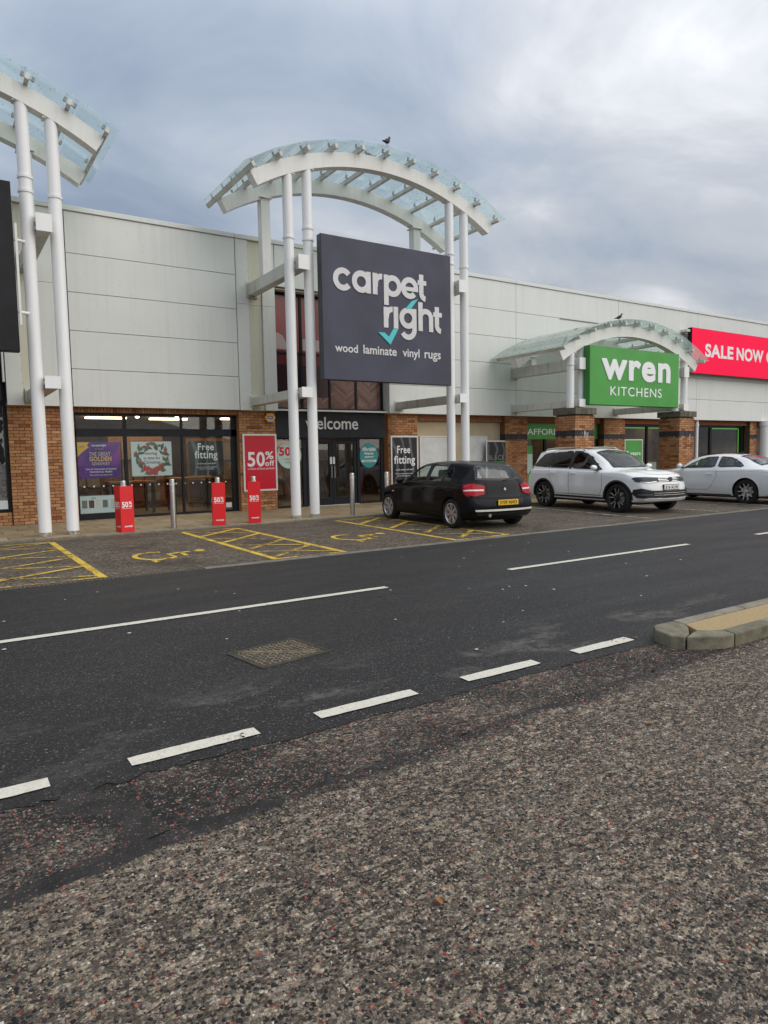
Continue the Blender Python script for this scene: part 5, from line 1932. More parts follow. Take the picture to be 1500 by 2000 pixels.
    def patch(s, name, mat, d, poly, off, parent=None, side=1, thick=0.0, step=0.05, smooth=True):
        """a panel that follows the body: the polygon in its view, finely cut, projected on the surface and lifted off it"""
        bm = bmesh.new()
        vs = [bm.verts.new((p[0], p[1], 0)) for p in poly]
        f = bm.faces.new(vs)
        xs = [p[0] for p in poly]
        ys = [p[1] for p in poly]
        for ax, lo, hi in ((0, min(xs), max(xs)), (1, min(ys), max(ys))):
            k = lo + step
            while k < hi - 0.004:
                co = (k, 0, 0) if ax == 0 else (0, k, 0)
                no = (1, 0, 0) if ax == 0 else (0, 1, 0)
                bmesh.ops.bisect_plane(bm, geom=bm.verts[:] + bm.edges[:] + bm.faces[:], plane_co=co, plane_no=no)
                k += step
        bm.verts.ensure_lookup_table()
        bad = []
        for v in bm.verts:
            h = s.shoot(d, (v.co.x, v.co.y), off, side)
            if h is None:
                bad.append(v)
            else:
                v.co = h
        if bad:
            bmesh.ops.delete(bm, geom=bad, context='VERTS')
        bmesh.ops.recalc_face_normals(bm, faces=bm.faces[:])
        # outward
        tot = sum((f.normal.dot(f.calc_center_median() - Vector((s.L / 2, 0, 0.6))) for f in bm.faces), 0.0)
        if tot < 0:
            bmesh.ops.reverse_faces(bm, faces=bm.faces[:])
        if thick:
            r = bmesh.ops.solidify(bm, geom=bm.faces[:], thickness=thick)
        me = bpy.data.meshes.new(name)
        bm.to_mesh(me)
        bm.free()
        return link(name, me, M[mat] if isinstance(mat, str) else mat, parent or s.root, True, smooth)

    def ringpatch(s, name, mat, d, poly, wid, off, parent=None, side=1, inward=True):
        """a band of width wid that runs round the edge of a polygon on the body (window borders, mouldings)"""
        P2 = densify(poly, 0.05)
        n = len(P2)
        area = sum(P2[i][0] * P2[(i + 1) % n][1] - P2[(i + 1) % n][0] * P2[i][1] for i in range(n))
        sg_ = 1 if area > 0 else -1
        inn = []
        for i in range(n):
            a, b, c = Vector(P2[i - 1]), Vector(P2[i]), Vector(P2[(i + 1) % n])
            t = (c - a).normalized()
            nn = Vector((-t.y, t.x)) * sg_
            inn.append(b + nn * wid)
        vs = []
        for p in P2 + [tuple(q) for q in inn]:
            h = s.shoot(d, p, off, side)
            vs.append(h if h is not None else Vector((0, 0, 0)))
        fs = []
        for i in range(n):
            j = (i + 1) % n
            q = (i, j, n + j, n + i)
            if all(vs[k].length > 0.01 for k in q):
                fs.append(q)
        return MB().add(vs, fs).build(name, M[mat], parent or s.root, True, local=True)

    def seam(s, d, pts, wid=0.007, off=0.0012, parent=None, side=1, mat='gap', name='shut_line', closed=False):
        P2 = densify(pts, 0.04, closed)
        vs2, fs = stroke(P2, wid, closed)
        vs = []
        for p in vs2:
            h = s.shoot(d, (p.x, p.y), off, side)
            vs.append(h if h is not None else Vector((0, 0, 0)))
        fs = [f for f in fs if all(vs[k].length > 0.01 for k in f)]
        return MB().add(vs, fs).build(name, M[mat], parent or s.root, local=True)

    def window(s, name, w, glass, side=1, frit=0.03):
        g = s.patch(name, glass, w['dir'], w['poly'], 0.0035, None, side, 0.0)
        s.ringpatch('window_seal', 'trim', w['dir'], w['poly'], frit, 0.005, g, side)
        return g

    def plate(s, d, centre, text, mat, w=0.52, h=0.112, off=0.02):
        """number plate: flat board standing square on the bumper"""
        p = s.shoot(d, centre, 0.0)
        sg_ = -1 if d == 'rear' else 1
        x = p.x + sg_ * off
        # keep clear of the bumper's curve
        pl = MB().box(x - 0.006, x + 0.006, -w / 2, w / 2, centre[1] - h / 2, centre[1] + h / 2).build('number_plate', M[mat], s.root, local=True, bevel=0.003)
        me = text_mesh(text, 1.0, w * 0.84, 0.02, 0, 'CENTER', 1.05, h * 0.66)
        Rm = Matrix.Rotation(PI / 2, 4, 'X')
        Rz = Matrix.Rotation(-PI / 2 if sg_ < 0 else PI / 2, 4, 'Z')
        me.transform(Matrix.Translation((x + sg_ * 0.0075, 0, centre[1] - h * 0.33)) @ Rz @ Rm)
        link('plate_lettering', me, M['gap'], pl, True)
        MB().box(x - sg_ * 0.08 - 0.01, x - sg_ * 0.0065, -w / 2 - 0.012, w / 2 + 0.012, centre[1] - h / 2 - 0.012, centre[1] + h / 2 + 0.012).build('plate_plinth', M['trim'], pl, local=True) if sg_ > 0 else None
        return pl


def densify(poly, step, closed=True):
    out = []
    n = len(poly)
    for i in range(n if closed else n - 1):
        a, b = Vector(poly[i][:2]), Vector(poly[(i + 1) % n][:2])
        k = max(1, int((b - a).length / step))
        for t in range(k):
            out.append(tuple(a.lerp(b, t / k)))
    if not closed:
        out.append(tuple(poly[-1][:2]))
    return out


def inside(p, poly, grow=0.0):
    x, y = p
    c = False
    n = len(poly)
    dmin = 9
    for i in range(n):
        x1, y1 = poly[i]
        x2, y2 = poly[(i + 1) % n]
        if (y1 > y) != (y2 > y) and x < (x2 - x1) * (y - y1) / (y2 - y1) + x1:
            c = not c
        L2 = (x2 - x1) ** 2 + (y2 - y1) ** 2
        t = max(0, min(1, ((x - x1) * (x2 - x1) + (y - y1) * (y2 - y1)) / L2)) if L2 else 0
        dmin = min(dmin, math.hypot(x - x1 - t * (x2 - x1), y - y1 - t * (y2 - y1)))
    return c and dmin > -grow


def smooth_poly(pts, r=2):
    """round the corners of a polygon (Chaikin)"""
    for _ in range(r):
        q = []
        for i in range(len(pts)):
            a, b = Vector(pts[i]), Vector(pts[(i + 1) % len(pts)])
            q += [tuple(a.lerp(b, 0.1)), tuple(a.lerp(b, 0.9))]
        pts = q
    return pts


def wheel(root, x, y, R, rimr, width, style, side, steer=0.0):
    """tyre, barrel, spokes, hub, disc; side +1 faces +y"""
    hub = bpy.data.objects.new('wheel', None)
    COL.objects.link(hub)
    hub.empty_display_size = 0.1
    hub.parent = root
    hub.location = (x, y, R)
    hub.rotation_euler = (0, 0, (0 if side > 0 else PI) + steer)
    h = width / 2
    prof = [(rimr, -h * 0.8), (rimr + 0.02, -h * 0.96), (R - 0.045, -h), (R - 0.014, -h * 0.86), (R, -h * 0.6), (R, h * 0.6), (R - 0.014, h * 0.86), (R - 0.045, h), (rimr + 0.02, h * 0.96), (rimr, h * 0.8)]
    MB().lathe(prof, (0, 0, 0), 44, 'Y', caps=False).build('tyre', M['tyre'], hub, True, local=True)
    dark = style in ('split', 'star')
    mb = MB()
    mb.lathe([(rimr + 0.004, h * 0.9), (rimr - 0.012, h * 0.93), (rimr - 0.022, h * 0.8), (rimr - 0.04, -h * 0.1), (0.06, -h * 0.12)], (0, 0, 0), 44, 'Y', caps=False)
    # lathe along Y flips: outer face at +h
    mb.build('rim_barrel', M['alloy' if not dark else 'alloydark'], hub, True, local=True)
    MB().lathe([(rimr * 0.62, 0.0), (rimr * 0.62, 0.012), (0.05, 0.012)], (0, 0.0, 0), 28, 'Y').build('brake_disc', M['alu'], hub, True, local=True)

    def spoke(a0, w0, a1, w1, r0, r1, y0, y1, mat, nm='spoke'):
        mb = MB()
        vs = []
        for a, w, r, yy in ((a0, w0, r0, y0), (a1, w1, r1, y1)):
            cx, cz = r * math.cos(a), r * math.sin(a)
            tx, tz = -math.sin(a), math.cos(a)
            vs += [(cx - tx * w, yy, cz - tz * w), (cx + tx * w, yy, cz + tz * w), (cx + tx * w, yy - 0.03, cz + tz * w), (cx - tx * w, yy - 0.03, cz - tz * w)]
        mb.add(vs, [(0, 1, 5, 4), (1, 2, 6, 5), (2, 3, 7, 6), (3, 0, 4, 7), (0, 3, 2, 1), (4, 5, 6, 7)])
        return mb.build(nm, M[mat], hub, local=True, bevel=0.004, fix=True)
    yo, yi = h * 0.72, h * 0.85
    if style == 'multi':
        for k in range(7):
            a = k * 2 * PI / 7 + PI / 2
            for dd in (-0.11, 0.11):
                spoke(a + dd * 0.6, 0.017, a + dd * 1.25, 0.02, 0.05, rimr - 0.012, yo, yi, 'alloy')
    elif style == 'split':
        for k in range(5):
            a = k * 2 * PI / 5 + PI / 2
            for dd in (-0.17, 0.17):
                spoke(a + dd * 0.5, 0.022, a + dd * 1.35, 0.028, 0.05, rimr - 0.012, yo, yi, 'alloydark')
                spoke(a + dd * 0.9, 0.01, a + dd * 1.62, 0.015, 0.1, rimr - 0.014, yo + 0.004, yi + 0.004, 'alloy')
    else:
        for k in range(5):
            a = k * 2 * PI / 5 + PI / 2
            for dd in (-0.2, 0.2):
                spoke(a + dd * 0.2, 0.013, a + dd * 1.6, 0.014, 0.05, rimr - 0.012, yo, yi, 'alloy')
            spoke(a, 0.02, a, 0.028, 0.06, rimr * 0.6, yo - 0.004, yo + 0.004, 'alloy')
            spoke(a + 0.2, 0.01, a + 0.42, 0.012, rimr * 0.55, rimr - 0.012, yo, yi, 'alloy')
    MB().lathe([(0.062, h * 0.55), (0.06, h * 0.76), (0.03, h * 0.8)], (0, 0, 0), 20, 'Y').build('hub_cap', M['alloy'] if style != 'split' else M['alloydark'], hub, True, local=True)
    return hub


def mirror(car, x, z, yb, mat, side):
    mb = MB()
    # shell: a rounded wedge on a short arm
    pts = []
    for i in range(9):
        a = i / 8 * PI
        pts.append((x - 0.02 + 0.0 + 0.11 * math.sin(a), 0.0))
    prof = [(0.01, 0), (0.05, 0.02), (0.068, 0.06), (0.07, 0.13), (0.05, 0.17), (0.012, 0.185)]
    vs, fs = [], []
    n = 14
    for r, yy in prof:
        for i in range(n):
            a = 2 * PI * i / n
            xx = math.cos(a) * r * (1.25 if math.cos(a) > 0 else 0.55)
            vs.append((x + xx, side * (yb + yy), z + 0.02 + math.sin(a) * r * 0.95))
    for k in range(len(prof) - 1):
        for i in range(n):
            fs.append((k * n + i, k * n + (i + 1) % n, (k + 1) * n + (i + 1) % n, (k + 1) * n + i))
    fs += [tuple(range(n)), tuple((len(prof) - 1) * n + i for i in range(n))]
    mb.add(vs, fs)
    o = mb.build('door_mirror', M[mat], car.root, True, local=True, fix=True)
    MB().box(x - 0.03, x + 0.05, min(side * (yb - 0.07), side * (yb + 0.06)), max(side * (yb - 0.07), side * (yb + 0.06)), z - 0.06, z - 0.01).build('mirror_arm', M['trim'], o, local=True, bevel=0.012)
    return o


def handle(car, x, z, side, parent, mat, w=0.2):
    p = car.shoot('side', (x, z), 0.0, side)
    y = p.y
    mb = MB()
    mb.box(x - w / 2, x + w / 2, min(y + side * 0.02, y + side * 0.038), max(y + side * 0.02, y + side * 0.038), z - 0.013, z + 0.013)
    for dx in (-w / 2 + 0.015, w / 2 - 0.015):
        mb.box(x + dx - 0.012, x + dx + 0.012, min(y, y + side * 0.03), max(y, y + side * 0.03), z - 0.01, z + 0.01)
    return mb.build('door_handle', M[mat], parent, local=True, bevel=0.006)


def finish(car, sp, style, rimr):
    for wx in sp['wheels']:
        for sd in (1, -1):
            wheel(car.root, wx, sd * sp['track'], sp['wr'], rimr, 0.22, style, sd)
    # wheel arch lips
    for wx, r in zip(sp['wheels'], sp['arch_r']):
        for sd in (1, -1):
            pts = [(wx + (r + 0.012) * math.cos(math.radians(a)), sp['wr'] + 0.01 + (r + 0.012) * math.sin(math.radians(a))) for a in range(-14, 195, 8)]
            pts = [p for p in pts if p[1] > interp(sp['sill'], p[0]) + 0.02]
            if len(pts) > 2:
                car.seam('side', pts, sp.get('lip', 0.03), 0.004, None, sd, sp.get('lipmat', sp['paint']), 'wheel_arch')


# ---------------------------------------------------------------- black hatchback, seen from behind
CG = 'cars parked nose in or out along the shop fronts'
root = empty('parked_car', (9.46, 10.06, 0.0), 'black five door hatchback parked nose to the shop with a yellow rear number plate', 'car', CG, rz=math.radians(90 - 4.5))
S1 = dict(L=4.24, paint='paintblack', nose_round=0.34, tail_round=0.2, crown=0.075, wr=0.315, track=0.765, wheels=(0.8, 3.46), arch_r=(0.355, 0.355),
          top=[(0, 0.5), (0.02, 0.6), (0.06, 0.68), (0.1, 0.8), (0.15, 0.98), (0.27, 1.14), (0.42, 1.3), (0.5, 1.352), (0.7, 1.375), (1.1, 1.405), (1.65, 1.42), (2.1, 1.405), (2.4, 1.35), (2.75, 1.19), (3.13, 1.0), (3.25, 0.965), (3.7, 0.9), (4.0, 0.81), (4.15, 0.72), (4.22, 0.6), (4.24, 0.52)],
          belt=[(0, 0.46), (0.02, 0.56), (0.06, 0.62), (0.12, 0.76), (0.22, 0.89), (0.5, 0.935), (1.2, 0.925), (2.4, 0.885), (3.1, 0.86), (3.7, 0.79), (4.05, 0.69), (4.2, 0.55), (4.24, 0.48)],
          sill=[(0, 0.36), (0.05, 0.28), (0.2, 0.22), (0.6, 0.2), (3.7, 0.19), (4.1, 0.2), (4.24, 0.3)],
          wide=[(0, 0.72), (0.03, 0.79), (0.12, 0.84), (0.5, 0.868), (0.9, 0.875), (2.0, 0.865), (3.3, 0.872), (3.7, 0.86), (4.05, 0.78), (4.24, 0.66)],
          roofw=[(0, 0.55), (0.5, 0.52), (1.2, 0.565), (2.2, 0.575), (3.1, 0.62)],
          cab=(0.75, 3.1, 0.5, 0.88), seats=(1.15, 2.05))
side_f = smooth_poly([(1.86, 0.945), (2.78, 0.925), (2.66, 1.03), (2.42, 1.2), (2.14, 1.335), (1.9, 1.345)], 1)
side_r = smooth_poly([(1.24, 0.965), (1.76, 0.95), (1.79, 1.345), (1.28, 1.33), (1.2, 1.315), (1.16, 1.1)], 1)
side_q = smooth_poly([(0.9, 0.985), (1.19, 0.97), (1.13, 1.27), (1.02, 1.28), (0.9, 1.17)], 1)
S1['windows'] = [dict(dir='side', poly=side_f), dict(dir='side', poly=side_r), dict(dir='side', poly=side_q),
                 dict(dir='rear', poly=smooth_poly([(-0.6, 1.02), (0, 1.0), (0.6, 1.02), (0.57, 1.1), (0.48, 1.31), (0.25, 1.335), (0, 1.34), (-0.25, 1.335), (-0.48, 1.31), (-0.57, 1.1)], 1)),
                 dict(dir='plan', poly=[(2.44, -0.48), (3.03, -0.585), (3.11, -0.3), (3.125, 0), (3.11, 0.3), (3.03, 0.585), (2.44, 0.48), (2.38, 0)])]
c1 = Car(root, S1)
for sd in (1, -1):
    c1.window('window', S1['windows'][0], 'carglass', sd)
    c1.window('window', S1['windows'][1], 'carglass', sd)
    c1.window('window', S1['windows'][2], 'carglass', sd, 0.022)
    c1.patch('door_pillar', 'trim', 'side', [(1.74, 0.945), (1.88, 0.94), (1.92, 1.352), (1.77, 1.352)], 0.0055, None, sd)
    d1 = c1.patch('door', 'paintblack', 'side', [(1.83, 0.3), (3.0, 0.3), (3.03, 0.6), (2.98, 0.87), (1.83, 0.905)], 0.0022, None, sd)
    c1.seam('side', [(1.83, 0.905), (1.83, 0.3), (3.0, 0.3), (3.03, 0.6), (2.98, 0.87)], 0.008, 0.003, d1, sd)
    handle(c1, 1.98, 0.8, sd, d1, 'paintblack')
    d2 = c1.patch('door', 'paintblack', 'side', [(1.2, 0.42), (1.3, 0.3), (1.82, 0.3), (1.82, 0.905), (1.05, 0.93), (1.06, 0.75)], 0.0022, None, sd)
    c1.seam('side', [(1.05, 0.93), (1.06, 0.75), (1.2, 0.42), (1.3, 0.3), (1.82, 0.3)], 0.008, 0.003, d2, sd)
    handle(c1, 1.22, 0.82, sd, d2, 'paintblack')
    c1.patch('turn_signal', 'lampwhite', 'side', [(3.14, 0.705), (3.24, 0.7), (3.24, 0.725), (3.14, 0.73)], 0.006, None, sd)
    tl = c1.patch('tail_light', 'taillamp', 'side', smooth_poly([(0.235, 0.69), (0.33, 0.73), (0.42, 0.85), (0.36, 0.935), (0.25, 0.955), (0.24, 0.8)], 1), 0.012, None, sd, 0.0, 0.02)
    c1.patch('lamp_strip', 'lampwhite', 'side', [(0.245, 0.8), (0.36, 0.8), (0.36, 0.83), (0.245, 0.83)], 0.015, tl, sd, 0.0, 0.02)
    tl = c1.patch('tail_light', 'taillamp', 'rear', smooth_poly([(sd * 0.5, 0.735), (sd * 0.46, 0.9), (sd * 0.52, 0.925), (sd * 0.7, 0.935), (sd * 0.82, 0.925), (sd * 0.825, 0.73), (sd * 0.7, 0.69)], 1), 0.014, None, sd, 0.0, 0.015)
    c1.patch('lamp_strip', 'lampwhite', 'rear', [(sd * 0.5, 0.8), (sd * 0.79, 0.8), (sd * 0.79, 0.832), (sd * 0.5, 0.832)], 0.0175, tl, sd, 0.0, 0.015)
    c1.patch('headlight', 'headlamp', 'front', smooth_poly([(sd * 0.4, 0.58), (sd * 0.66, 0.6), (sd * 0.64, 0.68), (sd * 0.4, 0.67)], 1), 0.006, None, sd)
    m_ = mirror(c1, 2.72, 0.955, 0.86, 'paintblack', sd)
c1.window('rear_window', S1['windows'][3], 'carglass', 1, 0.045)
c1.window('windscreen', S1['windows'][4], 'carglass', 1, 0.07)
c1.seam('rear', [(-0.43, 0.97), (-0.43, 0.66), (-0.4, 0.635), (0.4, 0.635), (0.43, 0.66), (0.43, 0.97)], 0.01, 0.003)
c1.seam('rear', [(-0.76, 0.665), (-0.4, 0.655), (0.4, 0.655), (0.76, 0.665)], 0.012, 0.002)
c1.patch('bumper_valance', 'trim', 'rear', [(-0.66, 0.3), (0.66, 0.3), (0.7, 0.36), (-0.7, 0.36)], 0.006)
c1.patch('bumper_strip', 'alu', 'rear', [(-0.72, 0.385), (0.72, 0.385), (0.74, 0.425), (-0.74, 0.425)], 0.008)
pl = c1.plate('rear', (0, 0.56), 'SY09 NHO', 'plateyellow', off=0.03)
p = c1.shoot('rear', (0, 0.83), 0.012)
b_ = MB().lathe([(0.041, 0), (0.041, 0.006), (0.036, 0.01)], (p.x + 0.006, 0, 0.83), 24, 'X').build('badge', M['gap'], c1.root, True, local=True)
mb = MB()
for k in range(4):
    a0 = k * PI / 2
    mb.add([(p.x - 0.0065, 0, 0.83)] + [(p.x - 0.0065, 0.03 * math.cos(a0 + t * PI / 12), 0.83 + 0.03 * math.sin(a0 + t * PI / 12)) for t in range(7)], [tuple(range(8))], k % 2)
mb.build('badge_quarters', [M['letterwhite'], M['badgeblue']], b_, local=True)
# rear wiper, aerial, exhaust
p0 = c1.shoot('rear', (-0.02, 1.0), 0.02)
p1 = c1.shoot('rear', (-0.34, 1.06), 0.02)
MB().tube(p0, p1, 0.011, 0.007, 8).build('rear_wiper', M['trim'], c1.root, local=True)
MB().tube((0.86, 0, 1.39), (0.74, 0, 1.56), 0.006, 0.004, 6).build('aerial', M['trim'], c1.root, local=True)
mb = MB()
mb.tube((0.03, 0.43, 0.3), (0.3, 0.43, 0.3), 0.036, n=16)
mb.build('exhaust_pipe', M['chrome'], c1.root, True, local=True)
MB().box(0.3, 3.9, -0.6, 0.6, 0.17, 0.24).build('underbody', M['well'], c1.root, local=True)
finish(c1, S1, 'multi', 0.222)
c1.root.scale = (0.985, 0.955, 0.955)

# ---------------------------------------------------------------- white SUV facing the road
root = empty('parked_car', (15.08, 14.4, 0.0), 'white sport utility car facing the road with roof rails and dark side glass', 'car', CG, rz=math.radians(-90 - 5.5))
S2 = dict(L=4.5, paint='paintwhite', nose_round=0.3, tail_round=0.16, crown=0.07, wr=0.368, track=0.8, wheels=(0.93, 3.62), arch_r=(0.415, 0.415),
          top=[(0, 0.55), (0.02, 0.66), (0.05, 0.8), (0.09, 1.0), (0.15, 1.14), (0.32, 1.42), (0.38, 1.545), (0.42, 1.585), (0.7, 1.615), (1.2, 1.645), (1.9, 1.655), (2.35, 1.62), (2.7, 1.5), (3.05, 1.3), (3.4, 1.115), (3.5, 1.09), (4.0, 1.06), (4.26, 1.005), (4.4, 0.92), (4.47, 0.76), (4.5, 0.6)],
          belt=[(0, 0.5), (0.02, 0.6), (0.06, 0.78), (0.14, 1.0), (0.4, 1.07), (1.2, 1.075), (2.4, 1.045), (3.3, 1.02), (3.9, 0.99), (4.22, 0.93), (4.4, 0.82), (4.48, 0.64), (4.5, 0.55)],
          sill=[(0, 0.42), (0.06, 0.36), (0.3, 0.29), (0.7, 0.27), (3.8, 0.26), (4.2, 0.26), (4.42, 0.29), (4.5, 0.38)],
          wide=[(0, 0.76), (0.04, 0.83), (0.15, 0.88), (0.5, 0.91), (1.0, 0.92), (2.2, 0.91), (3.5, 0.92), (3.95, 0.9), (4.3, 0.84), (4.5, 0.74)],
          roofw=[(0, 0.58), (0.5, 0.585), (1.2, 0.625), (2.2, 0.63), (3.3, 0.68)],
          cab=(0.7, 3.3, 0.6, 1.0), seats=(1.1, 2.15), lip=0.05, lipmat='trim')
wf = smooth_poly([(1.96, 1.11), (3.08, 1.075), (2.9, 1.19), (2.66, 1.365), (2.4, 1.51), (2.15, 1.56), (1.97, 1.57)], 1)
wrr = smooth_poly([(1.12, 1.125), (1.89, 1.112), (1.9, 1.572), (1.14, 1.552)], 1)
wq = smooth_poly([(0.42, 1.16), (1.07, 1.127), (1.09, 1.55), (0.72, 1.515), (0.58, 1.4)], 1)
S2['windows'] = [dict(dir='side', poly=wf), dict(dir='side', poly=wrr), dict(dir='side', poly=wq),
                 dict(dir='rear', poly=[(-0.6, 1.17), (0.6, 1.17), (0.54, 1.48), (-0.54, 1.48)]),
                 dict(dir='plan', poly=[(2.54, -0.52), (3.24, -0.6), (3.36, -0.35), (3.385, 0), (3.36, 0.35), (3.24, 0.6), (2.54, 0.52), (2.46, 0)])]
c2 = Car(root, S2)
for sd in (1, -1):
    c2.window('window', S2['windows'][0], 'privacy', sd)
    c2.window('window', S2['windows'][1], 'privacy', sd)
    c2.window('window', S2['windows'][2], 'privacy', sd)
    c2.patch('door_pillar', 'trim', 'side', [(1.88, 1.1), (1.98, 1.1), (1.99, 1.575), (1.89, 1.575)], 0.0055, None, sd)
    c2.patch('door_pillar', 'trim', 'side', [(1.06, 1.12), (1.13, 1.12), (1.15, 1.555), (1.08, 1.55)], 0.0055, None, sd)
    d1 = c2.patch('door', 'paintwhite', 'side', [(1.93, 0.43), (3.05, 0.43), (3.14, 0.6), (3.12, 1.03), (1.93, 1.065)], 0.0022, None, sd)
    c2.seam('side', [(1.93, 1.065), (1.93, 0.43), (3.05, 0.43), (3.14, 0.6), (3.12, 1.03)], 0.008, 0.003, d1, sd)
    handle(c2, 2.1, 0.975, sd, d1, 'paintwhite')
    d2 = c2.patch('door', 'paintwhite', 'side', [(1.36, 0.6), (1.42, 0.43), (1.92, 0.43), (1.92, 1.065), (1.14, 1.085), (1.16, 0.92)], 0.0022, None, sd)
    c2.seam('side', [(1.14, 1.085), (1.16, 0.92), (1.36, 0.6), (1.42, 0.43), (1.92, 0.43)], 0.008, 0.003, d2, sd)
    handle(c2, 1.3, 0.985, sd, d2, 'paintwhite')
    c2.seam('side', [(0.5, 0.93), (1.9, 0.93), (3.5, 0.905)], 0.012, 0.002, None, sd, 'alu', 'crease_line')
    c2.seam('side', [(1.36, 0.36), (3.2, 0.35)], 0.05, 0.004, None, sd, 'trim', 'sill_moulding')
    c2.seam('side', [(1.4, 0.425), (3.16, 0.415)], 0.012, 0.006, None, sd, 'chrome', 'sill_strip')
    c2.patch('tail_light', 'taillamp', 'side', [(0.08, 0.9), (0.34, 0.93), (0.34, 1.02), (0.12, 1.05)], 0.007, None, sd)
    hl = c2.patch('headlight', 'headlamp', 'front', smooth_poly([(sd * 0.36, 0.785), (sd * 0.62, 0.765), (sd * 0.82, 0.79), (sd * 0.84, 0.895), (sd * 0.6, 0.9), (sd * 0.36, 0.885)], 1), 0.014, None, sd, 0.0, 0.02)
    c2.seam('front', [(sd * 0.42, 0.79), (sd * 0.6, 0.772), (sd * 0.76, 0.785)], 0.012, 0.02, hl, sd, 'chrome', 'running_light')
    c2.patch('side_headlight', 'headlamp', 'side', smooth_poly([(4.02, 0.86), (4.32, 0.78), (4.32, 0.9), (4.1, 0.905)], 1), 0.007, None, sd)
    c2.seam('front', [(sd * 0.55, 0.475), (sd * 0.79, 0.48)], 0.014, 0.03, None, sd, 'chrome', 'intake_strip')
    mirror(c2, 2.92, 1.12, 0.9, 'paintwhite', sd)
    mb = MB()
    pts = [(0.66, 1.57), (0.78, 1.645), (1.2, 1.675), (1.8, 1.68), (2.1, 1.66), (2.25, 1.58)]
    for a, b in zip(pts, pts[1:]):
        mb.tube((a[0], sd * 0.61, a[1]), (b[0], sd * 0.61, b[1]), 0.017, n=8)
    mb.build('roof_rail', M['chrome'], c2.root, True, local=True)
c2.window('rear_window', S2['windows'][3], 'privacy', 1, 0.05)
c2.window('windscreen', S2['windows'][4], 'carglass', 1, 0.07)
c2.patch('sunroof', 'headlamp', 'plan', [(1.2, -0.45), (2.2, -0.45), (2.2, 0.45), (1.2, 0.45)], 0.004)
c2.patch('roof_spoiler', 'paintwhite', 'plan', [(0.4, -0.56), (0.62, -0.56), (0.62, 0.56), (0.4, 0.56)], 0.02, None, 1, 0.02)
gr = c2.patch('grille', 'gap', 'front', [(-0.38, 0.785), (0.38, 0.785), (0.38, 0.895), (-0.38, 0.895)], 0.006)
for zz in (0.803, 0.84, 0.876):
    c2.seam('front', [(-0.37, zz), (0.37, zz)], 0.011, 0.012, gr, 1, 'chrome', 'grille_bar')
c2.patch('lower_grille', 'trim', 'front', [(-0.8, 0.4), (0.8, 0.4), (0.845, 0.5), (0.84, 0.6), (0.76, 0.63), (0.56, 0.575), (-0.56, 0.575), (-0.76, 0.63), (-0.84, 0.6), (-0.845, 0.5)], 0.022, None, 1, 0.0, 0.02)
for zz in (0.465, 0.515):
    c2.seam('front', [(-0.52, zz), (0.52, zz)], 0.01, 0.03, None, 1, 'alu', 'grille_bar')
c2.patch('bumper_lip', 'paintwhite', 'front', [(-0.7, 0.335), (0.7, 0.335), (0.72, 0.385), (-0.72, 0.385)], 0.03, None, 1, 0.02)
c2.plate('front', (0, 0.65), 'E16 KLW', 'platewhite', off=0.02)
p = c2.shoot('front', (0, 0.84), 0.02)
b_ = MB().lathe([(0.062, 0), (0.062, 0.01), (0.05, 0.014)], (p.x - 0.004, 0, 0.84), 24, 'X').build('badge', M['gap'], c2.root, True, local=True)
mb = MB()
for pts, cl in ((arc(0, 0, 0.055, 0, 360, 28)[:-1], True), ([(-0.028, 0.044), (0, -0.002), (0.028, 0.044)], False), ([(-0.048, 0.012), (-0.02, -0.046), (0, -0.008), (0.02, -0.046), (0.048, 0.012)], False)):
    vs2, fs = stroke(pts, 0.012, cl)
    k = len(mb.v)
    mb.add([(p.x + 0.013 + 0.0004 * k / 40, v.x, 0.84 + v.y) for v in vs2], fs)
mb.build('badge_emblem', M['chrome'], b_, local=True)
c2.seam('plan', [(3.46, -0.66), (3.9, -0.6), (4.2, -0.5), (4.33, -0.3), (4.36, 0), (4.33, 0.3), (4.2, 0.5), (3.9, 0.6), (3.46, 0.66)], 0.008, 0.002, None, 1, 'gap', 'bonnet_line')
MB().box(0.4, 4.1, -0.65, 0.65, 0.22, 0.32).build('underbody', M['well'], c2.root, local=True)
finish(c2, S2, 'split', 0.268)
c2.root.scale = (0.985, 0.98, 0.965)

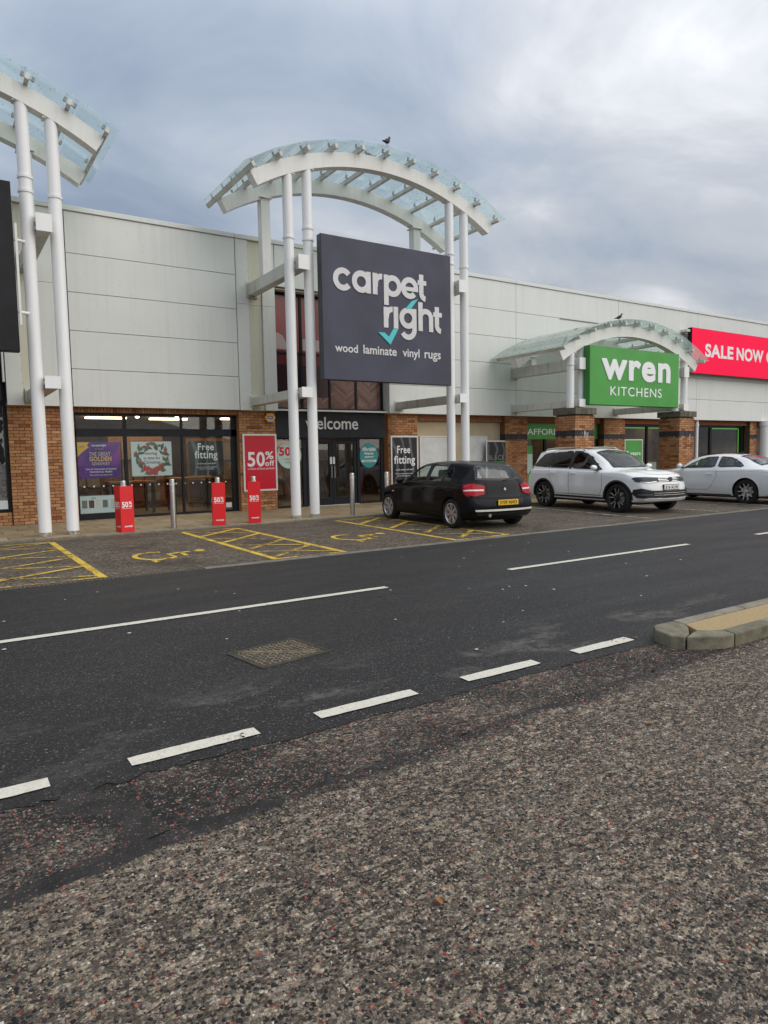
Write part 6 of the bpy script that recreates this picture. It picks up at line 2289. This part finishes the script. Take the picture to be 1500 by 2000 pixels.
# ---------------------------------------------------------------- silver coupe, nose to the shop
root = empty('parked_car', (19.32, 9.28, 0.0), 'pale silver two door coupe parked nose to the shop, cut off by the frame', 'car', CG, rz=math.radians(90 - 2.0))
S3 = dict(L=4.67, paint='paintsilver', nose_round=0.34, tail_round=0.22, crown=0.06, wr=0.335, track=0.8, wheels=(1.02, 3.78), arch_r=(0.378, 0.375),
          top=[(0, 0.55), (0.02, 0.66), (0.05, 0.8), (0.08, 0.93), (0.14, 0.985), (0.5, 1.02), (0.68, 1.045), (1.0, 1.18), (1.4, 1.31), (1.75, 1.36), (2.1, 1.372), (2.5, 1.345), (2.8, 1.27), (3.15, 1.1), (3.42, 0.985), (3.55, 0.96), (4.1, 0.88), (4.42, 0.78), (4.58, 0.67), (4.65, 0.55), (4.67, 0.48)],
          belt=[(0, 0.5), (0.02, 0.6), (0.06, 0.76), (0.1, 0.85), (0.2, 0.91), (0.8, 0.95), (1.6, 0.945), (2.6, 0.92), (3.4, 0.89), (4.0, 0.81), (4.4, 0.69), (4.6, 0.55), (4.67, 0.44)],
          sill=[(0, 0.36), (0.06, 0.28), (0.3, 0.22), (0.8, 0.185), (3.9, 0.18), (4.4, 0.19), (4.67, 0.3)],
          wide=[(0, 0.76), (0.04, 0.83), (0.15, 0.88), (0.6, 0.915), (1.0, 0.925), (2.2, 0.905), (3.5, 0.922), (4.0, 0.905), (4.4, 0.83), (4.67, 0.7)],
          roofw=[(0, 0.6), (0.7, 0.56), (1.4, 0.565), (2.3, 0.585), (3.4, 0.66)],
          cab=(0.95, 3.35, 0.48, 0.88), seats=(1.35, 2.3))
af = smooth_poly([(1.98, 0.99), (3.0, 0.965), (2.86, 1.05), (2.6, 1.19), (2.34, 1.285), (2.0, 1.3)], 1)
ar = smooth_poly([(1.12, 1.015), (1.9, 0.995), (1.92, 1.3), (1.6, 1.27), (1.3, 1.14)], 1)
S3['windows'] = [dict(dir='side', poly=af), dict(dir='side', poly=ar),
                 dict(dir='plan', poly=[(0.78, -0.55), (0.74, 0), (0.78, 0.55), (1.45, 0.46), (1.5, 0), (1.45, -0.46)]),
                 dict(dir='plan', poly=[(2.74, -0.47), (3.3, -0.6), (3.39, -0.3), (3.405, 0), (3.39, 0.3), (3.3, 0.6), (2.74, 0.47), (2.67, 0)])]
c3 = Car(root, S3)
for sd in (1, -1):
    c3.window('window', S3['windows'][0], 'carglass', sd)
    c3.window('window', S3['windows'][1], 'carglass', sd)
    d1 = c3.patch('door', 'paintsilver', 'side', [(1.86, 0.9), (1.9, 0.7), (2.02, 0.5), (2.06, 0.36), (3.22, 0.36), (3.28, 0.6), (3.24, 0.88), (1.9, 0.94)], 0.0022, None, sd)
    c3.seam('side', [(1.9, 0.94), (1.88, 0.75), (2.02, 0.5), (2.16, 0.36), (3.22, 0.36), (3.28, 0.6), (3.24, 0.88)], 0.008, 0.003, d1, sd)
    handle(c3, 2.1, 0.8, sd, d1, 'paintsilver', 0.22)
    c3.seam('side', [(0.25, 0.86), (1.0, 0.9), (1.9, 0.875), (3.0, 0.85), (4.1, 0.8)], 0.01, 0.0026, None, sd, 'alu', 'crease_line')
    c3.seam('side', [(3.3, 0.8), (3.62, 0.79)], 0.028, 0.004, None, sd, 'trim', 'wing_vent')
    c3.seam('side', [(1.45, 0.235), (3.36, 0.23)], 0.03, 0.006, None, sd, 'trim', 'sill_moulding')
    c3.patch('tail_light', 'taillamp', 'side', [(0.06, 0.74), (0.36, 0.8), (0.36, 0.87), (0.1, 0.88)], 0.006, None, sd)
    c3.patch('tail_light', 'taillamp', 'rear', [(sd * 0.4, 0.76), (sd * 0.82, 0.76), (sd * 0.82, 0.86), (sd * 0.4, 0.86)], 0.006, None, sd)
    c3.patch('headlight', 'headlamp', 'front', [(sd * 0.45, 0.58), (sd * 0.75, 0.6), (sd * 0.76, 0.68), (sd * 0.48, 0.66)], 0.006, None, sd)
    m_ = mirror(c3, 2.98, 1.02, 0.9, 'paintsilver', sd)
c3.window('rear_window', S3['windows'][2], 'carglass', 1, 0.07)
c3.window('windscreen', S3['windows'][3], 'carglass', 1, 0.07)
c3.plate('rear', (0, 0.62), 'KS68 OVT', 'plateyellow', off=0.03) if False else None
mb = MB()
mb.add([(1.66, -0.03, 1.35), (1.66, 0.03, 1.35), (1.9, 0.03, 1.365), (1.9, -0.03, 1.365), (1.66, -0.01, 1.42), (1.66, 0.01, 1.42)], [(0, 3, 2, 1), (0, 4, 3), (1, 2, 5), (4, 5, 2, 3), (0, 1, 5, 4)])
mb.build('roof_aerial', M['trim'], c3.root, local=True)
MB().box(0.4, 4.3, -0.65, 0.65, 0.15, 0.24).build('underbody', M['well'], c3.root, local=True)
finish(c3, S3, 'star', 0.245)

# ================================================================ POSTERS, BOLLARDS, BIRDS, SHOP FITTINGS
def poster(name, label, x0, x1, z0, z1, y, mat, frame=None, cat='poster', group=None, d=0.012, fw=0.045):
    root = empty(name, ((x0 + x1) / 2, y, z0), label, cat, group)
    if frame:
        for k, (a, b, c, e) in enumerate(((x0, x1, z0, z0 + fw), (x0, x1, z1 - fw, z1), (x0, x0 + fw, z0 + fw, z1 - fw), (x1 - fw, x1, z0 + fw, z1 - fw))):
            MB().box(a, b, y - 0.012, y + d, c, e).build('frame_bar', M[frame], root, bevel=0.004)
        MB().box(x0 + fw, x1 - fw, y, y + d, z0 + fw, z1 - fw).build('print', M[mat], root)
    else:
        MB().box(x0, x1, y, y + d * 0.5, z0, z1).build('print', M[mat], root)
    return root


def words(root, lines, mat, y, bold=0.016):
    """(text, x, baseline z, width[, height])"""
    for ln_ in lines:
        t, x, z, w = ln_[:4]
        put_text('lettering', t, M[mat], root, x, y, z, w, ln_[4] if len(ln_) > 4 else None, bold, 0.0015, base=len(ln_) < 5, spacing=1.06)


def fifty(root, mat, x, z, k, y, sub=True, submat=None):
    """the 50% off lock-up, k wide"""
    Rm = Matrix.Rotation(PI / 2, 4, 'X')
    put_text('lettering', '50', M[mat], root, x, y, z, 0.62 * k, 0.5 * k, 0.022, 0.0015, spacing=1.05)
    put_text('lettering', '%', M[mat], root, x + 0.64 * k, y, z + 0.24 * k, 0.3 * k, 0.27 * k, 0.02, 0.0015)
    put_text('lettering', 'off', M[mat], root, x + 0.63 * k, y, z + 0.015 * k, 0.33 * k, 0.19 * k, 0.018, 0.0015, spacing=1.1)
    if sub:
        put_text('lettering', 'a choice of floors and beds', M[submat or mat], root, x, y, z - 0.1 * k, 0.97 * k, 0.075 * k, 0.0, 0.0015)


PG = 'framed posters fixed to the brick piers'
p = poster('wall_poster', 'red fifty percent off poster in a white frame on brick pier beside the entrance', 7.07, 8.075, 0.57, 2.15, YB - 0.03, 'redposter', 'silverframe', group=PG, fw=0.05)
fifty(p, 'letterwhite', 7.2, 1.25, 0.82, YB - 0.032)
p = poster('wall_poster', 'charcoal framed poster reading free fitting on brick pier beyond the entrance', 11.92, 12.97, 0.5, 2.1, YB - 0.03, 'wavy', 'silverframe', group=PG, fw=0.05)
words(p, [('Free', 12.16, 1.55, 0.5, 0.24), ('fitting', 12.04, 1.15, 0.8, 0.33), ('on all carpet and vinyl*', 12.1, 1.02, 0.68), ('*The cost of fitting will be deducted', 12.08, 0.9, 0.72), ('at the final contract price', 12.18, 0.83, 0.52)], 'letterwhite', YB - 0.032)
p = poster('wall_poster', 'dark framed poster with green november lettering beside the banded brick pier', 15.88, 16.86, 0.45, 1.94, YB + 0.02, 'wavy', 'silverframe', group=PG)
words(p, [('BLACK', 15.98, 1.27, 0.78, 0.17)], 'greyprint', YB + 0.018)
words(p, [('NOVEMBER', 15.96, 1.1, 0.8, 0.13)], 'ledgreen', YB + 0.018) if 'ledgreen' in M else words(p, [('NOVEMBER', 15.96, 1.1, 0.8, 0.13)], 'green', YB + 0.018)
NG = 'pale notice boards on the rendered panel'
for x0, x1, lab in ((13.22, 14.42, 'pale grey notice board with faint line drawing, nearer the free fitting poster'), (15.02, 16.12, 'plain pale grey notice board behind the november poster')):
    p = poster('notice_board', lab, x0, x1, 0.3, 2.1, 18.16, 'notice', 'silverframe', 'notice board', NG, 0.03)
    if x0 < 14:
        mb = MB()
        for pts in ([(13.5, 2.0), (13.55, 1.75), (13.7, 1.6), (13.9, 1.4), (14.1, 1.1)], [(14.3, 1.55), (14.22, 1.3), (14.05, 1.05), (13.9, 0.8)], [(13.35, 1.5), (13.6, 1.3), (13.7, 1.0)]):
            vs, fs = stroke(pts, 0.05)
            mb.add([(v.x, 18.1585 - 0.0004 * len(mb.v) / 10, v.y) for v in vs], fs)
        mb.build('faint_drawing', M['paleprint'], p)

# window posters hang just behind the glass
WY = 18.18
GW = 'posters hung inside the shop window'
p = poster('window_poster', 'purple prize giveaway poster with a gold corner hung inside the shop window', 2.94, 3.92, 1.06, 1.95, WY, 'purple', group=GW)
mb = MB()
mb.poly([(2.94, WY - 0.001, 1.95), (2.94, WY - 0.001, 1.6), (3.02, WY - 0.001, 1.68), (3.14, WY - 0.001, 1.78), (3.2, WY - 0.001, 1.82), (3.16, WY - 0.001, 1.88), (3.22, WY - 0.001, 1.95)])
mb.build('gold_corner', M['yellowprint'], p)
words(p, [('WIN', 2.98, 1.82, 0.12)], 'adtblue', WY - 0.002)
words(p, [('carpetright', 3.27, 1.85, 0.34), ('TENS OF THOUSANDS OF POUNDS', 3.1, 1.27, 0.72), ('FANTASTICAL PRIZES!', 3.2, 1.2, 0.52), ('Shop inside for your chance to win', 3.2, 1.13, 0.52)], 'letterwhite', WY - 0.002)
words(p, [('for carpets', 3.34, 1.77, 0.2)], 'yellowprint', WY - 0.002, 0.0)
words(p, [('THE GREAT', 3.2, 1.61, 0.5, 0.1), ('GIVEAWAY', 3.26, 1.38, 0.42, 0.08)], 'palecushion', WY - 0.002)
words(p, [('GOLDEN', 3.2, 1.48, 0.52, 0.12)], 'goldprint', WY - 0.002, 0.04)
p = poster('window_poster', 'christmas flooring poster of a green and red wreath hung inside the shop window', 4.2, 5.22, 1.08, 1.96, WY, 'paleprint', group=GW)
mb, mbr, mbd = MB(), MB(), MB()
r2 = random.Random(3)
cx, cz = 4.71, 1.52
for k in range(44):
    a = k * 2 * PI / 44 + r2.uniform(-0.1, 0.1)
    rad = 0.36 + r2.uniform(-0.08, 0.07)
    c = Vector((cx + rad * 1.05 * math.cos(a), cz + rad * 0.92 * math.sin(a)))
    th = r2.uniform(0, PI)
    l, ww = r2.uniform(0.07, 0.13), r2.uniform(0.03, 0.06)
    u, v = Vector((math.cos(th), math.sin(th))), Vector((-math.sin(th), math.cos(th)))
    pts = [c + u * l, c + v * ww, c - u * l, c - v * ww]
    pts = [(min(5.21, max(4.21, q.x)), WY - 0.001 - 0.0001 * k, min(1.95, max(1.09, q.y))) for q in pts]
    (mbr if k % 5 == 0 else mbd if k % 3 == 0 else mb).poly(pts)
tag(mb.build('printed_leaves', M['leafgreen'], p), kind='stuff')
tag(mbd.build('printed_dark_leaves', M['leafdark'], p), kind='stuff')
tag(mbr.build('printed_red_leaves', M['leafred'], p), kind='stuff')
mb = MB()
mb.poly([(cx + 0.27 * math.cos(a * PI / 4), WY - 0.006, cz + 0.02 + 0.22 * math.sin(a * PI / 4)) for a in range(8)])
mb.build('wreath_centre', M['paleprint'], p)
mb = MB()
for s in (-1, 1):
    mb.poly([(cx, WY - 0.008 - s * 0.0005, 1.27), (cx + s * 0.22, WY - 0.008 - s * 0.0005, 1.36), (cx + s * 0.25, WY - 0.008 - s * 0.0005, 1.2), (cx + s * 0.05, WY - 0.008 - s * 0.0005, 1.22), (cx + s * 0.14, WY - 0.008 - s * 0.0005, 1.1), (cx + s * 0.02, WY - 0.008 - s * 0.0005, 1.1)])
mb.build('printed_bow', M['leafred'], p)
words(p, [('Flooring', 4.5, 1.6, 0.34, 0.1), ('in time for', 4.5, 1.5, 0.42, 0.08), ('Christmas', 4.5, 1.39, 0.42, 0.085)], 'blackprint', WY - 0.0085)
p = poster('window_poster', 'black free fitting poster hung inside the shop window next to the mullion', 5.68, 6.62, 1.06, 1.97, WY, 'wavy', group=GW)
words(p, [('Free', 5.92, 1.72, 0.44, 0.19), ('fitting', 5.83, 1.44, 0.62, 0.27), ('on all carpet and vinyl*', 5.88, 1.35, 0.52), ('*The cost of fitting will be deducted', 5.86, 1.26, 0.56), ('at the final contract price', 5.94, 1.21, 0.4)], 'letterwhite', WY - 0.002)
p = poster('window_poster', 'pale sample price sheet with colour blocks low inside the shop window', 2.94, 3.86, 0.2, 0.63, WY, 'paleprint', group=GW)
for k, mm in enumerate(('greyprint', 'wine', 'notice', 'greyprint')):
    MB().box(2.98 + k * 0.16, 3.1 + k * 0.16, WY - 0.002, WY - 0.0005, 0.33, 0.52).build('colour_block', M[mm], p)
words(p, [('style', 3.2, 0.56, 0.1)], 'blackprint', WY - 0.002)
for k in range(5):
    MB().box(3.66, 3.82, WY - 0.002, WY - 0.0005, 0.3 + k * 0.05, 0.312 + k * 0.05).build('print_line', M['greyprint'], p)
# round stickers on the entrance side lights
def disc_sticker(label, cx, cz, rx, rz, y, mat):
    root = empty('window_sticker', (cx, y, cz), label, 'sticker', 'round stickers on the entrance glass')
    mb = MB()
    mb.prism([(cx + rx * math.cos(a * PI / 20), y, cz + rz * math.sin(a * PI / 20)) for a in range(40)], (0, 0.004, 0))
    mb.build('sticker_disc', M[mat], root, fix=True)
    return root


p = disc_sticker('round mint sticker with red fifty lettering behind the white columns', 8.57, 1.55, 0.38, 0.38, 18.13, 'mint')
words(p, [('50', 8.25, 1.53, 0.36, 0.26), ('%', 8.63, 1.62, 0.15, 0.14)], 'redposter', 18.128, 0.04)
words(p, [('a choice of', 8.38, 1.42, 0.36), ('carpets', 8.44, 1.33, 0.25)], 'blackprint', 18.128, 0.0)
p = disc_sticker('round teal finance sticker on the side light right of the doors', 11.26, 1.5, 0.33, 0.37, 18.13, 'tealprint')
words(p, [('Affordable', 11.02, 1.64, 0.48, 0.12), ('finance', 11.1, 1.53, 0.32, 0.085), ('options*', 11.1, 1.42, 0.34, 0.08)], 'letterwhite', 18.128)
MB().box(10.99, 11.53, 18.1285, 18.1298, 1.3, 1.37).build('sticker_band', M['paleprint'], p)
words(p, [('tailored to you', 11.08, 1.32, 0.36)], 'blackprint', 18.127)
# green years sign in the kitchen window
p = poster('window_poster', 'green seven years poster in a white frame in the kitchen shop window', 23.4, 24.55, 0.5, 1.97, 18.1, 'green', 'silverframe', group=GW)
words(p, [('7 years', 23.52, 1.27, 0.9, 0.22), ('interest free', 23.55, 1.03, 0.85)], 'letterwhite', 18.098)
p = poster('window_poster', 'small green leaflet holder low in the kitchen window by the second pillar', 25.2, 26.1, 0.1, 0.62, 18.12, 'green', group=GW)
p = poster('window_poster', 'tall pale and green leaflet panel at the edge of the kitchen doorway', 17.95, 18.3, 0.3, 1.75, 18.16, 'mint', group=GW)
MB().box(17.95, 18.3, 18.156, 18.159, 1.45, 1.75).build('green_header', M['green'], p)
MB().box(17.95, 18.3, 18.156, 18.159, 0.3, 0.75).build('green_footer', M['green'], p)

# alarm box
al = empty('alarm_box', (7.89, YB, 2.45), 'yellow hexagonal alarm box with dark base high on brick pier beside the entrance', 'alarm box')
hexa = [(7.89 + 0.16 * math.cos(a * PI / 3), YB - 0.012, 2.6 + 0.14 * math.sin(a * PI / 3)) for a in range(6)]
MB().prism(hexa, (0, -0.07, 0)).build('alarm_cover', M['adtyellow'], al, fix=True, bevel=0.012)
MB().box(7.8, 7.98, YB - 0.06, YB - 0.005, 2.44, 2.475).build('alarm_base', M['adtblue'], al)
MB().box(7.81, 7.97, YB - 0.0835, YB - 0.082, 2.555, 2.645).build('alarm_label', M['adtblue'], al)
words(al, [('ADT', 7.83, 2.575, 0.12, 0.05)], 'letterwhite', YB - 0.0845)

# ---- bollards and their red sleeves
BG = 'steel bollards along the kerb'
proto = empty('bollard', (4.19, 14.66, PAVE), 'bare stainless steel bollard between two red sleeves', 'bollard', BG)
MB().lathe([(0.057, PAVE), (0.057, 1.055), (0.054, 1.07), (0.047, 1.08)], (4.19, 14.66, 0), 24).build('bollard_post', M['steel'], proto, smooth=True)
MB().lathe([(0.0575, 0.955), (0.0575, 0.985)], (4.19, 14.66, 0), 24).build('dark_band', M['alu'], proto, smooth=True)
for bx, lab in ((3.2, 'steel bollard poking out of the leftmost red sleeve'), (5.18, 'steel bollard poking out of the red sleeve by the window end'), (6.02, 'steel bollard poking out of the red sleeve before the red poster'), (8.6, 'bare stainless steel bollard in front of the doors'), (9.62, 'bare stainless steel bollard partly hidden by the black hatchback')):
    c = copy_tree(proto)
    c.location.x += bx - 4.19
    c['label'] = lab
M['sleeve'] = plain('red_sleeve_board', (0.74, 0.012, 0.018), 0.38, grime=0.08, gscale=5)
SG = 'red printed sleeves over the bollards'
sl = empty('bollard_sleeve', (0, 0, 0), 'tall red fifty percent off sleeve, leftmost, turned to show two faces', 'advertising sleeve', SG)
hw = 0.138
mb = MB()
for k in range(4):
    T = Matrix.Rotation(k * PI / 2, 4, 'Z')
    f = MB().box(-hw, hw - 0.004, -hw, -hw + 0.004, 0.0, 0.93, M4=T).build('sleeve_face', M['sleeve'], sl, local=True)
    for body, wd, zz, hh in (('50', 0.13, 0.5, 0.115), ('%', 0.066, 0.56, 0.06), ('off', 0.07, 0.502, 0.045), ('a choice of floors and beds', 0.2, 0.475, 0.014), ('carpetright', 0.17, 0.09, 0.045)):
        xo = {'50': -0.105, '%': 0.035, 'off': 0.033, 'carpetright': -0.07}.get(body, -0.105)
        me = text_mesh(body, 1.0, wd, 0.03, 0, 'LEFT', 1.0, hh)
        me.transform(T @ Matrix.Translation((xo, -hw - 0.0015, zz)) @ Matrix.Rotation(PI / 2, 4, 'X'))
        link('sleeve_lettering', me, M['letterwhite'], f, True)
sl.location = (3.2, 14.66, PAVE)
sl.rotation_euler = (0, 0, math.radians(11))
for bx, an, lab in ((5.18, -15, 'tall red fifty percent off sleeve near the window end, next to the bare bollard'), (6.02, -21, 'tall red fifty percent off sleeve standing before the framed red poster')):
    c = copy_tree(sl)
    c.location = (bx, 14.66, PAVE)
    c.rotation_euler = (0, math.radians(rnd.uniform(-0.8, 0.8)), math.radians(an))
    c['label'] = lab


# ---- birds
M['pigeon'] = plain('pigeon_grey', (0.045, 0.05, 0.06), 0.7, grime=0.4, gscale=30)
M['birdleg'] = plain('bird_leg', (0.3, 0.08, 0.06), 0.7)


def pigeon(loc, rz, label, k=1.0):
    root = empty('pigeon', loc, label, 'bird', 'pigeons perched on the canopies', rz=rz)
    # one continuous skinned body: tail, rump, breast, neck, head, beak
    spine = [(-0.17, 0.075, 0.012, 0.028), (-0.11, 0.085, 0.02, 0.035), (-0.05, 0.105, 0.045, 0.048), (0.0, 0.12, 0.062, 0.058), (0.045, 0.135, 0.06, 0.056), (0.075, 0.17, 0.04, 0.036), (0.088, 0.205, 0.027, 0.025), (0.098, 0.23, 0.028, 0.025), (0.118, 0.236, 0.02, 0.018), (0.134, 0.23, 0.008, 0.007), (0.155, 0.222, 0.002, 0.002)]
    n = 14
    vs, fs = [], []
    for i, (x, z, rv, rw) in enumerate(spine):
        for j in range(n):
            a = 2 * PI * j / n
            tilt = 0.5 if 4 < i < 8 else 0.1
            vs.append((k * (x - math.sin(a) * rv * tilt), k * rw * math.cos(a), k * (z + rv * math.sin(a))))
    for i in range(len(spine) - 1):
        for j in range(n):
            fs.append((i * n + j, i * n + (j + 1) % n, (i + 1) * n + (j + 1) % n, (i + 1) * n + j))
    fs += [tuple(range(n)), tuple((len(spine) - 1) * n + j for j in range(n))]
    MB().add(vs, fs).build('bird_body', M['pigeon'], root, 'all', local=True, fix=True)
    for s in (-1, 1):
        mb = MB()
        mb.tube((0.005 * k, s * 0.022 * k, 0.07 * k), (0.0, s * 0.025 * k, 0.004), 0.004 * k, n=6)
        for t in (-0.02, 0.0, 0.02):
            mb.tube((0, s * 0.025 * k, 0.004), (0.03 * k, (s * 0.025 + t) * k, 0.003), 0.0028 * k, n=5)
        mb.build('bird_leg', M['birdleg'], root, local=True)
    return root


def glass_top(cx, apex, dx):
    r = R_IN + TH + 0.175 + 0.014
    # chord height of the flat pane under dx
    st = 2 * HALF * 1.04 / 10
    a = math.asin(dx / r)
    i = math.floor((a + HALF * 1.04) / st)
    a0, a1 = -HALF * 1.04 + i * st, -HALF * 1.04 + (i + 1) * st
    x0, x1 = r * math.sin(a0), r * math.sin(a1)
    z0_, z1_ = r * math.cos(a0), r * math.cos(a1)
    return apex - R_IN + z0_ + (z1_ - z0_) * (dx - x0) / (x1 - x0) + 0.001


pigeon((9.72, 14.53, glass_top(9.8, 8.5, -0.08)), math.radians(20), 'dark pigeon standing on the front edge of the tall canopy', 1.0)
pigeon((9.78, 15.45, glass_top(9.8, 8.5, -0.02)), math.radians(120), 'pigeon seen through the glass roof of the tall canopy', 1.0)
pigeon((18.92, 14.9, glass_top(19.7, 5.25, -0.78)), math.radians(-30), 'dark pigeon on the crest of the low canopy by the kitchen sign', 0.9)

# ---- inside the carpet shop
M['samples'] = piece_mat('carpet_sample', [(0, (0.12, 0.09, 0.07)), (0.25, (0.3, 0.25, 0.19)), (0.5, (0.06, 0.06, 0.07)), (0.75, (0.2, 0.1, 0.07)), (1, (0.33, 0.3, 0.27))], 0.95, 30, 0.4, 0.7)
IG = 'display tables inside the carpet shop'


def table(x, y, w, d, h, lab):
    t = empty('display_table', (x, y, PAVE - 0.008), lab, 'table', IG)
    MB().box(x - w / 2, x + w / 2, y - d / 2, y + d / 2, h - 0.05, h).build('table_top', M['wood'], t, bevel=0.008)
    for sx_ in (-1, 1):
        for sy in (-1, 1):
            MB().box(x + sx_ * (w / 2 - 0.08) - 0.035, x + sx_ * (w / 2 - 0.08) + 0.035, y + sy * (d / 2 - 0.08) - 0.035, y + sy * (d / 2 - 0.08) + 0.035, PAVE - 0.008, h - 0.05).build('table_leg', M['frame'], t)


table(6.15, 19.6, 1.3, 0.8, 0.98, 'wooden topped display table on dark legs behind the free fitting poster')
table(4.5, 19.8, 1.2, 0.9, 0.92, 'wooden topped display table on dark legs behind the wreath poster')


def stand(x, y, w, h, n, lab, rz=0.0):
    t = empty('sample_stand', (x, y, PAVE - 0.008), lab, 'display stand', 'carpet sample stands inside the shop', rz=rz)
    MB().box(-w / 2, w / 2, 0.25, 0.3, 0, h).build('back_board', M['wood'], t, local=True)
    MB().box(-w / 2, w / 2, -0.2, 0.25, 0, 0.12).build('stand_base', M['darkwood'], t, local=True)
    for i in range(n):
        for j in range(3):
            T = Matrix.Translation((-w / 2 + (i + 0.5) * w / n, 0.12 - 0.02 * j, 0.2 + j * (h - 0.3) / 3)) @ Matrix.Rotation(math.radians(-12), 4, 'X')
            MB().box(-w / n * 0.44, w / n * 0.44, -0.02, 0.02, 0, (h - 0.3) / 3 - 0.05, M4=T).build('carpet_sample', M['samples'], t, local=True)


stand(3.5, 20.4, 1.5, 1.9, 4, 'tall carpet sample stand behind the purple poster')
stand(5.2, 21.6, 1.6, 2.2, 5, 'tall carpet sample stand deep inside behind the wreath poster')
stand(7.2, 20.8, 1.4, 2.1, 4, 'tall carpet sample stand near the window end inside the shop')
stand(9.4, 20.9, 1.2, 2.0, 4, 'carpet sample stand seen through the left hand door')
stand(11.0, 20.2, 1.5, 2.1, 5, 'carpet sample stand seen through the right hand door glass', 0.2)
stand(8.4, 19.6, 0.9, 1.7, 5, 'narrow sample stand behind the mint sticker')
M['rollred'] = plain('rolled_rug', (0.22, 0.05, 0.04), 0.9, grime=0.3)
r_ = empty('carpet_roll', (11.6, 19.3, PAVE), 'rolled up red rug standing behind the teal sticker', 'rug')
MB().lathe([(0.14, PAVE), (0.14, 1.3), (0.05, 1.3)], (11.6, 19.3, 0), 16).build('rug_roll', M['rollred'], r_, smooth=True)

# litter: a fallen leaf or two near the island
M['leaf'] = plain('fallen_leaf', (0.35, 0.14, 0.03), 0.8, grime=0.4, gscale=30)
lf = MB()
for (lx, ly) in ((4.55, 3.07), (4.62, 3.45), (3.2, 2.3), (1.33, 1.75)):
    a = rnd.uniform(0, 6)
    u, v = Vector((math.cos(a), math.sin(a), 0)), Vector((-math.sin(a), math.cos(a), 0))
    c = Vector((lx, ly, 0.012))
    lf.poly([c + u * 0.022, c + u * 0.008 + v * 0.011 + Vector((0, 0, 0.004)), c - u * 0.016 + v * 0.006, c - u * 0.022, c - u * 0.012 - v * 0.009 + Vector((0, 0, 0.003)), c + u * 0.01 - v * 0.01])
tag(lf.build('fallen_leaves', M['leaf']), kind='stuff')
